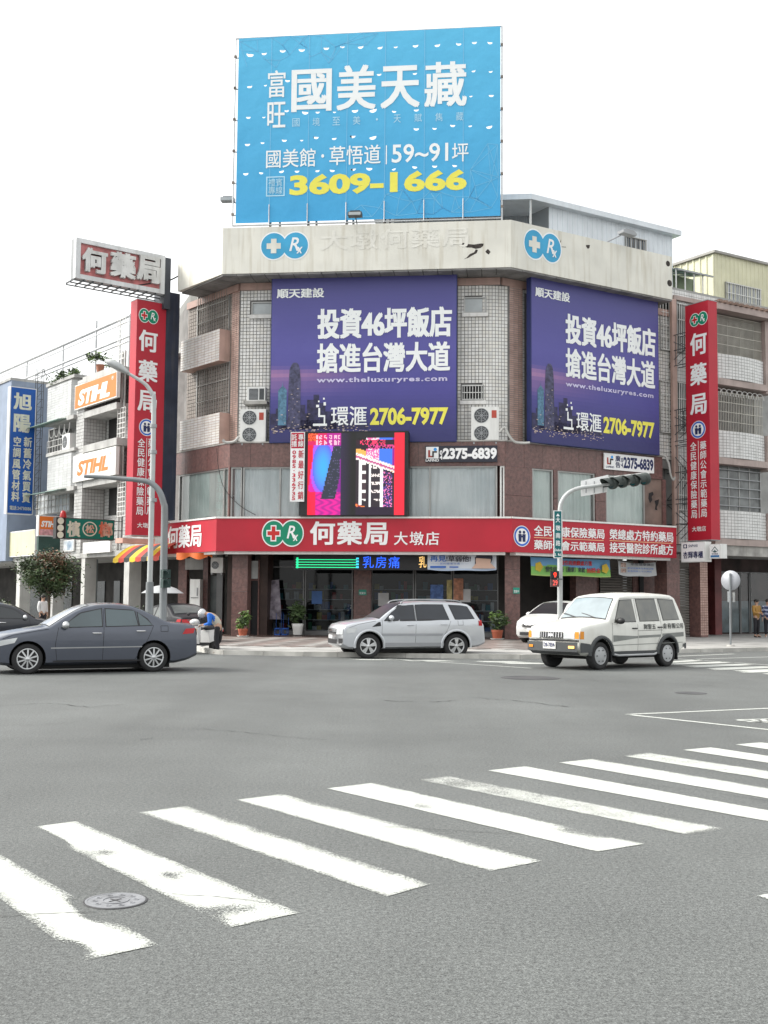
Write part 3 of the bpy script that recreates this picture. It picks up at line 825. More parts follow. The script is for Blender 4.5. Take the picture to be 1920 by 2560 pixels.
# ================================================================== SIGNS
def printmat(name, emit=0, rough=.5):
    m = bpy.data.materials.new(name); m.use_nodes = True
    t = m.node_tree; N = t.nodes; bs = N['Principled BSDF']
    a = N.new('ShaderNodeAttribute'); a.attribute_name = 'print'
    t.links.new(a.outputs['Color'], bs.inputs['Emission Color' if emit else 'Base Color'])
    if emit:
        bs.inputs['Base Color'].default_value = (.01, .01, .01, 1); bs.inputs['Emission Strength'].default_value = emit
    bs.inputs['Roughness'].default_value = rough
    if not emit:
        g = N.new('ShaderNodeNewGeometry'); wn = N.new('ShaderNodeTexNoise'); wn.inputs['Scale'].default_value = .8; wn.inputs['Detail'].default_value = 3; t.links.new(g.outputs['Position'], wn.inputs['Vector'])
        bp = N.new('ShaderNodeBump'); bp.inputs['Strength'].default_value = .22; bp.inputs['Distance'].default_value = .2; t.links.new(wn.outputs[0], bp.inputs['Height']); t.links.new(bp.outputs[0], bs.inputs['Normal'])
    return m
def print_panel(W, rect, d, fn, n, m, mat, parent, name, sag=None):
    """flat print: colour of the artwork at each cell; u runs right, v runs down"""
    s0, s1, z0, z1 = rect
    vs, fs, cs = [], [], []
    for j in range(m + 1):
        for i in range(n + 1):
            u, v = i / n, j / m
            dz, dd = sag(u, v) if sag else (0, 0)
            vs.append(W.p(s0 + (s1 - s0) * u, z1 + (z0 - z1) * v + dz, d + dd))
    for j in range(m):
        for i in range(n):
            q = j * (n + 1) + i
            fs.append((q + n + 1, q + n + 2, q + 1, q)); cs.append(fn((i + .5) / n, (j + .5) / m))
    B = MB(); B.add(vs, fs)
    o = B.build(name, mat, parent)
    at = o.data.attributes.new('print', 'FLOAT_COLOR', 'FACE')
    at.data.foreach_set('color', [x for c in cs for x in (c[0], c[1], c[2], 1)])
    return o
def sub(rect, u0, v0, u1, v1):
    s0, s1, z0, z1 = rect
    return (s0 + (s1 - s0) * u0, s0 + (s1 - s0) * u1, z1 + (z0 - z1) * v1, z1 + (z0 - z1) * v0)
def lerp(a, b, k):
    k = max(0, min(1, k)); return tuple(x + (y - x) * k for x, y in zip(a, b))
# ---------------------------------------------------------------- sky-blue roof billboard
DB = -.35
def R1(x0, y0, x1, y1): return (550 + x0 / 2.212, 40 + y0 / 2.212, 550 + x1 / 2.212, 40 + y1 / 2.212)
bs0, bs1 = WC.hit(593, 330, DB)[0], WC.hit(1251, 300, DB)[0]
bz0, bz1 = WC.hit(922, 549, DB)[1], WC.hit(922, 81, DB)[1]
bb = thing('roof_billboard', 'sky blue roof billboard full of half-moon wind slits above the parapet', 'billboard', WC.p((bs0 + bs1) / 2, 16.8, DB))
BLUEV = M('sky_blue_vinyl', (.045, .36, .66), .55, var=.05, scale=.5, streak=.1, dirt=(.1, .35, .55))
def z_print(name, lo, hi, z0, z1):
    m = M(name, lo, .55, var=0); t_ = m.node_tree; N = t_.nodes; L = t_.links
    g = N.new('ShaderNodeNewGeometry'); x = N.new('ShaderNodeSeparateXYZ'); L.new(g.outputs['Position'], x.inputs[0])
    r_ = N.new('ShaderNodeMapRange'); r_.inputs[1].default_value = z0; r_.inputs[2].default_value = z1; L.new(x.outputs[2], r_.inputs[0])
    n = N.new('ShaderNodeTexNoise'); n.inputs['Scale'].default_value = .5; n.inputs['Detail'].default_value = 6; L.new(g.outputs['Position'], n.inputs['Vector'])
    a = N.new('ShaderNodeMath'); a.operation = 'MULTIPLY_ADD'; a.inputs[1].default_value = .3; L.new(n.outputs[0], a.inputs[0]); L.new(r_.outputs[0], a.inputs[2])
    c = N.new('ShaderNodeMix'); c.data_type = 'RGBA'; c.inputs[6].default_value = (*lo, 1); c.inputs[7].default_value = (*hi, 1)
    L.new(a.outputs[0], c.inputs[0]); L.new(c.outputs[2], N['Principled BSDF'].inputs['Base Color'])
    wn = N.new('ShaderNodeTexNoise'); wn.inputs['Scale'].default_value = .9; wn.inputs['Detail'].default_value = 3; L.new(g.outputs['Position'], wn.inputs['Vector'])
    bp = N.new('ShaderNodeBump'); bp.inputs['Strength'].default_value = .22; bp.inputs['Distance'].default_value = .25; L.new(wn.outputs[0], bp.inputs['Height']); L.new(bp.outputs[0], N['Principled BSDF'].inputs['Normal'])
    return m
BLUEV = z_print('sky_blue_vinyl', (.04, .32, .62), (.10, .47, .73), bz0, bz1 + 2)
slits = [(165, 218, 21), (245, 210, 15), (347, 195, 17), (452, 190, 18), (588, 181, 16), (677, 172, 13), (779, 174, 16), (886, 177, 15), (972, 173, 11), (1082, 167, 16), (1203, 164, 16), (1319, 157, 15), (1407, 149, 14), (1492, 150, 14),
         (165, 393, 15), (252, 385, 9), (373, 360, 14), (157, 563, 13), (243, 561, 9), (369, 526, 13), (470, 537, 18), (540, 534, 12), (633, 533, 9), (747, 527, 18), (848, 525, 21), (962, 530, 12), (1086, 522, 14),
         (152, 713, 15), (235, 703, 11), (355, 690, 14), (452, 689, 9), (530, 674, 15), (632, 680, 13), (733, 668, 16), (847, 675, 20), (1085, 627, 15), (1186, 624, 12), (1286, 608, 14), (1384, 610, 10), (1490, 616, 17),
         (1403, 306, 11), (1497, 309, 11), (1388, 445, 9), (1500, 442, 14), (143, 875, 15), (227, 870, 12), (341, 862, 14), (426, 861, 13), (538, 858, 13), (620, 857, 14), (736, 850, 15), (825, 847, 17), (962, 849, 11), (1076, 838, 14), (1187, 833, 14), (1297, 830, 13),
         (775, 326, 12), (880, 325, 13), (1212, 298, 12), (1332, 300, 12), (1078, 320, 12)]
outer_l = [V((bs0, bz0, 0)), V((bs1, bz0, 0)), V((bs1, bz1, 0)), V((bs0, bz1, 0))]
loops = [outer_l]; flaps = MB()
px2m = (bs1 - bs0) / 658.0
for x, y, r in slits:
    X, Y, _, _ = R1(x, y, x, y)
    s, z = WC.hit(X, Y, DB); r = r / 2.212 * px2m; tl = R.uniform(-.25, .35)
    pts = []
    for i in range(9):
        a = math.pi + math.pi * i / 8
        px_, pz_ = r * math.cos(a), r * .85 * math.sin(a) + r * .4
        pts.append((s + px_ * math.cos(tl) - pz_ * math.sin(tl), z + px_ * math.sin(tl) + pz_ * math.cos(tl)))
    loops.append([V((a, b_, 0)) for a, b_ in reversed(pts)])
    # the cut flap is folded back behind the sheet
    zt = max(p[1] for p in pts)
    flaps.add([WC.p(a, zt + (zt - b_) * .25, DB - .02 - (zt - b_) * .9) for a, b_ in pts], [list(range(9))])
cu = bpy.data.curves.new('banner', 'CURVE'); cu.dimensions = '2D'; cu.fill_mode = 'BOTH'
for l in loops:
    sp_ = cu.splines.new('POLY'); sp_.points.add(len(l) - 1)
    for p, c_ in zip(sp_.points, l): p.co = (c_.x, c_.y, 0, 1)
    sp_.use_cyclic_u = True
ob = bpy.data.objects.new('banner', cu); me = ob.to_mesh()
b = MB(); b.add([WC.p(v.co.x, v.co.y, DB) for v in me.vertices], [list(p.vertices) for p in me.polygons])
ob.to_mesh_clear(); bpy.data.objects.remove(ob); bpy.data.curves.remove(cu)
sheet = b.build('banner_sheet', BLUEV, bb)
flaps.build('slit_flaps', BLUEV, bb, kind='stuff')
YELP = M('yellow_print', (.78, .72, .10), .5, var=.04); WHP = M('white_print', (.82, .84, .84), .5, var=.02); PALEB = M('pale_blue_print', (.42, .68, .82), .5, var=.03)
dt = DB + .012
for ch, x0, y0, x1, y1, bo in (('富', 265, 300, 362, 452, .012), ('旺', 262, 475, 362, 618, .012), ('美', 645, 268, 862, 522, .026), ('天', 888, 272, 1105, 512, .026), ('藏', 1130, 250, 1365, 503, .022), ('國', 395, 292, 618, 530, .024)):
    wtext(ch, WC, R1(x0, y0, x1, y1), dt, WHP, bb, bold=bo)
for ch, x0, y0, x1, y1 in (('國', 400, 566, 440, 612), ('境', 512, 562, 552, 608), ('至', 622, 558, 664, 604), ('美', 735, 553, 776, 600), ('·', 862, 565, 874, 578), ('天', 960, 545, 1000, 590), ('賦', 1075, 540, 1117, 585), ('雋', 1190, 535, 1230, 582), ('藏', 1305, 531, 1345, 578)):
    wtext(ch, WC, R1(x0, y0, x1, y1), dt, PALEB, bb, bold=.0)
wtext('國美館', WC, R1(255, 735, 528, 838), dt, WHP, bb, bold=.008); wtext('·', WC, R1(560, 764, 576, 784), dt, WHP, bb, bold=.02)
wtext('草悟道', WC, R1(605, 715, 888, 822), dt, WHP, bb, bold=.008); wtext('|', WC, R1(917, 715, 923, 820), dt, WHP, bb)
wtext('59~91', WC, R1(950, 705, 1262, 808), dt, WHP, bb, bold=.014); wtext('坪', WC, R1(1283, 702, 1374, 805), dt, WHP, bb, bold=.006)
wtext('3609-1666', WC, R1(385, 862, 1365, 980), dt, YELP, bb, bold=.045)
r = WC.rect(*R1(255, 887, 358, 997), d=dt)
b = MB(); w = .05
for a in ((r[0], r[1], r[2], r[2] + w), (r[0], r[1], r[3] - w, r[3]), (r[0], r[0] + w, r[2] + w, r[3] - w), (r[1] - w, r[1], r[2] + w, r[3] - w)): b.wquad(WC, *a, dt)
b.build('print_box', PALEB, bb)
wtext('禮賓\n專線', WC, R1(268, 898, 346, 986), dt, PALEB, bb, bold=.006, line=.95)
# faint web of lines printed in two corners
b = MB()
def netline(p, q2, w=.022):
    (xa, ya), (xb, yb) = p, q2
    A = WC.hit(550 + xa / 2.212, 40 + ya / 2.212, dt); C = WC.hit(550 + xb / 2.212, 40 + yb / 2.212, dt)
    t = V((C[0] - A[0], C[1] - A[1])); k = V((-t.y, t.x)).normalized() * w / 2
    b.add([WC.p(A[0] + k.x, A[1] + k.y, dt - .004), WC.p(A[0] - k.x, A[1] - k.y, dt - .004), WC.p(C[0] - k.x, C[1] - k.y, dt - .004), WC.p(C[0] + k.x, C[1] + k.y, dt - .004)], [(0, 1, 2, 3)])
N1 = [(110, 140), (205, 130), (285, 118), (390, 110), (490, 105), (210, 195), (250, 240), (345, 160), (385, 215), (330, 245), (440, 150), (480, 175), (500, 225), (455, 120), (120, 190), (150, 280), (310, 285), (600, 260), (560, 200), (560, 110), (640, 170), (790, 92), (805, 160), (870, 95), (690, 150), (620, 240)]
for i, p in enumerate(N1):
    for j in sorted(range(len(N1)), key=lambda j: (N1[j][0] - p[0]) ** 2 + (N1[j][1] - p[1]) ** 2)[1:4]:
        if j > i or R.random() < .2: netline(p, N1[j])
N2 = [(1480, 705), (1535, 710), (1385, 850), (1500, 910), (1410, 940), (1380, 1000), (1420, 1010), (1300, 1000), (1220, 975), (1185, 1010), (1160, 970), (1230, 1060), (1280, 1085), (1320, 1060), (1180, 1095), (1120, 1010), (1060, 1025), (990, 1010), (975, 1105), (920, 985), (880, 1060), (780, 1045), (690, 1110), (1090, 1090), (1540, 890), (1535, 1000), (1500, 1060), (840, 1110), (1380, 1085), (1010, 960)]
for i, p in enumerate(N2):
    for j in sorted(range(len(N2)), key=lambda j: (N2[j][0] - p[0]) ** 2 + (N2[j][1] - p[1]) ** 2)[1:5]:
        if j > i or R.random() < .2: netline(p, N2[j])
b.build('line_pattern', M('faint_line_print', (.15, .47, .72), .5, var=.03), bb, kind='stuff')
# steel frame, seams, posts behind
STEEL = M('galvanised_steel', (.50, .51, .52), .45, .4, .12)
RUSTY = M('rusty_steel', (.20, .17, .15), .7, .3, .3)
e0, e1 = bs0 - .14, bs1 + .06
for p_, q_ in (((e0, bz0 - .08), (e1, bz0 - .08)), ((e0, bz1 + .02), (e1, bz1 + .02)), ((e0, bz0 - .08), (e0, bz1 + .02)), ((e1, bz0 - .2), (e1, bz1 + .02))):
    MB().tube([WC.p(*p_, DB - .05), WC.p(*q_, DB - .05)], .035, 6).build('frame_tube', STEEL, bb)
for x in (280, 490, 702, 912, 1130, 1345):
    s = WC.hit(550 + x / 2.212, 300, DB)[0]
    MB().wbox(WC, s - .009, s + .009, bz0, bz1, DB + .002, DB + .008).build('seam_strip', M('seam_blue', (.22, .52, .74), .5, var=.03), bb)
    MB().tube([WC.p(s, bz0 - .12, DB + .03), WC.p(s, bz0 + .75, DB + .03)], .02, 5).build('tie_rod', STEEL, bb)
    MB().tube([WC.p(s, 15.3, DB - .25), WC.p(s, bz1 - .1, DB - .25)], .06, 6).build('post', RUSTY, bb)
    MB().tube([WC.p(s, 15.3, DB - 3.0), WC.p(s, bz1 - 1.5, DB - .3)], .05, 6).build('back_brace', RUSTY, bb)
for i in range(6):
    z = bz0 + .4 + i * 1.35
    MB().tube([WC.p(e0, z, DB - .16), WC.p(e1, z, DB - .16)], .03, 5).build('rail', STEEL, bb)
    for s, k in ((e0, 1), (e1, -1)):
        MB().wbox(WC, s - .05, s + .05, z - .05, z + .05, DB - .1, DB).build('clamp', RUSTY, bb)
def floodlight(name, label, W, px, d, mat, arm):
    s, z = W.hit(*px, d); c = W.p(s, z, d)
    t = thing('floodlight', label, 'floodlight', c)
    b = MB(); b.wbox(W, s - .28, s + .28, z - .03, z + .12, d - .15, d + .2); b.wbox(W, s - .2, s + .2, z + .12, z + .2, d - .1, d + .1); b.build('housing', mat, t)
    b = MB(); b.wquad(W, s - .24, s + .24, z - .02, z + .1, d + .204); b.build('lens', GLAZ, t)
    b = MB(); b.tube(arm(W, s, z, d), .025, 6); b.build('arm', mat, t)
floodlight('f', 'dark floodlight at the lower middle edge of the blue billboard', WC, (888, 540), .4, DGREY, lambda W, s, z, d: [W.p(s, z, d - .1), W.p(s, z - .12, d - .5), W.p(s, 16.8, DB)])
floodlight('f', 'floodlight poking out past the lower left corner of the blue billboard', WC, (570, 503), -1.0, GREY, lambda W, s, z, d: [W.p(s, z, d), W.p(s + .5, z - .1, d - .1), W.p(s + .9, z - .2, d - .1)])
# lamp on an arm rising from the right parapet
t = thing('area_lamp', 'grey lamp on a slanting arm above the right hand parapet', 'lamp', WR.p(*WR.hit(1512, 602, -.1), -.1))
A0, A1 = WR.hit(1510, 606, -.1), WR.hit(1552, 588, .2)
b = MB(); b.tube([WR.p(A0[0], A0[1] - .3, -.12), WR.p(A0[0] + .1, A0[1], -.1), WR.p(*A1, .2)], .03, 6); b.build('arm', GREY, t)
b = MB(); s, z = WR.hit(1566, 584, .3)
b.wprism(WR, [(s - .35, z - .05), (s + .38, z - .09), (s + .42, z + .0), (s + .25, z + .12), (s - .2, z + .13), (s - .36, z + .05)], .15, .5); b.build('lamp_head', GREY, t)
# ---------------------------------------------------------------- emblems and damage on the parapet
LBLUE = M('parapet_blue', (.045, .34, .58), .55, var=.08, streak=.1, dirt=(.1, .25, .35))
em = thing('painted_emblem', 'pale blue cross and Rx emblem on the front of the parapet', 'emblem', WC.p(*WC.hit(711, 614), .01))
rx_logo(WC, (653, 582, 770, 647), .008, em, LBLUE, PARA, WHP)
em = thing('painted_emblem', 'pale blue cross and Rx emblem on the right side of the parapet', 'emblem', WR.p(*WR.hit(1356, 615), .01))
rx_logo(WR, (1311, 580, 1402, 651), .008, em, LBLUE, PARA, WHP)
GHOST = M('ghost_paint', (.735, .72, .66), .7, var=.06, streak=.5, dirt=(.5, .46, .36))
wtext('大墩何藥局', WC, (800, 571, 1172, 622), .005, GHOST, parapet, bold=.02, sp=1.1, name='ghost_lettering')
PEEL = M('peeled_patch', (.05, .042, .038), .9, var=.4, scale=9)
def Z1(x, y): return (1120 + x / 4.608, 480 + y / 4.608)
for W, pts in ((WC, [(150, 595), (175, 585), (210, 598), (300, 605), (380, 592), (412, 595), (405, 622), (375, 645), (320, 655), (270, 640), (215, 640), (170, 612)]), (WC, [(320, 660), (345, 668), (330, 705), (280, 730), (240, 755), (180, 775), (215, 755), (250, 715), (300, 695)]),
               (WC, [(45, 595), (105, 588), (100, 606), (60, 609)]), (WC, [(430, 685), (460, 655), (490, 690), (470, 720), (445, 705)]), (WR, [(1590, 610), (1635, 610), (1630, 645), (1610, 655), (1592, 630)]), (WR, [(1283, 590), (1303, 545), (1300, 575), (1290, 597)]), (WR, [(1300, 628), (1360, 632), (1358, 638), (1300, 634)])):
    b = MB(); b.wpoly(W, [W.hit(*Z1(x, y), .003) for x, y in reversed(pts)], .003); b.build('peeled_patch', PEEL, parapet)
for x, y, r in ((1670, 659, .13), (1674, 708, .15)):
    s, z = WR.hit(x, y, .003); b = MB(); b.disc(WR, s, z, r, .003, 9); b.build('peeled_patch', PEEL, parapet)
# ---------------------------------------------------------------- violet hotel advertisements (same print twice)
ADM = printmat('violet_print'); WINM = M('lit_windows_print', (.10, .10, .16), .5, var=.0); 
def adcol(u, v):
    top, mid, low, bot = (.062, .060, .215), (.085, .078, .31), (.062, .055, .26), (.026, .026, .13)
    c = lerp(top, mid, v / .45) if v < .45 else lerp(mid, low, (v - .45) / .25) if v < .7 else lerp(low, bot, (v - .7) / .25)
    k = math.exp(-((v - .595 - .03 * u) / .03) ** 2) * max(0, .95 - 1.7 * u) + .5 * math.exp(-((v - .665) / .05) ** 2) * max(0, .8 - 1.4 * u)
    return lerp(c, (.40, .20, .36), k * .8)
def hotel_ad(W, px, d, label):
    rect = W.rect(*px, d=d)
    t = thing('hotel_billboard', label, 'billboard', W.p((rect[0] + rect[1]) / 2, rect[2], d), group='violet hotel billboards')
    b = MB(); b.wbox(W, rect[0] - .03, rect[1] + .03, rect[2] - .03, rect[3] + .03, d - .28, d - .006); b.build('box', M('billboard_side', (.02, .03, .12), .5, var=.1), t)
    print_panel(W, rect, d, adcol, 30, 44, ADM, t, 'printed_sheet')
    e = d + .006
    SKY1 = M('tower_print', (.06, .06, .12), .5, var=.45, scale=7); SKY2 = M('tower_dark_print', (.028, .026, .075), .5, var=.4, scale=6); LIT = M('lit_print', (.52, .42, .38), .5, var=.3, scale=20); TEAL = M('teal_print', (.08, .18, .27), .5, var=.3, scale=9)
    rr = random.Random(5)
    k = MB()
    sk = [(.0, .83, .03), (.03, .8, .03), (.2, .75, .035), (.235, .72, .03), (.27, .77, .03), (.16, .78, .03), (.19, .83, .02), (.33, .85, .05), (.41, .87, .05), (.47, .89, .06), (.05, .84, .04), (.3, .82, .04), (.38, .86, .03), (.06, .87, .3)]
    for u, v, w in sk: k.wquad(W, *sub(rect, u, v, u + w, .925), e)
    k.build('skyline_print', SKY2, t)
    k = MB()
    k.wpoly(W, [(rect[0] + (rect[1] - rect[0]) * u, rect[3] + (rect[2] - rect[3]) * v) for u, v in ((.095, .915), (.165, .915), (.163, .62), (.157, .56), (.15, .537), (.14, .527), (.122, .527), (.112, .54), (.102, .57), (.098, .65))], e + .003)
    k.build('tower_print', SKY1, t)
    k = MB(); k.wquad(W, *sub(rect, .042, .7, .088, .9), e + .004); k.wpoly(W, [(rect[0] + (rect[1] - rect[0]) * u, rect[3] + (rect[2] - rect[3]) * v) for u, v in ((.038, .7), (.092, .7), (.085, .685), (.068, .665), (.066, .64), (.064, .665), (.047, .685))], e + .004); k.build('tower_print', TEAL, t)
    k = MB()
    for i in range(200):
        u = rr.uniform(0, .55) ** 1.0; v = rr.gauss(.93, .012) if rr.random() < .55 else rr.uniform(.6, .92)
        if v < .9 and not (.1 < u < .16 or (v > .8 and u < .33)): continue
        k.wquad(W, *sub(rect, u, v, u + rr.uniform(.003, .012), v + rr.uniform(.002, .005)), e + .008)
    for u in (.02, .03, .05): k.wquad(W, *sub(rect, u, .925 + u / 4, u + .012, .94), e + .008)
    k.build('city_lights_print', LIT, t, kind='stuff')
    T = lambda s_, u0, v0, u1, v1, m=WHP, **kw: text(s_, W, sub(rect, u0, v0, u1, v1), e + .01, m, t, **kw)
    T('順天建設', .026, .08, .286, .139, bold=.03)
    T('投資46坪飯店', .251, .203, .977, .392, bold=.042); T('搶進台灣大道', .251, .411, .968, .594, bold=.034)
    T('www.theluxuryres.com', .251, .618, .953, .657, M('lilac_print', (.55, .52, .72), .5), bold=.03, sp=1.15)
    T('環滙', .331, .79, .525, .906, bold=.012)
    T('2706-7977', .542, .80, .959, .906, YELP, bold=.04)
    k = MB()
    for u0, v0, u1, v1 in ((.234, .892, .31, .906), (.262, .80, .272, .842), (.262, .842, .30, .853), (.292, .853, .30, .892), (.25, .78, .266, .795), (.29, .765, .303, .785), (.287, .739, .296, .75), (.26, .755, .268, .765)):
        k.wquad(W, *sub(rect, u0, v0, u1, v1), e + .01)
    k.build('lettering', WHP, t, kind='stuff')
    return t, rect
hotel_ad(WC, (678, 684, 1140.5, 1104), -.62, 'violet hotel billboard on the front between two small windows')
hotel_ad(WR, (1329, 713, 1646, 1120), -.45, 'violet hotel billboard on the right side of the corner building')
# ---------------------------------------------------------------- red fascia sign
fs = thing('fascia_sign', 'long red pharmacy sign wrapped round the corner above the arcade', 'sign', (0, 45, 3.5))
sL = WL.hit(404, 1345, .05)[0]; sR = WR.hit(1691, 1360, .05)[0]
FP = [WL.p(sL, 0), V((*P2, 0)), V((*P3, 0)), WR.p(sR, 0)]
FP = offset([(p.x, p.y) for p in FP], .05); FI = offset(FP, -.55)
for i in range(3):
    B = MB(); z0, z1 = 3.55, 4.86
    B.hexa([V((*FP[i], z0)), V((*FP[i + 1], z0)), V((*FI[i + 1], z0)), V((*FI[i], z0)), V((*FP[i], z1)), V((*FP[i + 1], z1)), V((*FI[i + 1], z1)), V((*FI[i], z1))])
    B.build('sign_panel', RED, fs)
for i in range(3):
    W = between(FP[i], FP[i + 1]); L_ = (V(FP[i + 1]) - V(FP[i])).length
    MB().wbox(W, .02, L_ - .02, 4.862, 4.93, -.4, .04).build('top_trim', WHITE, fs)
    MB().wbox(W, .3, L_ - .25, 3.44, 3.548, -.5, -.12).build('bottom_trim', WHITE, fs)
df = .062
GOLD = M('orange_line_print', (.75, .38, .22), .5)
wtext('何藥局', WL, (418.5, 1312, 503.7, 1370), df, CLEANWHITE, fs, bold=.03)
rx_logo(WC, (657, 1302.5, 757, 1364), df, fs, GREENV, REDW, CLEANWHITE, CLEANWHITE, outline=CLEANWHITE)
wtext('何藥局', WC, (775, 1302.5, 970, 1363), df, CLEANWHITE, fs, bold=.03, sp=1.12)
wtext('大墩店', WC, (985, 1329, 1098, 1363), df, CLEANWHITE, fs, bold=.012, sp=1.15)
health_logo(WR, (1284, 1314, 1325.6, 1367), df, fs)
wtext('全民健康保險藥局', WR, (1335, 1317.5, 1511, 1344), df, CLEANWHITE, fs, bold=.02)
wtext('藥師公會示範藥局', WR, (1335, 1353, 1511, 1377), df, CLEANWHITE, fs, bold=.02)
wtext('榮總處方特約藥局', WR, (1524, 1326, 1683, 1352.5), df, CLEANWHITE, fs, bold=.02)
wtext('接受醫院診所處方', WR, (1524, 1358.5, 1683, 1385), df, CLEANWHITE, fs, bold=.02)
for x0, x1, y in ((1335, 1509, 1347.5), (1524, 1681, 1355)):
    r = WR.rect(x0, y - 1, x1, y + 1, d=df); B = MB(); B.wquad(WR, *r, df); B.build('divider_line', GOLD, fs)
# ---------------------------------------------------------------- vertical red signs
UL = (.79, .61); UR = (.53, -.848)
qs = WL.p(-LEN_L - .35, 0, 0); WS = Wall((qs.x, qs.y), UL)
qr = WR.p(LEN_R + .95, 0, 0); WT = Wall((qr.x, qr.y), UR)
def vertical_sign(W, body, th, items, label, name='vertical_sign'):
    rect = W.rect(*body)
    t = thing(name, label, 'sign', W.p((rect[0] + rect[1]) / 2, rect[2], 0), group='vertical red pharmacy signs')
    B = MB(); B.wbox(W, rect[0], rect[1], rect[2], rect[3], -th, 0); B.build('sign_box', RED, t)
    B = MB(); B.wbox(W, rect[0] - .008, rect[1] + .008, rect[3] + .001, rect[3] + .03, -th - .01, .01); B.wbox(W, rect[0] - .008, rect[1] + .008, rect[2] - .03, rect[2] - .001, -th - .01, .01); B.build('edge_trim', GREY, t, kind='stuff')
    e = .008
    rx_logo(W, items['logo'], e, t, GREENV, REDW, CLEANWHITE, CLEANWHITE, outline=CLEANWHITE)
    for ch in '何藥局': wtext(ch, W, items[ch], e, CLEANWHITE, t, bold=.03)
    health_logo(W, items['badge'], e, t)
    wtext('\n'.join('全民健康保險藥局'), W, items['c1'], e, CLEANWHITE, t, bold=.012, line=1.05)
    wtext('\n'.join('藥師公會示範藥局'), W, items['c2'], e, CLEANWHITE, t, bold=.012, line=1.05)
    r = W.rect(*items['div'], d=e); B = MB(); B.wquad(W, *r, e); B.build('divider_line', CLEANWHITE, t)
    wtext('大墩店', W, items['store'], e, CLEANWHITE, t, bold=.01)
    return t, rect
vs, vr = vertical_sign(WS, (336, 753, 409, 1339), .62, {'logo': (348, 774, 395, 807), '何': (347, 825, 394, 880), '藥': (345.5, 900, 394, 955), '局': (344, 976, 392, 1031), 'badge': (347.5, 1047, 386, 1090), 'c1': (342, 1096, 361, 1288), 'c2': (368, 1096, 388, 1288), 'div': (364.2, 1095, 365.4, 1285), 'store': (343, 1307, 384, 1320)}, 'tall red pharmacy sign behind the street lamp, beside the dark navy panel')
B = MB(); s1 = WS.hit(445, 1000, 0)[0]; B.wbox(WS, vr[1] + .004, s1, 5.0, 14.9, -.62, -.03); B.build('navy_panel', M('navy_sheet', (.022, .028, .05), .6, var=.2, streak=.2), vs)
vt, tr = vertical_sign(WT, (1716, 757, 1774, 1350.5), .55, {'logo': (1725.5, 782, 1768, 813), '何': (1725.5, 830, 1767, 888), '藥': (1725.5, 907, 1767, 963), '局': (1725.5, 984, 1767, 1037), 'badge': (1727, 1052, 1764, 1096), 'c1': (1726.7, 1105, 1742.5, 1296), 'c2': (1751, 1102, 1767, 1293), 'div': (1746.3, 1102, 1747.5, 1295), 'store': (1730, 1315.5, 1765, 1328.5)}, 'tall red pharmacy sign on lattice brackets at the right, above the white box signs')
# lattice brackets that carry the right sign
sa, sb = tr[0] - 1.25, tr[0] - .02
for za, zb in ((6.2, 8.6), (8.8, 10.2), (12.2, 13.6), (4.2, 6.0)):
    b = MB()
    for dd in (-.05, -.5):
        for z in (za, zb, (za + zb) / 2): b.tube([WT.p(sa, z, dd), WT.p(sb, z, dd)], .022, 4)
        b.tube([WT.p(sa, za, dd), WT.p(sb, (za + zb) / 2, dd)], .016, 4); b.tube([WT.p(sa, zb, dd), WT.p(sb, (za + zb) / 2, dd)], .016, 4)
        b.tube([WT.p((sa + sb) / 2, za, dd), WT.p((sa + sb) / 2, zb, dd)], .016, 4)
    b.build('lattice_bracket', DGREY, vt)
B = MB(); B.wbox(WT, sb - .12, sb + .0, 4.0, 14.2, -.4, -.3); B.build('mast', RUSTY, vt)
B = MB(); B.wbox(WT, sa - .14, sa, 4.0, 14.2, -.4, -.3); B.build('mast', RUSTY, vt)
# roof sign with channel letters, upper left
WS2 = Wall((qs.x + .15, qs.y - .2), UL)
rr_ = WS2.rect(189, 616, 413, 715); ri = WS2.rect(201, 627, 402, 704)
t = thing('roof_sign', 'faded red roof sign with grey channel letters in a white frame', 'sign', WS2.p((rr_[0] + rr_[1]) / 2, rr_[2], 0))
FRW = M('frame_white', (.62, .63, .64), .5, var=.1, streak=.3)
for a in ((rr_[0], rr_[1], ri[3], rr_[3]), (rr_[0], rr_[1], rr_[2], ri[2]), (rr_[0], ri[0], ri[2] + .001, ri[3] - .001), (ri[1], rr_[1], ri[2] + .001, ri[3] - .001)):
    B = MB(); B.wbox(WS2, *a, -.25, .0); B.build('frame_bar', FRW, t)
B = MB(); B.wbox(WS2, ri[0] - .01, ri[1] + .01, ri[2] - .01, ri[3] + .01, -.2, -.10); B.build('panel', M('faded_red', (.46, .15, .15), .6, var=.3, scale=3, streak=.4, dirt=(.5, .3, .3)), t)
CH = M('channel_letter', (.60, .60, .59), .5, var=.15, streak=.3)
for ch, px in (('何', (203, 622, 266, 685)), ('藥', (273, 632, 337, 698)), ('局', (339, 640, 400, 709))):
    wtext(ch, WS2, px, -.09, CH, t, bold=.055, ext=.14, name='channel_letter')
B = MB(); B.wbox(WS2, rr_[1] + .01, rr_[1] + .3, rr_[2] - .6, rr_[3] - .05, -1.0, -.05); B.build('mounting_post', M('navy_post', (.05, .055, .07), .6, var=.2), t)
LT = M('sheet_panel', (.7, .7, .7), .5, var=.1)
for i in range(10):
    a = rr_[0] + (rr_[1] - rr_[0]) * i / 10; c = rr_[0] + (rr_[1] - rr_[0]) * (i + 1) / 10
    B = MB(); B.wbox(WS2, a - .02, a + .02, rr_[2] - .06, rr_[2] - .005, -.95, -.02); B.build('lattice_bar', DGREY, t)
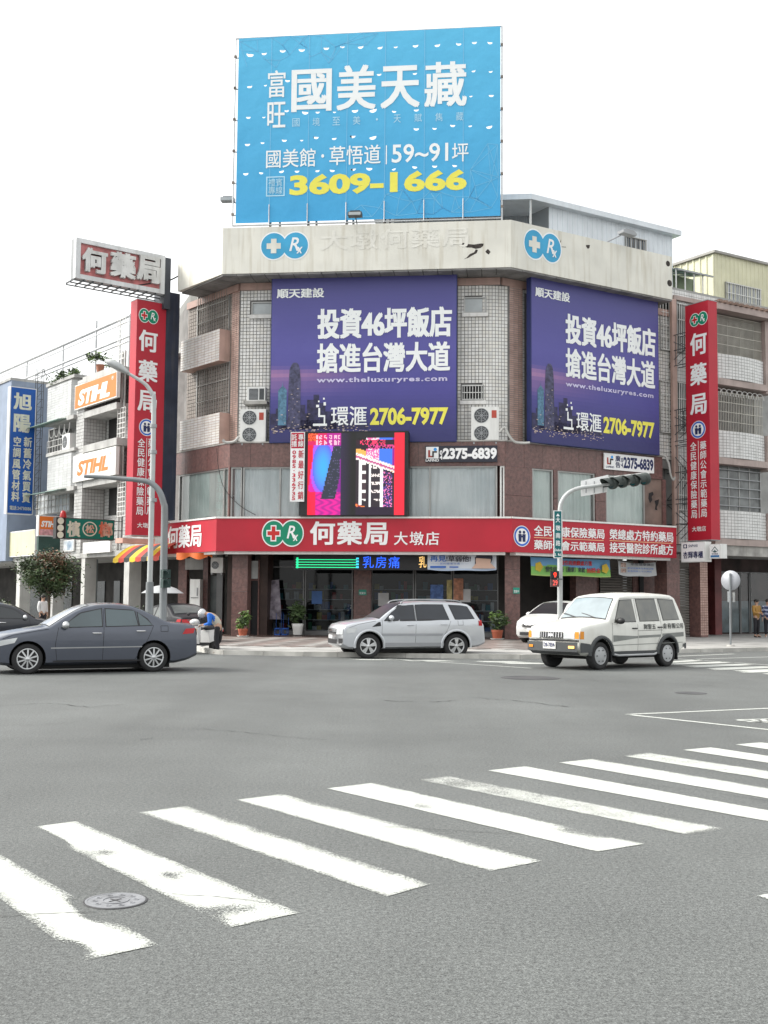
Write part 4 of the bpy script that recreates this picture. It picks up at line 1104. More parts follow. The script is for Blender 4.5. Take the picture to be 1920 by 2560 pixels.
for d_ in (-.95, -.5, -.05):
    B = MB(); B.wbox(WS2, rr_[0], rr_[1] + .1, rr_[2] - .10, rr_[2] - .062, d_ - .025, d_ + .025); B.build('lattice_rail', DGREY, t)
B = MB(); B.wbox(WS2, rr_[0], rr_[1], rr_[2] + .02, rr_[3], -.5, -.26); B.build('box_back', M('sign_back', (.3, .31, .32), .6), t)
# ---------------------------------------------------------------- LED display
def Z6(x, y): return (400 + x / 2.514, 1060 + y / 2.514)
DL = .28
lr = WC.rect(*Z6(928, 56), *Z6(1536, 572), d=DL); lo = WC.rect(*Z6(876, 50), *Z6(1540, 576), d=DL)
t = thing('led_display', 'bright LED screen with red borders above the red fascia sign', 'screen', WC.p((lo[0] + lo[1]) / 2, lo[2], DL))
B = MB(); B.wbox(WC, lo[0], lo[1] + .12, lo[2], lo[3] + .03, DL - .75, DL - .01); B.build('cabinet', BLACK, t)
rl = random.Random(3)
def led(u, v):
    n = rl.random()
    if u > .90 and v < 1: return (1, .01, .04)
    if u < .345:
        if v < .15:
            if .085 < u < .33 and (.02 < v < .075 or .09 < v < .15) and (int(u * 60) % 3) and n > .25: return (1, .55, .7)
            if u < .1 and v < .1: return (1, .12, .03) if n > .4 else (.5, .02, .0)
            return (.75, .0, .12) if u < .2 else (.5, 0, .3)
        edge = .035 + .02 * math.sin(v * 7)
        if u < edge: return (.95, .0, .03)
        # dark leaning tower
        L_ = .30 - .2 * v ; Rr = .345 - .02 * v
        if v > .16 and L_ < u < min(Rr, L_ + .13 + .02 * v) and v < .8: return (.02, .025, .05) if (int(v * 60) % 2 or n > .2) else (.10, .09, .2)
        if v > .72: return lerp((.95, .0, .35), (.45, .0, .28), .5 + .5 * math.sin(u * 70 + 3 * math.sin(v * 50))) if u > .08 else (.9, .0, .05)
        k = ((u - .16) / .11) ** 2 + ((v - .42) / .30) ** 2
        if k < 1: return lerp((.05, .45, 1), (.12, .12, .9), k)
        if k < 1.5: return (.45, .1, .85)
        return lerp((.85, .0, .4), (.25, 0, .3), u / .345)
    if u < .5 or v < .06: return lerp((.02, .01, .05), (0, 0, 0), (u - .345) * 9) if u < .5 else (.004, .004, .006)
    if .08 < v < .15:
        return (1, .04, .15) if (.54 < u < .8 and n > .45) else (.02, 0, .01)
    if .15 <= v < .19: return (.9, .05, .3) if .62 < u < .92 and n > .5 else (.01, 0, .01)
    y = v - .25 - (u - .53) * .42
    xw = u + (v - .3) * .10
    if v > .90: return (.01, .0, .02)
    if .0 < y < .035 or .06 < y < .085: return (1, .95, .9) if n > .15 else (.9, .4, .2)
    if y < 0:
        if u < .6: return (1, .5, .1) if y > -.06 else (0, 0, 0)
        if u < .74: return (1, .15, .45) if n > .4 else (.9, .85, .9)
        return (.05, .2, 1) if u < .88 else (.3, 0, .3)
    if .035 <= y <= .06: return (.6, .1, .3)
    if y < .62:
        if .535 < u < .565 or .635 < u < .66 or .755 < u < .78: return (1, 1, 1)
        if .565 < u < .60 and y < .55: return (1, 1, .95) if int(v * 26) % 3 == 0 else (.06, .03, .04)
        if .66 < u < .755 and y < .5: return (1, .9, .85) if (int(v * 30) % 3 == 0 and n > .35) else (.03, .02, .03)
        if .78 < u < .88: return (.9, .2, .5) if n > .75 else (.1, .05, .3) if n > .4 else (.02, 0, .02)
        return (.02, .01, .02)
    if y < .68: return (1, .25, .05) if n > .4 else (.2, .0, .05)
    return (.01, 0, .01)
print_panel(WC, lr, DL, led, 96, 82, printmat('led_pixels', .42), t, 'screen')
# white and red phone strip beside the screen
r = WC.rect(725.5, 1080, 761, 1254, d=DL + .05)
t = thing('phone_strip_sign', 'narrow white strip sign with red writing left of the LED screen', 'sign', WC.p((r[0] + r[1]) / 2, r[2], DL))
B = MB(); B.wbox(WC, *r, DL - .02, DL + .05); B.build('board', CLEANWHITE, t)
RP = M('crimson_print', (.5, .02, .05), .5)
q_ = sub(r, .0, .0, 1, .235)
B = MB(); B.wquad(WC, q_[0] + .03, q_[1] - .03, q_[2], q_[3] - .03, DL + .054); B.build('red_block', RP, t)
text('專\n線', WC, sub(r, .54, .03, .92, .215), DL + .06, CLEANWHITE, t, bold=.015); text('託\n播', WC, sub(r, .08, .03, .46, .215), DL + .06, CLEANWHITE, t, bold=.015)
text('\n'.join('新最好行銷'), WC, sub(r, .56, .26, .95, .97), DL + .06, RP, t, bold=.015, line=1.2)
text('\n'.join('0985·336735'), WC, sub(r, .14, .265, .42, .98), DL + .06, RP, t, bold=.03, line=.9)
# advertising company plates
def Z7(x, y): return (1000 + x / 3.318, 1060 + y / 3.318)
def plate(W, px, d, label, dark):
    r = W.rect(*px, d=d)
    t = thing('phone_plate', label, 'sign', W.p((r[0] + r[1]) / 2, r[2], d))
    B = MB(); B.wbox(W, *r, d - .06, d); B.build('board', M('plate_dark', (.02, .022, .035), .4, var=.1) if dark else CLEANWHITE, t)
    fg = CLEANWHITE if dark else NAVYP
    e = d + .006
    if dark:
        B = MB(); B.wquad(W, *sub(r, .01, .06, .185, .78), e); B.build('logo_field', CLEANWHITE, t)
        text('LAFINO', W, sub(r, .005, .80, .19, .97), e, CLEANWHITE, t, bold=.03)
        lg = (.02, .10, .18, .74)
        text('0\n4', W, sub(r, .2, .28, .24, .85), e, fg, t, bold=.03, line=.8)
        text('2375-6839', W, sub(r, .245, .12, .992, .84), e, fg, t, bold=.05)
    else:
        lg = (.03, .12, .19, .72)
        text('LAFINO', W, sub(r, .03, .78, .19, .90), e, fg, t, bold=.03)
        text('廣\n告', W, sub(r, .215, .1, .315, .85), e, NAVYP, t, bold=.02); text('0\n4', W, sub(r, .33, .2, .365, .8), e, fg, t, bold=.03, line=.8)
        text('2375-6839', W, sub(r, .375, .12, .985, .86), e, fg, t, bold=.045)
    g = sub(r, *lg); e += .004
    B = MB(); B.wquad(W, *sub(g, .12, .25, .3, .95), e); B.wquad(W, *sub(g, .3, .8, .55, .95), e); B.build('logo_mark', M('logo_red', (.35, .05, .04), .5), t)
    B = MB(); B.wquad(W, *sub(g, .48, .35, .62, .95), e + .002); B.wquad(W, *sub(g, .62, .35, .9, .5), e + .002); B.build('logo_mark', M('logo_black', (.03, .03, .03), .5), t)
    c = sub(g, .58, .02, .9, .34); B = MB(); B.disc(W, (c[0] + c[1]) / 2, (c[2] + c[3]) / 2, (c[3] - c[2]) / 2, e + .004, 16); B.build('logo_mark', M('logo_blue', (.05, .3, .7), .5), t)
plate(W2C, (*Z7(210, 180), *Z7(808, 315)), .1, 'dark plate with white phone number under the front violet billboard', True)
plate(W2R, (1511, 1138, 1635, 1178), .1, 'white plate with navy phone number under the right violet billboard', False)
# LED ticker under the fascia
r = WC.rect(736, 1387, 1070, 1423, d=-.75)
t = thing('led_ticker', 'black LED ticker with green bars and blue characters under the red sign', 'screen', WC.p((r[0] + r[1]) / 2, r[2], -.75))
B = MB(); B.wbox(WC, r[0] - .03, r[1] + .03, r[2] - .03, r[3], -.95, -.76); B.build('cabinet', BLACK, t)
def em_(n, c, e): return M(n, c, .5, var=0, emit=e)
GL = em_('led_green', (.02, .75, .30), .42); BL = em_('led_blue', (.02, .12, 1), .5); OL = em_('led_orange', (1, .62, .2), .42); CY = em_('led_cyan', (.05, .6, .9), .42)
e = -.752
B = MB()
for z in (.32, .50, .68, .86): B.wquad(WC, *sub(r, .01, z, .47, z + .05), e)
B.wquad(WC, *sub(r, .015, .2, .03, .95), e); B.build('led_bars', GL, t)
B = MB()
for z in (.2, .4, .6, .8): B.wquad(WC, *sub(r, .465, z, .485, z + .12), e + .003)
B.build('led_bars', CY, t)
wtext('乳房痛', WC, (907, 1391, 999, 1420), e, BL, t, bold=.0, sp=1.15); wtext('乳', WC, (1047, 1391, 1066, 1419), e, OL, t, bold=.0)
# cloth banners hanging in the arcade
PB = printmat('cloth_print', rough=.8)
def banner(W, px, d, label, fn, sagk):
    r = W.rect(*px, d=d)
    t = thing('cloth_banner', label, 'banner', W.p((r[0] + r[1]) / 2, r[3], d))
    print_panel(W, r, d, fn, 40, 16, PB, t, 'cloth', sag=lambda u, v: (-.05 * math.sin(math.pi * u) * sagk - .02 * v * math.sin(u * 9), .04 * math.sin(u * 11 + v * 2)))
    for u in (0, 1):
        s = r[0] + (r[1] - r[0]) * u; MB().tube([W.p(s, r[3], d), W.p(s, 3.78, d - .05)], .008, 4).build('cord', WHITE, t)
    return t, r
t, r = banner(WC, (1069, 1385, 1241, 1424), -.62, 'white cloth banner with a face, hung right of the LED ticker', lambda u, v: (.62, .66, .72) if v < .88 else (.45, .55, .7), 1)
e = -.565
INK = M('ink_print', (.03, .03, .05), .6); INKB = M('blue_ink', (.04, .14, .5), .6); SKIN = M('face_print', (.62, .42, .33), .6, var=.05)
text('再見', W=WC, rect=sub(r, .04, .10, .27, .5), d=e, mat=INKB, parent=t, bold=.02); text('!草弱他!', W=WC, rect=sub(r, .275, .10, .63, .5), d=e, mat=INK, parent=t, bold=.02)
text('— — 您的健康守護 — —', WC, sub(r, .05, .56, .6, .68), e, INKB, t)
B = MB(); B.wquad(WC, *sub(r, .04, .78, .27, .9), e); B.wquad(WC, *sub(r, .32, .8, .45, .88), e); B.build('print_bar', INKB, t)
B = MB(); g = sub(r, .74, .1, .88, .8); B.disc(WC, (g[0] + g[1]) / 2, (g[2] + g[3]) / 2 + .02, .30, e + .01, 20); B.wpoly(WC, [((g[0] + g[1]) / 2 - .45, r[2] + .05), ((g[0] + g[1]) / 2 + .5, r[2] + .05), ((g[0] + g[1]) / 2 + .2, r[2] + .35), ((g[0] + g[1]) / 2 - .2, r[2] + .35)], e + .008); B.build('face_print', SKIN, t)
B = MB(); B.disc(WC, (g[0] + g[1]) / 2 + .04, (g[2] + g[3]) / 2 + .14, .33, e + .005, 20); B.wpoly(WC, [((g[0] + g[1]) / 2 - .30, (g[2] + g[3]) / 2 + .12), ((g[0] + g[1]) / 2 + .30, (g[2] + g[3]) / 2 + .08), ((g[0] + g[1]) / 2 + .2, (g[2] + g[3]) / 2 + .32), ((g[0] + g[1]) / 2 - .2, (g[2] + g[3]) / 2 + .32)], e + .015); B.wquad(WC, *sub(r, .69, .2, .72, .75), e + .006); B.build('hair_print', INK, t)
t, r = banner(WR, (1326, 1396, 1526, 1440), -.75, 'blue and green cloth banner with red headline behind the street name pole', lambda u, v: (.16, .36, .60) if v < .5 - .1 * math.sin(u * 6) else (.22, .48, .12) if v < .93 else (.35, .5, .15), .3)
e = -.69
text('慢性病連續處方箋', WR, sub(r, .35, .12, .75, .4), e, REDW, t, bold=.02); text('慢性病患憑〔藥單〕來就', WR, sub(r, .17, .48, .66, .8), e, INK, t, bold=.02); text('抽獎金', WR, sub(r, .68, .5, .86, .8), e, REDW, t, bold=.02)
B = MB()
AMB = M('amber_print', (.6, .42, .04), .6)
for u in (.09, .92): g = sub(r, u - .05, .3, u + .05, .75); MB().disc(WR, (g[0] + g[1]) / 2, (g[2] + g[3]) / 2, .22, e, 5).build('leaf_print', AMB, t)
t, r = banner(WR, (1545, 1404, 1641, 1437), -.72, 'small grey cloth banner with faint lines right of the green banner', lambda u, v: (.46, .47, .48), 1.6)
text('年度健康講座', WR, sub(r, .3, .12, .92, .32), -.66, INK, t); text('歡迎蒞臨本店參加活動', WR, sub(r, .22, .45, .9, .58), -.66, INKB, t); text('服務時間上午九時起', WR, sub(r, .22, .68, .85, .8), -.66, INKB, t)
B = MB(); B.wquad(WR, *sub(r, .05, .12, .18, .45), -.66); B.wquad(WR, *sub(r, .05, .55, .18, .85), -.66); B.build('photo_print', M('photo_tint', (.4, .28, .24), .6, var=.5, scale=9), t)
# air conditioners on the front
def acunit(W, px, d, label, fans=1, dep=.42, group='outdoor air conditioner units', redlabel=True):
    r = W.rect(*px, d=d)
    t = thing('air_conditioner', label, 'air conditioner', W.p((r[0] + r[1]) / 2, r[2], d), group=group)
    B = MB(); B.wbox(W, *r, d - dep, d); B.build('case', WHITE, t)
    w, h = r[1] - r[0], r[3] - r[2]
    rr = min(w * .31, h / fans * .42)
    for i in range(fans):
        c = (r[0] + w * .37, r[2] + h * (i + .5) / fans)
        B = MB(); B.disc(W, *c, rr, d + .004, 20); o = B.build('fan_opening', DGREY, t)
        B = MB()
        for k in (1, .75, .5, .25): B.disc(W, *c, rr * k, d + .02, 20, 0, 1, ring=rr * k - .014)
        for k in range(8):
            a = k * math.pi / 4; B.add([W.p(c[0] + .01 * math.sin(a), c[1] - .01 * math.cos(a), d + .022), W.p(c[0] - .01 * math.sin(a), c[1] + .01 * math.cos(a), d + .022), W.p(c[0] + rr * math.cos(a) - .01 * math.sin(a), c[1] + rr * math.sin(a) + .01 * math.cos(a), d + .022), W.p(c[0] + rr * math.cos(a) + .01 * math.sin(a), c[1] + rr * math.sin(a) - .01 * math.cos(a), d + .022)], [(0, 1, 2, 3)])
        B.build('fan_grille', GREY, o)
    if redlabel:
        B = MB(); B.wquad(W, *sub(r, .74, .1, .92, .32), d + .004); B.build('red_label', M('label_red', (.4, .06, .04), .5), t)
    for u in (.1, .9):
        s = r[0] + w * u; MB().wbox(W, s - .03, s + .03, r[2] - .08, r[2] - .002, d - dep, d + .03).build('bracket', GREY, t)
    return t
acunit(WC, (600, 1023, 664, 1108), -.72, 'white two-fan outdoor unit on the ledge left of the front billboard', 2)
acunit(WC, (1178, 1017, 1247, 1105), -.72, 'white two-fan outdoor unit on the ledge under the barred window', 2)
r = WC.rect(617, 967, 663, 1003, d=-.85)
t = thing('window_air_conditioner', 'old window air conditioner with dark grille left of the front billboard', 'air conditioner', WC.p(r[0], r[2], -.85))
MB().wbox(WC, *r, -1.3, -.85).build('case', WHITE, t)
o = MB().wquad(WC, *sub(r, .12, .12, .62, .9), -.846).build('grille_opening', DGREY, t)
b = MB()
for i in range(9): b.wbox(WC, *sub(r, .12, .13 + i * .085, .62, .16 + i * .085), -.846, -.83)
b.build('grille_slats', GREY, o, kind='stuff')
MB().wquad(WC, *sub(r, .68, .12, .94, .9), -.846).build('side_grille', DGREY, t)
MB().wbox(WC, r[0] - .1, r[1] + .1, r[2] - .14, r[2] - .003, -1.2, -.7).build('shelf', CONC, t)
# drain hose and cables
HOSE = M('grey_hose', (.45, .45, .43), .6, var=.15)
def hose(W, pts, d, r, label, name='drain_hose', mat=None, cat='hose'):
    P = [V(W.p(*W.hit(x, y, d), d)) for x, y in pts]
    Q = []
    for i in range(len(P) - 1):
        p0, p1, p2, p3 = P[max(i - 1, 0)], P[i], P[i + 1], P[min(i + 2, len(P) - 1)]
        for k in range(6):
            t_ = k / 6; Q.append(.5 * ((2 * p1) + (p2 - p0) * t_ + (2 * p0 - 5 * p1 + 4 * p2 - p3) * t_ ** 2 + (3 * p1 - p0 - 3 * p2 + p3) * t_ ** 3))
    Q.append(P[-1])
    setp(MB().tube(Q, r, 6).build(name, mat or HOSE), label, cat)
hose(WC, [(1250, 1080), (1262, 1068), (1272, 1088), (1290, 1106), (1325, 1107)], -.55, .05, 'grey drain hose looping from the right outdoor unit along the ledge')
hose(W2R, [(1325, 1105), (1450, 1116), (1640, 1135), (1668, 1150), (1676, 1185), (1683, 1200), (1687, 1193)], .08, .05, 'grey drain hose running under the right billboard with a hooked end')
hose(WC, [(597, 1092), (585, 1104), (565, 1106), (557, 1100)], -.6, .06, 'short grey hose from the left outdoor unit along the ledge')
hose(WC, [(542, 1120), (545, 1160), (556, 1210), (575, 1240), (605, 1268), (640, 1288)], -.55, .012, 'black cable sagging across the first floor curtains', 'cable', BLACK, 'cable')

hose(WS2, [(330, 716), (380, 708), (420, 702), (446, 690)], -.1, .03, 'black cable running from the roof sign to the parapet soffit', 'cable', BLACK, 'cable')
# ================================================================== NEIGHBOURS, LEFT STREET
sx = lambda px, y=1150, d=0: WL.hit(px, y, d)[0]
PLA = M('grey_plaster', (.40, .40, .39), .85, var=.15, streak=.5, dirt=(.2, .19, .17))
PLW = M('white_plaster', (.48, .48, .465), .8, var=.1, streak=.4, dirt=(.35, .34, .32))
TILEL = [M('left_tile', (.50, .50, .49), .35, var=.08, streak=.3, dirt=(.25, .24, .22)), M('left_tile_grey', (.44, .44, .43), .35, var=.08, streak=.3)]
SIDING = [M('white_siding', (.54, .55, .55), .5, var=.05, streak=.25), M('white_siding_b', (.50, .51, .51), .5, var=.05, streak=.25)]
sa_, sb_ = sx(88), sx(322)
zr = WL.hit(245, 934, -.1)[1]
sh = thing('shophouse', 'four storey tiled shophouse with orange and white signs, left of the corner', 'building', WL.p((sa_ + sb_) / 2, 0, -1))
b = MB(); b.wbox(WL, sa_, -LEN_L - 1.25, 3.7, zr - .05, -9, -1.32); b.build('wall', GROUT, sh)
b = MB(); b.wbox(WL, sa_, -LEN_L - 1.2, zr - .045, zr + .2, -9, -.9); b.build('roof_slab', PLA, sh)
tiles(WL, sa_, sb_, 3.9, zr - .2, -1.32, sh, TILEL, pitch=.17, holes=[])
a, c = sx(188, d=-.1), sx(207, d=-.1)
MB().wbox(WL, a, c, 3.7, zr, -1.3, -.12).build('pilaster', GROUT, sh)
tiles(WL, a, c, 3.7, zr, -.12, sh, TILEL, pitch=.17, name='pilaster_tiles')
# side of the pilaster towards the camera
pw = WL.p(c, 0, -1.3); WPs = Wall((pw.x, pw.y), (-WL.n.x, -WL.n.y)); WPs = Wall((WL.p(c, 0, -.12).x, WL.p(c, 0, -.12).y), (.79, .61))
tiles(WPs, 0, 1.15, 3.7, zr, .004, sh, TILEL, pitch=.17, name='pilaster_tiles')
def lbox(x0, y0, x1, y1, d0, d1, name, mat, parent=sh):
    r = WL.rect(x0, y0, x1, y1, d=d1)
    return MB().wbox(WL, r[0], r[1], r[2], r[3], d0, d1).build(name, mat, parent)
def lside(x0, y0, x1, y1, d1, name, parent=sh, p=.5, pz=.13, mats=SIDING):
    r = WL.rect(x0, y0, x1, y1, d=d1); return tiles(WL, r[0], r[1], r[2], r[3], d1, parent, mats, pitch=p, pz=pz, name=name, gap=.015)
# bay balconies on the left half
for y0, y1 in ((958, 1048), (1136, 1222)):
    lbox(119, y0, 178, y1, -1.3, .0, 'balcony', PLW); lside(119, y0 + 3, 178, y1 - 2, .0, 'balcony_siding')
    r = WL.rect(119, y0, 178, y1, d=0)
    # slanted facet at the right end
    A = WL.p(r[1], 0, 0); Bq = WL.p(r[1] + .45, 0, -.5); WF = between((A.x, A.y), (Bq.x, Bq.y))
    MB().wbox(WF, .01, .66, r[2], r[3], -.3, -.004).build('balcony_facet', PLW, sh); tiles(WF, .01, .66, r[2] + .05, r[3] - .05, 0, sh, SIDING, pitch=.3, pz=.13, name='balcony_siding', gap=.015)
    MB().wbox(WL, r[0] - .1, r[1] + .5, r[3] + .002, r[3] + .16, -1.3, .08).build('balcony_cap', PLA, sh)
    MB().wbox(WL, r[0] - .1, r[1] + .5, r[2] - .2, r[2] - .002, -1.3, .06).build('balcony_slab', PLA, sh)
AWG = M('green_sheet', (.22, .33, .29), .5, var=.15, streak=.3)
for y, yb in ((1046, 1062), (1216, 1230)):
    A = WL.hit(96, y + 12, -.2); Bq = WL.hit(178, y - 8, -.2)
    B = MB(); z = (A[1] + Bq[1]) / 2
    B.hexa([WL.p(A[0], z - .35, .55), WL.p(Bq[0], z - .35, .55), WL.p(Bq[0], z, -1.2), WL.p(A[0], z, -1.2), WL.p(A[0], z - .32, .55), WL.p(Bq[0], z - .32, .55), WL.p(Bq[0], z + .03, -1.2), WL.p(A[0], z + .03, -1.2)])
    B.build('sheet_awning', AWG, sh)
window(WL, None, sh, rect=WL.rect(123, 1070, 172, 1130, d=-1.2), d=-1.2, glazing=DARKIN, grille=0, sill=False, fr=.06)
window(WL, None, sh, rect=WL.rect(93, 1232, 174, 1283, d=-.6), d=-.6, glazing=GLAZ, grille=9, rows=4, sill=False, gm=GRL)
r = WL.rect(123, 1064, 174, 1090, d=-.1); B = MB()
for i in range(4):
    s = r[0] + (r[1] - r[0]) * (i + .5) / 4; w = (r[1] - r[0]) / 8
    pts = [WL.p(s + w * math.cos(t_ * math.pi / 8), r[3] - w * 1.6 * math.sin(t_ * math.pi / 8), -.1) for t_ in range(9)]; B.tube(pts, .025, 5)
    B.tube([WL.p(s - w, r[3], -.1), WL.p(s - w, r[2] - .5, -.1)], .02, 4)
B.build('scalloped_grille', WHITE, sh)
r = WL.rect(118, 1098, 172, 1128, d=-.05); B = MB()
for i in range(9): s = r[0] + (r[1] - r[0]) * i / 8; B.tube([WL.p(s, r[2], -.05), WL.p(s, r[3], -.05)], .015, 4)
for z in (r[2], (r[2] + r[3]) / 2, r[3]): B.tube([WL.p(r[0], z, -.05), WL.p(r[1], z, -.05)], .015, 4)
B.build('balcony_rail', WHITE, sh)
acunit(WL, (155, 1085, 174, 1124), .02, 'small outdoor unit on the barred balcony of the left shophouse', 1, redlabel=False)
# recessed bay behind the shop signs
lbox(207, 1018, 291, 1034, -1.3, -.1, 'slab', PLA); lbox(207, 1104, 291, 1122, -1.3, -.05, 'ledge', PLA); lbox(207, 928, 291, 944, -1.3, .05, 'slab', PLW); lbox(207, 1196, 291, 1212, -1.3, -.1, 'slab', PLA)
for y0, y1 in ((1046, 1100), (1208, 1288)):
    r = WL.rect(272, y0, 290, y1, d=-1.28); MB().wbox(WL, *r, -1.4, -1.28).build('dark_opening', DARKIN, sh)
# lattice box and drain pipes at the right end
for y0, y1 in ((797, 897), (1020, 1095), (1195, 1290)):
    r = WL.rect(294, y0, 313, y1, d=-.3); B = MB()
    n = max(4, int((r[3] - r[2]) / .22))
    for i in range(n + 1): z = r[2] + (r[3] - r[2]) * i / n; B.wbox(WL, r[0], r[1], z - .014, z + .014, -.32, -.29)
    for i in range(4): s = r[0] + (r[1] - r[0]) * i / 3; B.wbox(WL, s - .014, s + .014, r[2], r[3], -.315, -.295)
    B.build('lattice_screen', WHITE, sh)
for px, rr0 in ((300, .07), (307, .05)):
    s = sx(px, d=-.45); MB().tube([WL.p(s, 3.6, -.45), WL.p(s, zr + .8, -.45)], rr0, 8).build('drain_pipe', PLW, sh)
MB().tube([WL.p(*WL.hit(208, 1040, -1.1), -1.1), WL.p(*WL.hit(211, 1210, -1.0), -1.0), WL.p(*WL.hit(222, 1288, -1.0), -1.0)], .025, 5).build('hanging_cable', BLACK, sh)
# roof terrace railing far up
DR = -1.6
zt_, zl_ = WL.hit(150, 866, DR)[1], WL.hit(150, 911, DR)[1]
rl_ = thing('roof_railing', 'long pale railing along the roof terrace of the left row of houses', 'railing', WL.p(sx(150, d=DR), zl_, DR))
for z, rr0 in ((zt_, .09), (zt_ - .28, .03), (zl_, .07), (zl_ - .25, .05)):
    MB().tube([WL.p(sx(-40, d=DR), z, DR), WL.p(sx(318, d=DR), z, DR)], rr0, 6).build('rail', STEEL, rl_)
for px in (-30, 60, 150, 232, 292, 316):
    s = sx(px, d=DR); MB().tube([WL.p(s, zr - .1, DR), WL.p(s, zt_ + (.5 if px == 232 else 0), DR)], .06, 6).build('post', STEEL, rl_)
B = MB(); n = 60
for i in range(n): s = sx(-30, d=DR) + (sx(316, d=DR) - sx(-30, d=DR)) * i / n; B.tube([WL.p(s, zl_, DR), WL.p(s, zt_ - .28, DR)], .008, 3, cap=False)
B.build('wire_mesh', STEEL, rl_, kind='stuff')
# -- shop signs
ORG = M('orange_vinyl', (.72, .17, .02), .45, var=.06)
def flat_sign(W, px, d, face, name, label, th=.18, rim=WHITE, cat='sign', group=None, inset=.05):
    r = W.rect(*px, d=d)
    t = thing(name, label, cat, W.p((r[0] + r[1]) / 2, r[2], d), group=group)
    MB().wbox(W, *r, d - th, d).build('box', rim, t)
    MB().wquad(W, r[0] + inset, r[1] - inset, r[2] + inset, r[3] - inset, d + .004).build('face', face, t)
    return t, r
def shear_word(t, W, r, u0, v0, u1, v1, d, mat, body='STIHL'):
    text(body, W, sub(r, u0, v0, u1, v1), d, mat, t, bold=.05, shear=.22, sp=.95)
t, r = flat_sign(WL, (187.5, 946, 291.5, 1009), .05, ORG, 'shop_sign', 'orange shop sign with slanted white capitals on the left shophouse')
shear_word(t, WL, r, .09, .26, .85, .88, .058, WHP); text('®', WL, sub(r, .88, .14, .93, .28), .058, WHP, t)
t, r = flat_sign(WL, (183, 1128, 289, 1196), .05, CLEANWHITE, 'shop_sign', 'white shop sign with slanted orange capitals on the left shophouse')
shear_word(t, WL, r, .10, .24, .84, .80, .058, ORG); text('®', WL, sub(r, .87, .14, .91, .28), .058, ORG, t)
def perp(px, d=0, y=1150): q_ = WL.p(sx(px, y, d), 0, d); return Wall((q_.x, q_.y), UL)
# blue air conditioning sign far left
WB1 = perp(103, -.3)
BLU = M('blue_sign_vinyl', (.008, .085, .36), .45, var=.1, streak=.15, dirt=(.1, .15, .3)); CREAMP = M('cream_print', (.62, .63, .52), .5, var=.1, streak=.4, dirt=(.25, .3, .4))
t, r = flat_sign(WB1, (21, 968, 87, 1286), .0, BLU, 'vertical_sign', 'tall blue sign with cream characters at the far left', th=.38, rim=FRW)
for body, px, bo, ln in (('旭', (34, 982, 80, 1026), .04, 1), ('陽', (34, 1035, 76.5, 1082), .04, 1), ('\n'.join('空調風管材料'), (30.5, 1091, 51, 1254), .03, 1.05), ('\n'.join('新舊冷氣買賣'), (57, 1092, 78, 1257), .03, 1.05), ('電話:24730086', (24, 1265, 78, 1276), .01, 1)):
    wtext(body, WB1, px, .01, CREAMP, t, bold=bo, line=ln)
B = MB(); e0_ = r[1] + .05; e1_ = r[1] + .4; z0, z1 = r[2] + .3, r[3] + 1.2
for s in (e0_, e1_):
    for d_ in (-.05, -.33): B.tube([WB1.p(s, z0, d_), WB1.p(s, z1, d_)], .02, 4)
n = 18
for i in range(n):
    za, zb = z0 + (z1 - z0) * i / n, z0 + (z1 - z0) * (i + 1) / n
    B.tube([WB1.p(e0_, za, -.05), WB1.p(e1_, za, -.05)], .014, 4); B.tube([WB1.p(e0_, za, -.33), WB1.p(e1_, zb, -.33)], .012, 4)
B.tube([WB1.p(e1_, z1, -.2), WB1.p(e1_ + .9, z1 - 1.6, -.2)], .02, 4)
B.build('lattice_mast', DGREY, t)
# small orange box sign, green sign, lamp box
WB2 = perp(155, -.2, 1300)
t, r = flat_sign(WB2, (96, 1289, 148, 1341), .0, ORG, 'shop_sign', 'small orange box sign with faded pink lower panel beside the green sign', th=.3)
MB().wquad(WB2, *sub(r, .07, .66, .98, .95), .008).build('lower_face', M('faded_pink', (.55, .28, .30), .5, var=.3, scale=8), t)
text('STIHL', WB2, sub(r, .12, .26, .92, .56), .01, WHP, t, bold=.05, shear=.22)
t2 = MB().wbox(WB2, r[0] + .05, r[1] + .1, r[2] - 1.2, r[2] - .02, -.3, -.05).build('lower_box', M('dark_green_sheet', (.03, .07, .06), .6, var=.2), t)
WB3 = perp(312, .0, 1320)
GRN = M('green_sign_vinyl', (.0, .15, .115), .45, var=.12)
t, r = flat_sign(WB3, (163, 1297, 286, 1349), .0, GRN, 'betel_nut_sign', 'green sign with big red and cream characters and a ringed one between them', th=.4, rim=DGREY, inset=.04)
RC = M('red_cream_print', (.62, .55, .45), .5, var=.1, col2=(.55, .10, .05), scale=3)
wtext('檳', WB3, (168, 1302, 201, 1343), .01, CREAMP, t, bold=.04); wtext('榔', WB3, (247, 1304, 282, 1344), .01, RC, t, bold=.04)
g = WB3.rect(206, 1304, 243, 1341, d=.01); B = MB(); B.disc(WB3, (g[0] + g[1]) / 2, (g[2] + g[3]) / 2, (g[3] - g[2]) / 2, .01, 24, 0, (g[1] - g[0]) / (g[3] - g[2]), ring=(g[3] - g[2]) * .42); B.build('ring_print', CREAMP, t)
text('松', WB3, sub(g, .2, .2, .8, .8), .01, RC, t, bold=.04)
B = MB(); a = r[1]
for z in (r[2] + .05, (r[2] + r[3]) / 2, r[3] - .05): B.tube([WB3.p(a, z, -.1), WB3.p(a + .45, z, -.1)], .02, 4)
B.tube([WB3.p(a + .43, r[2] - .2, -.1), WB3.p(a + .43, r[3] + .2, -.1)], .025, 4); B.build('side_frame', DGREY, t)
a = r[0]; tl = thing('lamp_box', 'black box with three pale round lamps left of the green sign', 'sign', WB3.p(a - .2, r[2], 0))
MB().wbox(WB3, a - .42, a - .03, r[2], r[3], -.35, 0).build('box', BLACK, tl)
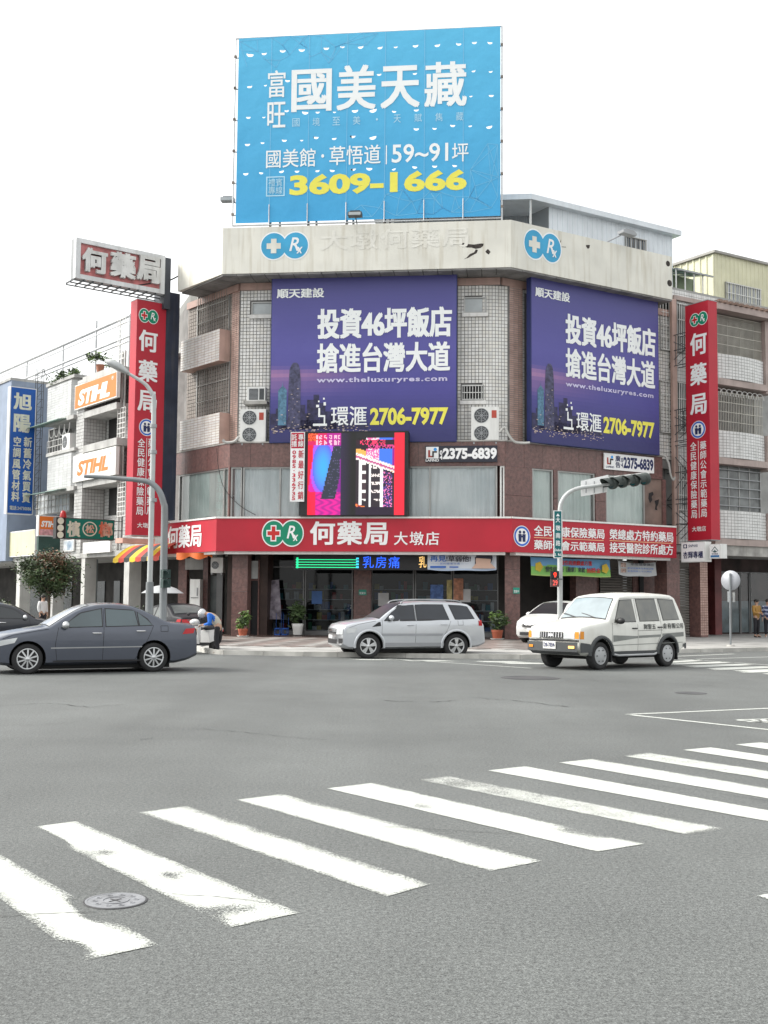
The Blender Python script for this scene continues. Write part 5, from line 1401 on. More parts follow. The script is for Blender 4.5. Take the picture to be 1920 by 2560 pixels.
for i in range(3): B = MB(); B.disc(WB3, a - .22, r[2] + (r[3] - r[2]) * (.17 + .33 * i), .15, .01, 16); B.build('lamp_disc', CREAMP, tl)
tl = thing('beacon', 'small red dome beacon on top of the black lamp box', 'beacon', WB3.p(a - .05, r[3], -.15))
B = MB(); c_ = WB3.p(a - .05, r[3], -.15); B.lathe([(.16, 0), (.16, .05), (.13, .2), (.08, .3), (.001, .33)], c_, n=12); B.build('dome', M('red_dome', (.4, .02, .02), .3), tl)
# arcade of the left street
zc = 3.62
b = MB(); b.wbox(WL, -95, -LEN_L - .8, zc, zc + .25, -4.2, -.12); b.build('arcade_beam', PLA, sh)
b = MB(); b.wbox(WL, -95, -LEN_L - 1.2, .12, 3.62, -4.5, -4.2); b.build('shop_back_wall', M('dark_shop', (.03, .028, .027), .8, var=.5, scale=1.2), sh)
for px0, px1, mat in ((203, 212, PLW), (310, 323, PLW), (42, 51, PLW), (128, 134, PLA)):
    a, c = sx(px0, 1430, -.15), sx(px1, 1430, -.15)
    MB().wbox(WL, a, c, .12, zc - .003, -.75, -.15).build('column', mat, sh)
a, c = sx(212, 1430, -.8), sx(214, 1430, -.8); MB().wbox(WL, a - .2, a, .12, zc - .003, -1.5, -.8).build('side_wall', M('blue_grey_panel', (.17, .19, .2), .6, var=.15), sh)
a = sx(323, 1430, -.76); MB().wbox(WL, a - .2, a, .12, zc - .003, -1.0, -.76).build('tile_strip', TILEP[0], sh)
for px0, px1, m_ in ((225, 262, GLAZ), (285, 300, DARKIN), (150, 180, GLAZ), (60, 100, DARKIN)):
    r = WL.rect(px0, 1435, px1, 1500, d=-4.15); MB().wbox(WL, r[0], r[1], .3, 2.6, -4.19, -4.14).build('shop_door', M('shop_door_glass', (.05, .06, .065), .15, var=.5, scale=1), sh)
# fascia boards
def board(px, d, face, name, label, **k): return flat_sign(WL, px, d, face, name, label, **k)
t, r = board((207, 1354, 275, 1382), .06, CLEANWHITE, 'fascia_board', 'white fascia board with faint grey lettering under the green sign', th=.1)
text('機械五金　油鋸　割草機', WL, sub(r, .06, .2, .94, .45), .068, M('faint_grey_print', (.5, .5, .52), .5), t); text('專業維修　零件批發　零售', WL, sub(r, .06, .62, .94, .84), .068, M('faint_blue_print', (.42, .46, .55), .5), t)
t, r = board((158, 1350, 184, 1378), .0, M('sky_photo_print', (.35, .5, .68), .5, var=.5, scale=1.5, col2=(.75, .78, .78)), 'fascia_board', 'small sky blue board left of the white fascia board', th=.08)
board((15, 1327, 87, 1391), .1, M('pale_yellow_sheet', (.62, .60, .40), .5, var=.06, streak=.2), 'fascia_board', 'blank pale yellow board under the blue sign', th=.2)
board((-30, 1330, 12, 1394), .1, CLEANWHITE, 'fascia_board', 'white board cut by the left edge of the frame', th=.2)
# striped awning and salmon board under the tall red sign
aw = thing('striped_awning', 'yellow, red and black striped awning under the tall red sign', 'awning', WL.p(sx(330, 1380, .3), 2.9, .3))
a, c = sx(283, 1380, .9), sx(398, 1380, .9); zt_ = WL.hit(330, 1364, .0)[1]; zb_ = WL.hit(335, 1394, .9)[1]
YEL = M('awning_yellow', (.65, .45, .02), .6, var=.08); REDA = M('awning_red', (.45, .05, .03), .6, var=.1); BLKA = M('awning_black', (.03, .03, .03), .6)
cols = [YEL, REDA, BLKA, YEL, REDA, BLKA, YEL, REDA]
for i in range(8):
    p0_, p1_ = a + (c - a) * i / 8, a + (c - a) * (i + 1) / 8
    B = MB(); vs = []
    for k in range(6):
        v = k / 5; z = zt_ + (zb_ - zt_) * (v ** 1.5); d_ = -.05 + .95 * v
        vs += [WL.p(p0_, z, d_), WL.p(p1_, z, d_)]
    vs += [WL.p(p0_, zb_ - .16, .91), WL.p((p0_ + p1_) / 2, zb_ - .2, .91), WL.p(p1_, zb_ - .16, .91)]
    B.add(vs, [(2 * k, 2 * k + 1, 2 * k + 3, 2 * k + 2) for k in range(5)] + [(10, 11, 14, 13, 12)], 0)
    B.build('awning_stripe', cols[i], aw)
t = thing('salmon_board', 'salmon coloured board below the tall red sign at the left', 'board', WS.p(*WS.hit(350, 1352), .0))
r = WS.rect(309, 1346, 390, 1358); MB().wbox(WS, r[0], r[1], r[2], r[3], -.8, -.1).build('board', M('salmon_sheet', (.55, .30, .24), .6, var=.15), t)
# grey-blue building at the far left edge
gb = thing('grey_blue_building', 'plain grey blue building cut by the left edge of the frame', 'building', WL.p(sx(0), 0, 0))
MB().wbox(WL, sx(-220), sx(22, d=.3), 3.7, WL.hit(10, 958, .3)[1], -9, .3).build('wall', M('grey_blue_wall', (.24, .29, .38), .7, var=.08, streak=.2), gb)
MB().wbox(WL, sx(-220), sx(22, d=.3), WL.hit(10, 958, .3)[1] + .003, WL.hit(10, 958, .3)[1] + .15, -9, .36).build('coping', PLA, gb)
# greenery on the balconies: small plants
LEAF = [M('leaf_green', (.065, .105, .04), .55, var=.3, scale=4), M('leaf_light', (.10, .17, .035), .55, var=.3, scale=4), M('leaf_dark', (.045, .068, .032), .6, var=.3, scale=4), M('leaf_rust', (.15, .085, .05), .6, var=.3, scale=4)]
def leaves(b, c, rx, ry, rz, n, size, mats, clumps=9, rnd=R):
    cl = []
    for i in range(clumps):
        d_ = V((rnd.gauss(0, .5), rnd.gauss(0, .5), rnd.gauss(0, .5)))
        if d_.length > 1: d_.normalize()
        cl.append((V((d_.x * rx, d_.y * ry, d_.z * rz)) * .8, rnd.uniform(.35, .6), rnd.choice(mats)))
    for i in range(n):
        o, k, m = rnd.choice(cl)
        q_ = V((rnd.gauss(0, .5) * rx * k, rnd.gauss(0, .5) * ry * k, rnd.gauss(0, .5) * rz * k)) + o
        p = V(c) + q_
        a = V((rnd.uniform(-1, 1), rnd.uniform(-1, 1), rnd.uniform(-.6, .6))).normalized(); u = a.orthogonal().normalized()
        u = (u + V((0, 0, rnd.uniform(-.5, .5)))).normalized()
        s = size * rnd.uniform(.6, 1.4)
        mm = m if rnd.random() < .75 else rnd.choice(mats)
        b.add([p - a * s, p + u * s * .35, p + a * s, p - u * s * .35], [(0, 1, 2, 3)], mm)
for px, y, lab, rx in ((152, 944, 'bushy green plant on the roof edge above the left white balcony', .8), (175, 938, 'yellowish plant beside the green one on the left roof edge', .5), (246, 902, 'dark plant on the roof edge behind the street lamp head', .7)):
    s, z = WL.hit(px, y + 12, -.2); t = thing('balcony_plant', lab, 'plant', WL.p(s, z, -.2), group='plants on the left roof edge')
    b = MB(); c_ = WL.p(s, z + .3, -.3); leaves(b, c_, rx, rx * .6, .38, 260, .11, [0, 1, 1, 2]); b.build('foliage', LEAF, t)
    b = MB(); c_ = WL.p(s, z - .35, -.3); b.lathe([(.16, 0), (.22, .4), (.2, .4), (.19, .36), (.001, .36)], c_, n=10); b.build('pot', M('clay', (.3, .12, .07), .8), t)

# ================================================================== NEIGHBOUR, RIGHT SIDE
rx_ = lambda px, y=1100, d=0: WR.hit(px, y, d)[0]
LGROUT = M('light_grout', (.34, .34, .33), .9, var=.15)
DGL = M('dark_window_glass', (.09, .095, .095), .15, var=.3, scale=2)
nb = thing('apartment_house', 'white tiled house with pink ledges and barred windows, right edge of the frame', 'building', WR.p(LEN_R + 4, 0, 0))
TILER = [M('right_tile', (.70, .70, .69), .35, var=.06, streak=.25), M('right_tile_b', (.66, .66, .65), .35, var=.06, streak=.25)]
PINK = M('pink_ledge', (.40, .325, .30), .7, var=.12, streak=.35)
n0, n1 = rx_(1684, d=-1.05), rx_(2150)
zr2 = WR.hit(1735, 733, -1.0)[1]
MB().wbox(WR, n0, n1, 3.9, zr2 + .1, -9, -1.07).build('wall', LGROUT, nb)
tiles(WR, n0 + .02, rx_(1800, d=-1.05), 4.2, zr2, -1.07, nb, TILER, pitch=.16)
MB().wbox(WR, n0, rx_(1772, d=-1.05), zr2 - .5, zr2 - .3, -1.0, -.9).build('ledge', PINK, nb)
for px, y0, y1 in ((1681, 760, 1340),):
    MB().wbox(WR, rx_(1680, d=-1.), rx_(1691, d=-1.), 4.2, zr2 - .5, -1.05, -.9).build('pilaster', TILEP[0], nb)
for y0, y1 in ((762, 880), (958, 1080), (1165, 1275)):
    r = WR.rect(1694, y0, 1716, y1, d=-1.0); window(WR, None, nb, rect=r, d=-1.0, glazing=DGL, grille=5, rows=4, sill=False, mull=0, fr=.06)
bx0, bx1 = 1793, 1917
Db = .1
zz = lambda y: WR.hit(1855, y, Db)[1]
s0_, s1_ = rx_(1785, d=Db), rx_(1917, d=Db)
MB().wbox(WR, s0_, n1, zz(790), zz(775), -1.6, .45).build('eave', PINK, nb)
B = MB(); k = 30
for i in range(k):
    s = s0_ + (n1 - s0_) * i / k; B.wbox(WR, s, s + (n1 - s0_) / k * .55, zz(774), zz(768), -1.6, .55)
B.build('roof_tiles', M('roof_tile_brown', (.22, .15, .12), .7, var=.2), nb, kind='stuff')
for yt, yb_ in ((893, 953), (1082, 1148), (1279, 1348)):
    z0, z1 = zz(yb_), zz(yt)
    # gently bowed balcony front in facets
    N_ = 6; pts = [V((s0_ + (s1_ - s0_) * i / N_, 0, Db - .35 + .45 * math.sin(math.pi * (.15 + .7 * i / N_))) ) for i in range(N_ + 1)]
    for i in range(N_):
        A = WR.p(pts[i].x, 0, pts[i].z); C_ = WR.p(pts[i + 1].x, 0, pts[i + 1].z); WF = between((A.x, A.y), (C_.x, C_.y)); L_ = (C_ - A).length
        MB().wbox(WF, 0, L_ - .001, z0, z1, -.25, -.004).build('balcony_front', LGROUT, nb)
        tiles(WF, 0, L_, z0, z1, 0, nb, TILER, pitch=.2, pz=.14, name='balcony_tiles')
    MB().wbox(WR, s0_ - .05, s1_ + .1, z0 - .3, z0 - .01, -1.0, .14).build('ledge', PINK, nb)
    MB().wbox(WR, s1_ + .02, s1_ + .5, 4.3 if yt > 1200 else z0 - .4, z1 + (0 if yt > 900 else 1.9), -1.0, .1).build('pillar', PINK, nb)
MB().wbox(WR, s0_ - .2, n1, zz(1390), zz(1363), -1.0, .05).build('beam', CONC, nb)
for yt, yb_, n, rows in ((795, 890, 22, 5), (985, 1080, 16, 5)):
    r = (s0_ + .05, s1_, zz(yb_), zz(yt))
    window(WR, None, nb, rect=r, d=-.6, glazing=DGL, grille=0, sill=False, mull=3)
    B = MB()
    for i in range(n * 2): s = r[0] + (r[1] - r[0]) * (i + .5) / (n * 2); B.wbox(WR, s - .012, s + .012, r[2], r[3], -.12, -.095)
    for i in range(rows): z = r[2] + (r[3] - r[2]) * i / (rows - 1); B.wbox(WR, r[0], r[1], z - .014, z + .014, -.13, -.085)
    B.build('window_grille', M('grille_beige', (.45, .43, .38), .5, .2), nb)
r = (s0_ + .05, s1_, zz(986), zz(966)); B = MB()
for i in range(10):
    s = r[0] + (r[1] - r[0]) * (i + .5) / 10; w = (r[1] - r[0]) / 13
    B.tube([WR.p(s + w * math.cos(t_ * math.pi / 8), r[2] + .55 * w * 2 * math.sin(t_ * math.pi / 8) - .1, -.1) for t_ in range(9)], .02, 4)
B.build('arched_grille', WHITE, nb)
r = (s0_ + .05, s1_, zz(1275), zz(1163)); window(WR, None, nb, rect=r, d=-.35, glazing=M('dusty_glass', (.17, .18, .18), .2, var=.3, scale=2), sill=False, mull=4)
B = MB()
for i in range(5): z = r[2] + (r[3] - r[2]) * (i + .5) / 5; B.wbox(WR, r[0], r[1], z - .02, z + .02, -.3, -.26)
B.build('window_bars', GREY, nb)
# ground floor: tiled pillar, dark entrance, glass doors
a, c = rx_(1751, 1500, -.5), rx_(1770, 1500, -.5)
MB().wbox(WR, a, c, .13, 4.2, -1.15, -.51).build('pillar', MARB2, nb); tiles(WR, a, c, .2, 4.1, -.51, nb, TILEP, pitch=.12, pz=.11, name='pillar_tiles')
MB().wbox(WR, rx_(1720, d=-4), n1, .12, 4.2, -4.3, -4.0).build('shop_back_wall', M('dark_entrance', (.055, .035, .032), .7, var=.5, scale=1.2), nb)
MB().wbox(WR, a, n1, 3.85, 4.18, -4.0, -.15).build('arcade_ceiling', PLA, nb)
for i, (px0, px1) in enumerate(((1802, 1826), (1827, 1850), (1851, 1874), (1876, 1925))):
    a_, c_ = rx_(px0, 1500, -3.9), rx_(px1, 1500, -3.9)
    B = MB(); f = .05
    B.wbox(WR, a_, a_ + f, .15, 3.2, -3.96, -3.88); B.wbox(WR, c_ - f, c_, .15, 3.2, -3.96, -3.88); B.wbox(WR, a_ + f, c_ - f, 3.15, 3.2, -3.96, -3.882); o = B.build('glass_door', ALU, nb)
    MB().wquad(WR, a_ + f, c_ - f, .2, 3.15, -3.92).build('pane', PANE, o)
    MB().wquad(WR, a_ + f, c_ - f, .2, 1.75, -3.935).build('frosted_film', M('frosted_film', (.16, .20, .22), .4, var=.25, scale=2), o)
B = MB(); s = rx_(1787, 1450, -2.4); B.wbox(WR, s, s + .45, .15, 3.8, -2.9, -2.4); B.build('inner_pillar', M('dull_red_panel', (.12, .03, .03), .5, var=.3), nb)
# white box signs beside the pillar
_q = WR.p(rx_(1712, 1380, .25), 0, .25); WT2 = Wall((_q.x, _q.y), UR)
t, r = flat_sign(WT2, (1703, 1355, 1762, 1405), .0, CLEANWHITE, 'box_sign', 'white box sign with navy characters on the pillar right of the red fascia', th=.4, inset=.03)
text('杏輝專櫃', WT2, sub(r, .09, .46, .93, .82), .01, NAVYP, t, bold=.02); text('SINPHAR', WT2, sub(r, .32, .12, .72, .26), .01, NAVYP, t, bold=.01)
B = MB(); g = sub(r, .1, .1, .26, .3); B.wquad(WT2, *g, .008); o = B.build('logo_mark', NAVYP, t); B = MB(); B.disc(WT2, (g[0] + g[1]) / 2, (g[2] + g[3]) / 2, .06, .012, 12); B.build('logo_ring', CLEANWHITE, o)
t, r = flat_sign(WT2, (1774, 1360, 1801, 1396), -.1, CLEANWHITE, 'box_sign', 'smaller white box sign with a triangle emblem, right of the navy lettered one', th=.4, inset=.03)
B = MB(); P_ = lambda u, v: (r[0] + (r[1] - r[0]) * u, r[3] + (r[2] - r[3]) * v)
B.wpoly(WT2, [P_(.15, .5), P_(.22, .5), P_(.5, .24), P_(.78, .5), P_(.85, .5), P_(.5, .16)], -.09); B.wpoly(WT2, [P_(.25, .52), P_(.5, .6), P_(.75, .52), P_(.55, .46), P_(.5, .36), P_(.45, .46)], -.088); B.build('emblem', M('emblem_dark', (.04, .09, .1), .5), t)
MB().wquad(WT2, *sub(r, .1, .78, .9, .92), -.09).build('blue_strip', M('strip_blue', (.03, .15, .35), .5), t); text('健保藥局', WT2, sub(r, .2, .62, .8, .74), -.088, NAVYP, t)
# metal shed on the corner building's roof
def corrugated(W, s0, s1, z0, z1, d, parent, mat, pitch=.3, depth=.04, name='corrugated_sheet'):
    n = max(2, int((s1 - s0) / pitch)); b = MB(); vs = []
    for i in range(n):
        p = (s1 - s0) / n; a = s0 + i * p
        for k, dd in ((0, 0), (.62, 0), (.72, depth), (.9, depth)):
            vs += [W.p(a + p * k, z0, d + dd), W.p(a + p * k, z1, d + dd)]
    vs += [W.p(s1, z0, d), W.p(s1, z1, d)]
    b.add(vs, [(2 * i, 2 * i + 2, 2 * i + 3, 2 * i + 1) for i in range(len(vs) // 2 - 1)])
    return b.build(name, mat, parent)
shd = thing('roof_shed', 'white corrugated metal shed on the roof right of the blue billboard', 'shed', WR.p(4.5, 15.3, -2.5))
WSH = M('white_sheet', (.66, .70, .74), .45, var=.05, streak=.15)
ds = -2.2
a, c = rx_(1372, 530, ds), rx_(1681, 620, ds)
zt_ = WR.hit(1681, 592, ds)[1]
corrugated(WR, a, c, 15.2, zt_, ds, shd, WSH, pitch=.28, depth=.03)
MB().wbox(WR, a, c, 15.2, zt_, -6.5, ds - .01).build('core', GREY, shd)
WF = WC; q0 = WR.p(a, 0, ds - 1.4)
WG = Wall((q0.x, q0.y), (WC.u.x, WC.u.y))
corrugated(WG, -6, 0, 15.2, zt_, .0, shd, GREY, pitch=.35, depth=.03)  # recessed porch wall of the white shed: shade put in as grey colour
zf0, zf1 = zt_ + .0, zt_ + .24
A = [WR.p(c + .25, 0, ds + .35), WR.p(rx_(1329, 495, ds + .35), 0, ds + .35)]
B = MB(); q1 = A[1] + V((WC.u.x, WC.u.y, 0)) * -7
B.prism([(q1.x, q1.y), (A[1].x, A[1].y), (A[0].x, A[0].y), (A[0].x - WR.n.x * 7, A[0].y - WR.n.y * 7), (q1.x - WC.n.x * 5, q1.y - WC.n.y * 5)], zf0, zf1); B.build('roof', WSH, shd)
p_ = WR.p(rx_(1326, 530, ds + .2), 0, ds + .2); MB().tube([p_ + V((0, 0, 15.2)), p_ + V((0, 0, zt_))], .05, 6).build('porch_post', WHITE, shd)
p_ = WG.p(-1.8, 0, .3); MB().tube([p_ + V((0, 0, 15.2)), p_ + V((0, 0, zt_ - .9)), p_ + V((.4, 0, zt_ - .6)), p_ + V((1.5, .1, zt_ - .35))], .06, 6).build('flue_pipe', GREY, shd)
r = WR.rect(1566, 597, 1614, 640, d=ds + .06); window(WR, None, shd, rect=(r[0], r[1], r[2], r[3]), d=ds + .05, glazing=M('shed_glass', (.10, .12, .14), .2), grille=9, rows=2, sill=False, gm=GRL)
# pale yellow house behind, at the right edge
yh = thing('yellow_house', 'pale yellow corrugated rooftop house behind the right tall red sign', 'house', WR.p(LEN_R + 4, 12, -4))
YS = M('yellow_sheet', (.60, .585, .42), .5, var=.06, streak=.15, dirt=(.4, .38, .25))
dy = -3.2
a = rx_(1786, 650, dy); zy = WR.hit(1786, 633, dy)[1]; zyr = WR.hit(1920, 664, dy)[1]
corrugated(WR, a, a + 9, 12.5, min(zy, zyr) , dy, yh, YS, pitch=.3, depth=.035)
MB().wbox(WR, a + .01, a + 9, 12.5, zy - .02, -12, dy - .01).build('core', YS, yh)
MB().wbox(WR, a - .15, a + 9.2, zy, zy + .12, -12, dy + .15).build('roof_edge', M('roof_edge_grey', (.3, .29, .27), .6), yh)
p_ = WR.p(a, 0, dy); WY = Wall((p_.x + WR.n.x * -8, p_.y + WR.n.y * -8), (WR.n.x, WR.n.y))
corrugated(WY, 0, 8, 12.5, zy - .02, .01, yh, YS, pitch=.42, depth=.05)
r = WR.rect(1816, 716, 1900, 765, d=dy + .06)
window(WR, None, yh, rect=r, d=dy + .06, glazing=M('grey_window', (.2, .22, .25), .15), grille=18, rows=3, sill=False, mull=1, gm=WHITE)
# green translucent canopy on its terrace
cn = thing('terrace_canopy', 'green translucent canopy on the terrace beside the yellow house', 'canopy', WR.p(rx_(1740, 700, -2.2), 12.5, -2.2))
a, c = rx_(1693, 670, -1.6), rx_(1782, 690, -1.6); zc_ = WR.hit(1782, 690, -1.6)[1]
for i in range(4):
    s0, s1 = a + (c - a) * i / 4, a + (c - a) * (i + 1) / 4
    for j in range(2):
        B = MB(); d0, d1 = -1.6 - 1.3 * j, -1.6 - 1.3 * (j + 1); B.hexa([WR.p(s0 + .03, zc_ + .25 * j, d0), WR.p(s1 - .03, zc_ + .25 * j, d0), WR.p(s1 - .03, zc_ + .25 * (j + 1), d1), WR.p(s0 + .03, zc_ + .25 * (j + 1), d1), WR.p(s0 + .03, zc_ + .25 * j + .02, d0), WR.p(s1 - .03, zc_ + .25 * j + .02, d0), WR.p(s1 - .03, zc_ + .25 * (j + 1) + .02, d1), WR.p(s0 + .03, zc_ + .25 * (j + 1) + .02, d1)]); B.build('canopy_panel', M('canopy_green', (.25, .45, .37), .3, var=.1), cn)
    MB().tube([WR.p(s0, zc_ - .03, -1.55), WR.p(s0, zc_ + .5, -4.2)], .03, 5).build('rafter', GREY, cn)
    MB().tube([WR.p(s0 + .02, zr2, -1.7), WR.p(s0 + .02, zc_, -1.7)], .035, 5).build('post', WHITE, cn)
MB().wbox(WR, a, c, zc_ - .08, zc_ - .01, -1.62, -1.55).build('edge_beam', GREY, cn)
corrugated(WR, a, c + .3, 12.6, zc_ + .2, -3.0, cn, M('dull_green_sheet', (.22, .27, .17), .6), pitch=.5)
# ================================================================== STREET FURNITURE
def curve(P, n=8):
    P = [V(p) for p in P]; Q = []
    for i in range(len(P) - 1):
        p0, p1, p2, p3 = P[max(i - 1, 0)], P[i], P[i + 1], P[min(i + 2, len(P) - 1)]
        for k in range(n):
            t_ = k / n; Q.append(.5 * ((2 * p1) + (p2 - p0) * t_ + (2 * p0 - 5 * p1 + 4 * p2 - p3) * t_ ** 2 + (3 * p1 - p0 - 3 * p2 + p3) * t_ ** 3))
    return Q + [P[-1]]
POLEW = M('pole_white', (.44, .455, .455), .5, .1, .08, streak=.3); POLEG = M('pole_grey', (.22, .235, .245), .5, .3, .12, streak=.2)
def upto(x, y, D): return AT(x, y, D)
# street lamp on the left
D = 34.5
base = AT(374, 1540, D); base.z = .12
t = thing('street_lamp', 'white street lamp with curved arm in front of the left red sign', 'street lamp', base)
pm = AT(374.5, 1455, D); pt = AT(384.5, 1010, D)
MB().tube([base, (pm.x, pm.y, pm.z)], [.13, .115], 12).build('pole_base', POLEG, t)
pth = curve([pm, AT(381, 1200, D), pt, AT(380, 985, D), AT(365, 962, D), AT(342, 946, D), AT(318, 932, D)])
MB().tube(pth, [.085 - .04 * i / (len(pth) - 1) for i in range(len(pth))], 10).build('pole', POLEW, t)
for y in (1065, 1130, 1250):
    p = AT(383.5, y, D); MB().tube([p - V((0, 0, .05)), p + V((0, 0, .05))], .105, 12).build('pole_band', GREY, t)
a, c = AT(322, 934, D), AT(266, 903, D); dv = (c - a).normalized(); sd_ = V((0, 1, 0)); up_ = dv.cross(sd_) * -1
b = MB(); vs = []; fs = []
sec = [(0, .07, .06), (.2, .12, .10), (.55, .21, .15), (.9, .23, .16), (1.15, .19, .13), (1.27, .08, .06)]
Ln = (c - a).length / 1.27
for x, w, h in sec:
    for j in range(12):
        an = math.tau * j / 12; vs.append(a + dv * x * Ln + sd_ * w * math.cos(an) * 1.3 + up_ * h * (math.sin(an) if math.sin(an) > 0 else math.sin(an) * .6))
for i in range(len(sec) - 1):
    for j in range(12): fs.append((i * 12 + j, i * 12 + (j + 1) % 12, (i + 1) * 12 + (j + 1) % 12, (i + 1) * 12 + j))
fs += [list(range(11, -1, -1)), list(range(60, 72))]
b.add(vs, fs, 0, True); b.build('lamp_head', POLEW, t)
# grey signal mast arm on the left
D = 33.6
base = AT(408, 1552, D); base.z = .12
t = thing('signal_pole', 'blue grey signal pole bending left into a long arm beside the street lamp', 'signal pole', base)
pth = curve([base, AT(409, 1440, D), AT(411.5, 1285, D), AT(409, 1258, D), AT(397, 1226, D), AT(374, 1206, D), AT(340, 1199.5, D), AT(307, 1197, D), AT(260, 1193, D), AT(211, 1190.5, D)])
MB().tube(pth, [.115 - .06 * i / (len(pth) - 1) for i in range(len(pth))], 10).build('pole', POLEG, t)
# pedestrian signal on it
SIGG = M('signal_green_black', (.012, .035, .03), .5, var=.2)
s_ = thing('pedestrian_signal', 'dark green two-lamp pedestrian signal on the left grey pole', 'traffic light', AT(415, 1470, D))
for y0, y1 in ((1424, 1445), (1447, 1469)):
    p, q2 = AT(404, y1, D - .2), AT(424, y0, D - .2); cx_ = (p + q2) / 2
    MB().box(cx_ + V((0, 0, 0)), (abs(q2.x - p.x), .26, abs(q2.z - p.z)), rz=.5).build('signal_head', SIGG, s_)
    vsr = MB(); c_ = cx_ + V((.02, -.18, .0))
    vs = []; fs = []
    for i in range(9):
        an = math.pi * i / 8; o_ = V((.11 * math.cos(an), 0, .11 * math.sin(an)))
        vs += [c_ + o_, c_ + o_ + V((.03, -.2, -.02))]
    vsr.add(vs, [(2 * i, 2 * i + 1, 2 * i + 3, 2 * i + 2) for i in range(8)]); vsr.build('visor', SIGG, s_)
MB().tube([AT(408, 1447, D), AT(414, 1447, D - .15)], .03, 6).build('bracket', POLEG, s_)
# right signal pole
D = 34.2
base = AT(1399.5, 1560, D); base.z = .12
t = thing('signal_pole', 'pale grey signal pole with arm and horizontal traffic light, behind the white van', 'signal pole', base)
pth = curve([base, AT(1400, 1400, D), AT(1400, 1300, D), AT(1401.5, 1265, D), AT(1411, 1243, D), AT(1428, 1228, D), AT(1452, 1219.5, D), AT(1490, 1214.5, D), AT(1560, 1206, D), AT(1612, 1199, D)])
MB().tube(pth, [.085 - .04 * i / (len(pth) - 1) for i in range(len(pth))], 10).build('pole', POLEW, t)
t = thing('direction_sign', 'white back of a road sign fixed to the right signal arm', 'road sign', AT(1487, 1215, D + .1))
q4 = [AT(1453, 1202, D + .12), AT(1521, 1187, D + .12), AT(1518, 1230, D + .12), AT(1453, 1241, D + .12)]
b = MB(); b.hexa([q4[3], q4[2], q4[2] + V((0, .03, 0)), q4[3] + V((0, .03, 0)), q4[0], q4[1], q4[1] + V((0, .03, 0)), q4[0] + V((0, .03, 0))]); b.build('panel', CLEANWHITE, t)
for x in (1465, 1486, 1508):
    p, q2 = AT(x, 1203, D + .08), AT(x, 1232, D + .08); MB().tube([p, q2], .018, 5).build('clamp', GREY, t)
t = thing('traffic_light', 'horizontal traffic light with deep visors at the end of the right arm', 'traffic light', AT(1565, 1203, D))
LG = M('signal_body', (.045, .055, .052), .5, var=.15)
dv = (AT(1612, 1193, D) - AT(1512, 1210, D)); dv.normalize()
fw = V((-.85, -.42, -.16)).normalized()          # lamps look left, away from us
up_ = V((0, 0, 1))
for i, x in enumerate((1519, 1544, 1573, 1600)):
    c_ = AT(x + 8, 1208 - i * 3.4, D - .1)
    M3 = fw.to_track_quat('Z', 'Y').to_matrix()
    b = MB(); b.lathe([(.17, -.16), (.19, -.12), (.19, .0), (.17, .0)], c_, n=16, M=M3); o = b.build('lamp_housing', LG, t)
    b = MB(); b.lathe([(.001, .0), (.155, .004)], c_, n=16, M=M3); b.build('lens', M('lens_dark', (.02, .05, .06), .2) if i < 2 else M('lens_teal', (.02, .12, .13), .2), o)
    vs = []
    for k in range(13):
        an = rad(-35) + rad(250) * k / 12
        o_ = M3 @ V((.175 * math.cos(an), .175 * math.sin(an), 0))
        vs += [c_ + o_, c_ + o_ + fw * .34 * (.55 + .45 * max(0, math.sin(an)))]
    b = MB(); b.add(vs, [(2 * k, 2 * k + 1, 2 * k + 3, 2 * k + 2) for k in range(12)], 0, True); b.build('visor', LG, o)
p, q2 = AT(1520, 1206, D + .12), AT(1622, 1194, D + .12)
b = MB(); b.tube([p, q2], .17, 8); b.build('back_box', M('signal_grey', (.33, .335, .33), .5, var=.1), t)
# street name plate
D = 34.0
WN = Wall((0, D), (1, 0))
TEALS = M('street_sign_green', (.0, .115, .125), .45, var=.05)
r = WN.rect(1385, 1276, 1406, 1395)
t = thing('street_name_sign', 'narrow vertical green street name plate on the right signal pole', 'street sign', WN.p((r[0] + r[1]) / 2, r[2]))
MB().wbox(WN, r[0], r[1], r[2], r[3], -.1, -.05).build('plate', CLEANWHITE, t); MB().wquad(WN, r[0] + .02, r[1] - .02, r[2] + .02, r[3] - .02, -.045).build('face', TEALS, t)
g = sub(r, .28, .06, .72, .12); MB().wpoly(WN, [(g[0], g[2]), (g[1], g[2]), ((g[0] + g[1]) / 2, g[3])], -.04).build('arrow', WHP, t)
for ch, v in zip('大墩南路', (.14, .31, .47, .63)): text(ch, WN, sub(r, .22, v, .78, v + .115), -.04, WHP, t, bold=.012)
text('Dadun', WN, sub(r, .1, .805, .9, .855), -.04, WHP, t, bold=.02); text('S.  Rd.', WN, sub(r, .1, .90, .9, .955), -.04, WHP, t, bold=.02)
r = WN.rect(1376, 1428, 1396, 1467)
t = thing('pedestrian_signal', 'black pedestrian signal with red lit figure left of the right pole', 'traffic light', WN.p(r[1], r[2]))
MB().wbox(WN, r[0], r[1], (r[2] + r[3]) / 2 + .01, r[3], -.05, .15).build('upper_box', BLACK, t); MB().wbox(WN, r[0], r[1], r[2], (r[2] + r[3]) / 2 - .01, -.05, .15).build('lower_box', M('counter_box', (.10, .05, .05), .5), t)
RL = M('signal_red_lit', (1, .06, .03), .5, var=0, emit=.5); RL2 = M('counter_red_lit', (.8, .10, .08), .5, var=0, emit=.25)
e = .156; b = MB(); g = sub(r, .38, .06, .62, .44)
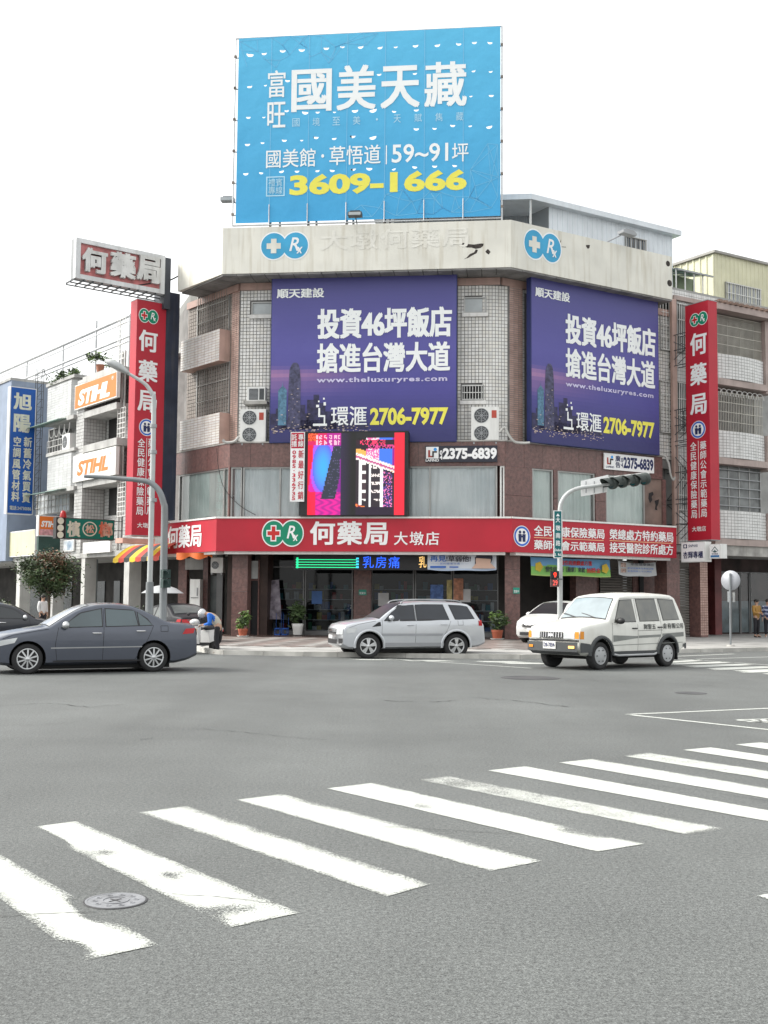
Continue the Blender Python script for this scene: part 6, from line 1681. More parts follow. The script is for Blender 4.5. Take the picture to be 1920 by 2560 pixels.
b.disc(WN, (g[0] + g[1]) / 2, g[3] - .05, .042, e, 10); b.wquad(WN, g[0] - .01, g[1] + .01, g[2] + .14, g[3] - .10, e); b.wquad(WN, g[0] + .005, (g[0] + g[1]) / 2 - .005, g[2] + .02, g[2] + .14, e); b.wquad(WN, (g[0] + g[1]) / 2 + .005, g[1] - .005, g[2] + .02, g[2] + .14, e); b.build('red_figure', RL, t)
text('29', WN, sub(r, .2, .58, .8, .92), e, RL2, t, bold=.02)
MB().tube([WN.p(r[1], (r[2] + r[3]) / 2, .05), WN.p(r[1] + .12, (r[2] + r[3]) / 2, 0)], .03, 6).build('bracket', POLEG, t)
# round sign seen from behind, right pavement
base = G(1826.5, 1616, .12)
D = base.y
t = thing('round_road_sign', 'back of a round grey road sign on a thin pole at the right', 'road sign', base)
top = AT(1825, 1433, D); MB().tube([base, (top.x, top.y, top.z)], .035, 8).build('pole', POLEG, t)
c_ = AT(1825, 1451, D); fw = V((.62, .78, 0)).normalized()
MB().lathe([(.001, .0), (.345, .0), (.35, .012), (.345, .02), (.001, .022)], c_ + fw * .05, n=28, M=fw.to_track_quat('Z', 'Y').to_matrix()).build('disc', M('sign_back_grey', (.36, .37, .40), .5, .2, .08), t)
for x in (1820, 1833):
    p, q2 = AT(x - 2, 1505, D), AT(x + 2, 1478 + (x > 1825) * 2, D); MB().box((p + q2) / 2 + fw * .06, (.09, .015, abs(q2.z - p.z)), rz=-.9).build('side_plate', POLEW if x > 1825 else POLEG, t)
MB().lathe([(.16, 0), (.14, .05), (.05, .06), (.05, .001)], base, n=12).build('base_plate', CONC, t)
# parasol of a scooter stand, left
c_ = AT(406, 1483, 41.5)
t = thing('parasol', 'small grey parasol behind the grey signal pole', 'parasol', (c_.x, c_.y, .12))
PAR_ = M('parasol_cloth', (.36, .37, .38), .7, var=.12)
b = MB(); vs = [c_ + V((0, 0, .30))]; n = 8; prof = [(.25, .26), (.5, .18), (.78, .0)]
for rr0, z in prof:
    for j in range(n): an = math.tau * j / n; vs.append(c_ + V((rr0 * math.cos(an), rr0 * math.sin(an), z)))
fs = [(0, 1 + j, 1 + (j + 1) % n) for j in range(n)]
for k in range(2):
    for j in range(n): fs.append((1 + k * n + j, 1 + (k + 1) * n + j, 1 + (k + 1) * n + (j + 1) % n, 1 + k * n + (j + 1) % n))
b.add(vs, fs, 0, True); b.build('canopy', PAR_, t)
MB().tube([(c_.x, c_.y, .12), c_ + V((0, 0, .28))], .02, 6).build('pole', GREY, t)
# ================================================================== THINGS UNDER THE ARCADE
def lay(W, px, d, dep, name, label, cat, mat, part='body'):
    r = W.rect(*px, d=d); t = thing(name, label, cat, W.p((r[0] + r[1]) / 2, r[2], d))
    MB().wbox(W, *r, d - dep, d).build(part, mat, t); return t, r
t, r = lay(WC, (474, 1448, 499, 1572), -3.0, .5, 'fridge', 'narrow white cabinet standing in the dark left arcade', 'cabinet', WHITE)
MB().wbox(WC, r[0] + .06, r[1] - .06, r[2] + (r[3] - r[2]) * .62, r[2] + (r[3] - r[2]) * .63, -3.0, -2.96).build('door_gap', BLACK, t); MB().wbox(WC, r[1] - .13, r[1] - .09, r[2] + 1.4, r[2] + 1.75, -3.0, -2.95).build('handle', GREY, t)
acunit(WC, (527, 1394, 557, 1432), -2.6, 'dim outdoor unit hung high under the arcade beside the left pillar', 1, redlabel=False)
ORF = M('orange_cloth', (.55, .12, .02), .7, var=.15)
t = thing('orange_cloth', 'orange cloth swag hanging under the left end of the red sign', 'cloth', WC.p(*WC.hit(485, 1390, -.9), -.9))
b = MB(); vs = []
for i in range(21):
    u = i / 20; x = 441 + 90 * u; yb_ = 1391 + 9 * abs(math.sin(math.pi * (u * 1.9 + .3))) - 2 * u
    a, c = WC.hit(x, 1382, -.9), WC.hit(x, yb_, -.8 + .1 * math.sin(u * 14))
    vs += [WC.p(a[0], a[1], -.9), WC.p(c[0], c[1], -.8 + .1 * math.sin(u * 14))]
b.add(vs, [(2 * i, 2 * i + 2, 2 * i + 3, 2 * i + 1) for i in range(20)], 0, True); b.build('cloth', ORF, t)
t = thing('display_board', 'leaning pale display board in front of the shop window, left', 'display board', WC.p(*WC.hit(680, 1560, -3.0), -3.0))
b = MB(); q4 = [WC.hit(669, 1548, -2.9), WC.hit(704, 1548, -2.9), WC.hit(697, 1449, -3.2), WC.hit(660, 1452, -3.2)]
b.hexa([WC.p(*q4[0], -2.9), WC.p(*q4[1], -2.9), WC.p(*q4[1], -2.95), WC.p(*q4[0], -2.95), WC.p(*q4[3], -3.2), WC.p(*q4[2], -3.2), WC.p(*q4[2], -3.25), WC.p(*q4[3], -3.25)]); b.build('board', M('lilac_poster', (.25, .21, .27), .5, var=.5, scale=4, col2=(.4, .36, .42)), t)
BLUER = M('blue_rack_plastic', (.02, .10, .42), .5, var=.1)
t = thing('blue_rack', 'pair of blue wire racks on the arcade floor by the leaning board', 'rack', WC.p(*WC.hit(702, 1590, -2.4), -2.4))
for px0, px1 in ((686, 700), (704, 718)):
    r = WC.rect(px0, 1572, px1, 1588, d=-2.4); b = MB()
    b.wbox(WC, r[0], r[1], .16, .2, -2.7, -2.4)
    for s in (r[0], r[1] - .02):
        for dd in (-2.7, -2.42): b.wbox(WC, s, s + .02, .2, .45, dd, dd + .02)
    b.wbox(WC, r[0], r[1], .40, .45, -2.42, -2.4); b.wbox(WC, r[0], r[1], .40, .45, -2.72, -2.7)
    for s in (r[0], r[1] - .02): b.wbox(WC, s, s + .015, .45, 1.05, -2.72, -2.705)
    b.build('basket', BLUER, t)
for px0, px1, d_, mt in ((445, 466, -3.9, MARB2), (507, 519, -3.6, MARB), (541, 556, -3.9, ALU), (400, 412, -3.9, PLA)):
    a, c = WC.hit(px0, 1480, d_)[0], WC.hit(px1, 1480, d_)[0]; MB().wbox(WC, a, c, .15, 3.7, d_ - .4, d_).build('arcade_pier', mt, bld)
r = WC.rect(521, 1440, 540, 1560, d=-4.0); MB().wbox(WC, r[0], r[1], r[2], r[3], -4.15, -4.05).build('side_window', M('dim_window', (.10, .115, .115), .2, var=.4), bld)
MB().wbox(WC, *WC.rect(463, 1396, 508, 1424, d=-3.8), -4.1, -3.8).build('duct_box', PLA, bld)
# ================================================================== PLANTS
def potted(W, px, d, z0, pot, rpot, hpot, label, shape, mats, n, saucer=None, size=.1):
    s, _ = W.hit(*px, d); c = W.p(s, z0, d)
    t = thing('potted_plant', label, 'plant', c, group='potted plants by the shop')
    b = MB(); b.lathe([(rpot * .72, 0), (rpot * .9, hpot * .7), (rpot, hpot), (rpot * .92, hpot), (rpot * .85, hpot * .9), (.001, hpot * .9)], c + V((0, 0, .04)), n=16); b.build('pot', pot, t)
    if saucer: MB().lathe([(rpot * .9, 0), (rpot * 1.2, .05), (rpot * 1.15, .05), (rpot * .8, .02)], c, n=16).build('saucer', saucer, t)
    rx0, rz0, zc0 = shape
    b = MB(); rn = random.Random(hash(label) % 1000 if False else len(label))
    for i in range(9): an = rn.uniform(0, 6.28); k = rn.uniform(.3, .9); b.tube([c + V((0, 0, hpot)), c + V((math.cos(an) * rx0 * k * .5, math.sin(an) * rx0 * k * .5, zc0)), c + V((math.cos(an) * rx0 * k, math.sin(an) * rx0 * k, zc0 + rz0 * rn.uniform(.2, .9)))], .012, 4)
    b.build('stems', LEAF[2], t)
    b = MB(); leaves(b, c + V((0, 0, zc0)), rx0, rx0, rz0, n, size, mats, rnd=rn); b.build('foliage', LEAF, t)
TERRA = M('terracotta', (.32, .085, .045), .7, var=.12); WPOT = M('white_pot', (.62, .62, .60), .4, var=.06)
potted(WC, (607, 1590), -.15, .14, TERRA, .21, .28, 'yellowish plant in a red pot in front of the left granite pillar', (.34, .32, .62), [1, 1, 0], 260, WPOT, .09)
potted(WC, (1243, 1590), -.3, .14, TERRA, .24, .34, 'leafy plant in a red pot in front of the right granite pillar', (.48, .36, .78), [0, 0, 1, 2], 420, WPOT, .12)
potted(WC, (744, 1580), -2.0, .15, WPOT, .25, .46, 'dark bushy plant in a white pot under the arcade', (.44, .46, .98), [2, 2, 0], 420, None, .11)
def tree(base, label, h_tr, crown, n, size, mats, name='street_tree', group=None, stems=5, cat='tree'):
    t = thing(name, label, cat, base, group=group)
    c, rx0, ry0, rz0 = crown
    rn = random.Random(len(label))
    b = MB(); f = V(base) + V((.05, 0, h_tr))
    b.tube(curve([base, V(base) + V((.06, .02, h_tr * .5)), f], 3), [.09, .085, .08, .075, .07, .065, .06], 8)
    for i in range(stems):
        an = i * math.tau / stems + rn.uniform(-.3, .3); e_ = V(c) + V((math.cos(an) * rx0 * .75, math.sin(an) * ry0 * .75, rz0 * rn.uniform(-.1, .7)))
        m_ = (f + e_) / 2 + V((0, 0, .15)); b.tube([f, m_, e_], [.05, .035, .012], 6)
    b.build('trunk', M('bark', (.10, .075, .055), .9, var=.3, bump=.3), t)
    b = MB(); leaves(b, c, rx0, ry0, rz0, n, size, mats, clumps=22, rnd=rn); b.build('crown', LEAF, t)
    return t
bt = WL.p(sx(121, 1450, 2.4), .12, 2.4); ct = AT(113, 1436, bt.y)
tree(bt, 'round street tree with rusty and green leaves at the left kerb', 1.7, (ct, 1.25, 1.15, 1.05), 10000, .085, [0, 2, 2, 2, 0, 3])
b2 = WL.p(sx(6, 1500, 2.6), .12, 2.6); tree(b2, 'low dark green bush cut by the left edge of the frame', .3, (b2 + V((-.1, 0, .75)), .8, .8, .62), 1400, .09, [0, 0, 2, 1], name='bush', cat='bush', stems=4)
b2 = WL.p(sx(317, 1505, 1.4), .12, 1.4); tree(b2, 'low shrub behind the dark sedan roof, left of the street lamp', .2, (b2 + V((0, 0, .75)), .75, .6, .45), 900, .08, [2, 2, 0], name='bush', cat='bush', stems=4)
# ================================================================== VEHICLES
def interp(P, x):
    if x <= P[0][0]: return P[0][1]
    for (a, b_), (c, d) in zip(P, P[1:]):
        if x <= c: return b_ + (d - b_) * (x - a) / max(c - a, 1e-9)
    return P[-1][1]
TYRE = M('tyre_rubber', (.022, .022, .023), .8, var=.2); ALLOY = M('alloy', (.55, .56, .57), .32, .7, .06); ALLOYD = M('wheel_cover', (.40, .41, .42), .45, .4, .1)
WELL = M('wheel_well_black', (.008, .008, .008), .9, var=0)
CGLASS = glass('car_glass', (.02, .024, .028), .04, .7); CGLASSL = M('car_glass_light', (.07, .085, .09), .05, var=.25, scale=1.5, spec=.8)
TRIM = M('black_trim', (.02, .02, .022), .5, var=.1); LENSR = M('tail_red', (.42, .015, .02), .15, var=.1); LENSW = M('head_lens', (.55, .57, .58), .08, .1, .15, spec=.8); LENSO = M('amber_lens', (.65, .25, .03), .2, var=.1); CHROME = M('chrome', (.6, .6, .61), .15, .9, 0)
PLATE = M('plate_white', (.7, .7, .68), .4, var=.03)
def make_car(name, label, loc, yaw, P, sc=1.0, cat='car', group=None):
    t = thing(name, label, cat, loc, yaw if yaw else 1e-6, group)
    t.scale = (sc, sc, sc)
    Lh = P['L'] / 2; W0 = P['W'] / 2
    ztf = lambda x: interp(P['top'], x); zbf = lambda x: interp(P['bot'], x)
    belt, tum = P['belt'], P['tum']
    fb, rb = P.get('fbow', .14), P.get('rbow', .07)
    def wf(x, z):
        w = W0
        d = (x + Lh) / P.get('ftl', .9)
        if d < 1: w *= 1 - P.get('ft', .10) * (1 - d) ** 2
        d = (Lh - x) / P.get('rtl', .8)
        if d < 1: w *= 1 - P.get('rt', .08) * (1 - d) ** 2
        if z < belt:
            k = (z - P.get('zmax', .62)) / .5; w *= 1 - .035 * k * k
        else:
            w = w * (1 - .035 * ((belt - P.get('zmax', .62)) / .5) ** 2) - tum * (z - belt) - P.get('shoulder', .0) * min(1, (z - belt) / .04)
        return w
    def D(x, y, z):
        f = math.exp(-max(0, x + Lh) / .45); r_ = math.exp(-max(0, Lh - x) / .35)
        return V((x + fb * (y / W0) ** 2 * f - rb * (y / W0) ** 2 * r_, y, z))
    xs = sorted(set([p[0] for p in P['top']] + [-Lh + P['L'] * i / 64 for i in range(65)]))
    xs = [x for i, x in enumerate(xs) if i == 0 or x - xs[i - 1] > .012]
    NS, NA, NT = 12, 4, 6
    vs = []; rings = []
    crown = P.get('crown', .035)
    def ytop(x):
        T = ztf(x); r_ = min(P.get('r', .10), (T - zbf(x)) * .3); return wf(x, T - r_) - r_, T, r_
    def ztop(x, y):
        yt, T, r_ = ytop(x); return T + crown * (1 - min(1, abs(y) / max(yt, .01)) ** 2)
    for x in xs:
        yt, T, r_ = ytop(x); zb = zbf(x)
        half = [(wf(x, zb + .06) * .88, zb)]
        for i in range(NS + 1):
            z = zb + .06 + (T - r_ - zb - .06) * i / NS; half.append((wf(x, z), z))
        for i in range(1, NA + 1):
            an = math.pi / 2 * i / NA; half.append((yt + r_ * math.cos(an), T - r_ + r_ * math.sin(an)))
        for i in range(1, NT): y = yt * (1 - i / NT); half.append((y, ztop(x, y)))
        ring = [(-y, z) for y, z in half] + [(0, T + crown)] + [(y, z) for y, z in reversed(half)]
        rings.append(len(vs)); vs += [D(x, y, z) for y, z in ring]
    n = len(ring); fs = []
    for a, b_ in zip(rings, rings[1:]):
        for j in range(n): fs.append((a + j, a + (j + 1) % n, b_ + (j + 1) % n, b_ + j))
    fs.append(list(range(n - 1, -1, -1))); fs.append([rings[-1] + j for j in range(n)])
    B = MB(); B.add(vs, fs, 0, True)
    body = B.build('body', [P['paint'], WELL], t, local=True)
    bm = bmesh.new(); bm.from_mesh(body.data); bmesh.ops.recalc_face_normals(bm, faces=bm.faces); bm.to_mesh(body.data); bm.free()
    # wheel arches
    R_, ww = P['wr'], P['ww']; tr = P.get('track', W0 * 2 - ww - .04) / 2
    C = MB()
    for ax in P['axles']:
        for sy in (-1, 1):
            y0, y1 = sorted((sy * (W0 + .2), sy * (W0 - .36)))
            C.lathe([(R_ * P.get('arch', 1.17), y0), (R_ * P.get('arch', 1.17), y1)], (ax, 0, R_ * 1.02), axis='Y', n=28)
    cut = C.build('arch_cutter', WELL)
    bm = bmesh.new(); bm.from_mesh(cut.data); bmesh.ops.recalc_face_normals(bm, faces=bm.faces); bm.to_mesh(cut.data); bm.free()
    body.parent = None
    md = body.modifiers.new('arch', 'BOOLEAN'); md.operation = 'DIFFERENCE'; md.object = cut; md.solver = 'EXACT'
    try: md.material_mode = 'TRANSFER'
    except Exception: pass
    dg = bpy.context.evaluated_depsgraph_get()
    me = bpy.data.meshes.new_from_object(body.evaluated_get(dg)); body.modifiers.clear(); body.data = me
    for p in me.polygons: p.use_smooth = p.material_index == 0
    try: me.set_sharp_from_angle(angle=rad(38))
    except Exception: pass
    bpy.data.objects.remove(cut); body.parent = t
    # patches that follow the skin
    def side(q, sy, mat, nm, e=.006, n_=12, m_=5, parent=None, x_=0):
        B = MB(); vs = []
        for j in range(m_ + 1):
            for i in range(n_ + 1):
                u, v = i / n_, j / m_
                x = (q[0][0] * (1 - u) + q[1][0] * u) * (1 - v) + (q[3][0] * (1 - u) + q[2][0] * u) * v
                z = (q[0][1] * (1 - u) + q[1][1] * u) * (1 - v) + (q[3][1] * (1 - u) + q[2][1] * u) * v
                vs.append(D(x, sy * (wf(x, z) + e), z))
        for j in range(m_):
            for i in range(n_):
                k = j * (n_ + 1) + i; f = (k, k + 1, k + n_ + 2, k + n_ + 1); B.add([], []); B.f.append(list(f) if sy < 0 else list(f[::-1])); B.m.append(0); B.s.append(True)
        B.v = vs
        return B.build(nm, mat, parent or t, local=True)
    def topp(x0, x1, f0, f1, mat, nm, e=.006, n_=10, m_=12, parent=None, y0=-1, y1=1):
        B = MB(); vs = []
        for i in range(n_ + 1):
            x = x0 + (x1 - x0) * i / n_; f = f0 + (f1 - f0) * i / n_; yt, T, r_ = ytop(x)
            for j in range(m_ + 1):
                y = yt * f * (y0 + (y1 - y0) * j / m_); p = D(x, y, ztop(x, y)); vs.append(p + V((-.5 * e if x < 0 else .5 * e, 0, e)))
        B.add(vs, [(i * (m_ + 1) + j, (i + 1) * (m_ + 1) + j, (i + 1) * (m_ + 1) + j + 1, i * (m_ + 1) + j + 1) for i in range(n_) for j in range(m_)], 0, True)
        return B.build(nm, mat, parent or t, local=True)
    def xend(z, sgn):
        x = sgn * Lh
        if ztf(x) >= z and zbf(x) <= z: return x
        k = 0
        while k < 200:
            if ztf(x) + crown * .5 >= z and zbf(x) <= z + .02: return x
            x -= sgn * .005; k += 1
        return x
    def end(y0, y1, z0, z1, sgn, mat, nm, e=.008, n_=10, m_=3, th=0, parent=None):
        B = MB(); vs = []
        for j in range(m_ + 1):
            z = z0 + (z1 - z0) * j / m_; x = xend(z, sgn)
            for i in range(n_ + 1):
                y = y0 + (y1 - y0) * i / n_; y = max(-wf(x, z) * 1.0, min(wf(x, z), y)); vs.append(D(x, y, z) + V((sgn * (e + th), 0, 0)))
        f = [(j * (n_ + 1) + i, j * (n_ + 1) + i + 1, (j + 1) * (n_ + 1) + i + 1, (j + 1) * (n_ + 1) + i) for j in range(m_) for i in range(n_)]
        B.add(vs, f if sgn > 0 else [q[::-1] for q in f], 0, True)
        return B.build(nm, mat, parent or t, local=True)
    gl = P.get('glass', CGLASS)
    for sy in (-1, 1):
        for wi, q in enumerate(P['windows']):
            o = side([(x + (-.02 if i in (0, 3) else .02), z + (-.015 if i < 2 else .02)) for i, (x, z) in enumerate(q)], sy, TRIM, 'window_frame', .003)
            side(q, sy, gl, 'window_glass', .007, parent=o)
        for x, za, zb in P.get('pillars', []): side([(x - .02, za), (x + .02, za), (x + .02, zb), (x - .02, zb)], sy, TRIM, 'pillar_trim', .009, 1, 4)
        sm = []
        for pts in P.get('seams', []):
            for (xa, za), (xb, zb) in zip(pts, pts[1:]):
                dx, dz = xb - xa, zb - za; l = math.hypot(dx, dz); nx, nz = -dz / l * .004, dx / l * .004
                sm.append([(xa - nx, za - nz), (xb - nx, zb - nz), (xb + nx, zb + nz), (xa + nx, za + nz)])
        if sm:
            B = MB()
            for q in sm:
                k = len(B.v)
                for u in range(7):
                    for s2 in (0, 1):
                        a_, b_ = (q[0], q[1]) if s2 == 0 else (q[3], q[2]); x = a_[0] + (b_[0] - a_[0]) * u / 6; z = a_[1] + (b_[1] - a_[1]) * u / 6
                        B.v.append(D(x, sy * (wf(x, z) + .003), z))
                for u in range(6): B.f.append([k + 2 * u, k + 2 * u + 2, k + 2 * u + 3, k + 2 * u + 1]); B.m.append(0); B.s.append(False)
            B.build('door_seams', WELL, t, local=True, kind='stuff')
        for x, z in P.get('handles', []):
            y = sy * (wf(x, z) + .02); B = MB(); B.tube([D(x - .09, y - sy * .02, z), D(x - .07, y + sy * .012, z), D(x + .07, y + sy * .012, z), D(x + .09, y - sy * .02, z)], .016, 6); B.build('door_handle', P.get('hmat', P['paint']), t, local=True)
        if 'mirror' in P:
            x, z = P['mirror']; y = sy * (wf(x, z) + .12); B = MB(); B.ball((x, y, z), (.075, .12, .08), 12, 8); B.tube([(x + .02, sy * (wf(x, z) - .02), z - .05), (x, y, z - .02)], .025, 6); B.build('mirror', P.get('mmat', P['paint']), t, local=True)
        for q, mat, nm, e in P.get('sides', []): side(q, sy, mat, nm, e)
        for ax in P['axles']:
            yo = sy * (tr + ww / 2); hub = V((ax, yo, R_))
            B = MB(); pr = [(R_ * .62, -ww), (R_ * .9, -ww), (R_ * .985, -ww * .92), (R_, -ww * .8), (R_, -ww * .2), (R_ * .985, -ww * .08), (R_ * .9, 0), (R_ * .66, .0), (R_ * .62, -.02)]
            B.lathe([(r_, z * sy * 1) for r_, z in pr], hub, axis='Y', n=32); wh = B.build('wheel', TYRE, t, local=True)
            k = P['spokes']; rr0 = R_ * P.get('rimr', .66); B = MB()
            B.lathe([(rr0, -.03 * sy), (rr0, .002 * sy), (rr0 * .9, .004 * sy), (rr0 * .86, -.04 * sy)], hub, axis='Y', n=28)
            if k:
                for i in range(k):
                    an = math.tau * i / k + .3; c, s = math.cos(an), math.sin(an)
                    for dw in ((-.16, .16) if P.get('split') else (0,)):
                        c2, s2 = math.cos(an + dw), math.sin(an + dw); hw = P.get('spw', .028)
                        p0 = hub + V((c * rr0 * .12, -.0 * sy, s * rr0 * .12)); p1 = hub + V((c2 * rr0 * .9, -.002 * sy, s2 * rr0 * .9)); k2 = V((-s2, 0, c2)) * hw; dd = V((0, sy * .012, 0)); d3 = V((0, -sy * .02, 0))
                        B.hexa([p0 - k2 * .9 + d3, p1 - k2 + d3, p1 + k2 + d3, p0 + k2 * .9 + d3, p0 - k2 * .9 + dd, p1 - k2 + dd * .3, p1 + k2 + dd * .3, p0 + k2 * .9 + dd])
                B.lathe([(.001, .016 * sy), (rr0 * .2, .014 * sy), (rr0 * .24, -.02 * sy)], hub, axis='Y', n=14)
            else:
                B.lathe([(.001, .01 * sy), (rr0 * .35, .012 * sy), (rr0 * .6, .004 * sy), (rr0 * .88, -.002 * sy)], hub, axis='Y', n=28)
            B.build('rim', P['rim'], wh, local=True)
            B = MB(); B.lathe([(.001, -.045 * sy), (rr0 * .95, -.045 * sy)], hub, axis='Y', n=20)
            if not k:
                for i in range(6): an = math.tau * i / 6; B.lathe([(.001, .0135 * sy), (rr0 * .085, .013 * sy)], hub + V((math.cos(an) * rr0 * .68, 0, math.sin(an) * rr0 * .68)), axis='Y', n=8)
            B.build('rim_gaps', WELL, wh, local=True)
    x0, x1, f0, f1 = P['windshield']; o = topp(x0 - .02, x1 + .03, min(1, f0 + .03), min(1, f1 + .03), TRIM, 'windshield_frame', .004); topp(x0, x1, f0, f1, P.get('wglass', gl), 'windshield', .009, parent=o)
    if 'rearglass' in P: x0, x1, f0, f1 = P['rearglass']; topp(x0, x1, f0, f1, gl, 'rear_window', .007)
    for y0, y1, z0, z1, sgn, mat, nm, e in P.get('ends', []): end(y0, y1, z0, z1, sgn, mat, nm, e)
    B = MB(); zb = min(p[1] for p in P['bot']); B.box((0, 0, zb - .01), (P['L'] * .70, P['W'] * .82, .14)); B.build('underbody', WELL, t, local=True)  # underside block, widened and lowered to deepen the contact shadow
    t['dummy'] = 0; del t['dummy']
    return t, D, wf, side, end, topp, ztop
def place(fp, rp, a, P, sc=1.0):     # near front and rear wheel contact pixels -> centre of the car on the road
    f, r_ = G(*fp), G(*rp); m = (f + r_) / 2
    lx, ly = (P['axles'][0] + P['axles'][1]) / 2 * sc, -(P['W'] / 2 - P['ww'] / 2) * sc
    c, s = math.cos(a), math.sin(a)
    return (m.x - (lx * c - ly * s), m.y - (lx * s + ly * c), 0)
def carpaint(n, c, met=.0, r_=.28): return M(n, c, r_, met, .03, 2, coat=.6, spec=.5)
SEDAN = dict(L=4.53, W=1.705, belt=.93, tum=.44, wr=.31, ww=.20, axles=(-1.39, 1.21), fbow=.22, rbow=.12, ft=.12, rt=.10, crown=.03, r=.09,
    top=[(-2.265, .56), (-2.25, .64), (-2.15, .72), (-1.85, .81), (-1.4, .89), (-1.08, .945), (-.98, .965), (-.72, 1.13), (-.45, 1.285), (-.25, 1.37), (0, 1.425), (.25, 1.44), (.5, 1.435), (.75, 1.40), (1.0, 1.31), (1.25, 1.19), (1.45, 1.09), (1.6, 1.045), (1.9, 1.02), (2.12, .995), (2.2, .96), (2.25, .80), (2.265, .62)],
    bot=[(-2.265, .30), (-2.1, .20), (-1.8, .17), (1.7, .18), (2.0, .24), (2.265, .34)],
    windows=[[(-.74, .955), (.10, .975), (.10, 1.335), (-.33, 1.24)], [(.19, .975), (.86, .99), (.80, 1.30), (.19, 1.335)], [(.90, .99), (1.17, 1.0), (1.06, 1.115), (.87, 1.265)]],
    seams=[[(-.80, .95), (-.86, .6), (-.82, .27), (.10, .27)], [(.145, 1.33), (.14, .95), (.12, .27)], [(.12, .27), (.80, .27), (.98, .5), (1.10, .75), (1.2, .99)], [(-2.0, .72), (-1.75, .80), (-1.0, .92)], [(1.36, .86), (1.52, .86), (1.52, .98), (1.36, .98), (1.36, .86)]],
    handles=[(.0, .83), (.93, .87)], mirror=(-.66, 1.0), spokes=10, spw=.016, rim=ALLOY, rimr=.70, windshield=(-.97, -.16, .97, .92), rearglass=(.82, 1.42, .88, .94),
    sides=[([(-.95, .515), (.95, .53), (.95, .555), (-.95, .54)], GREY, 'side_moulding', .012), ([(1.86, .80), (2.16, .82), (2.20, .93), (1.95, .92)], LENSR, 'tail_lamp', .008), ([(-2.14, .56), (-1.72, .64), (-1.66, .745), (-2.1, .68)], LENSW, 'headlight', .008), ([(-.9, .24), (.95, .24), (.95, .27), (-.9, .27)], TRIM, 'sill', .006)],
    ends=[(-.34, .34, .56, .66, -1, TRIM, 'grille', .01), (-.5, .5, .28, .42, -1, TRIM, 'air_intake', .012), (-.70, -.36, .50, .62, -1, LENSW, 'headlight', .01), (.36, .70, .50, .62, -1, LENSW, 'headlight', .01), (-.78, -.45, .78, .92, 1, LENSR, 'tail_lamp', .01), (.45, .78, .78, .92, 1, LENSR, 'tail_lamp', .01), (-.2, .2, .66, .76, 1, PLATE, 'licence_plate', .012)])
DARKP = carpaint('dark_slate_paint', (.078, .088, .115), .35)
SEDAN['paint'] = DARKP; SEDAN['hmat'] = CHROME; SEDAN['mmat'] = ALLOY
aS = rad(25); scS = 1.035
make_car('sedan', 'dark grey sedan with ten-spoke wheels crossing at the left edge', place((60, 1686), (386, 1678.5), aS, SEDAN, scS), aS, dict(SEDAN, glass=M('sedan_glass', (.05, .075, .085), .05, var=.2, scale=1.2, spec=.9), wglass=M('glare_windshield', (.36, .37, .38), .08, var=.1, spec=.9)), scS)  # windshield: sky glare is put into its pale base colour
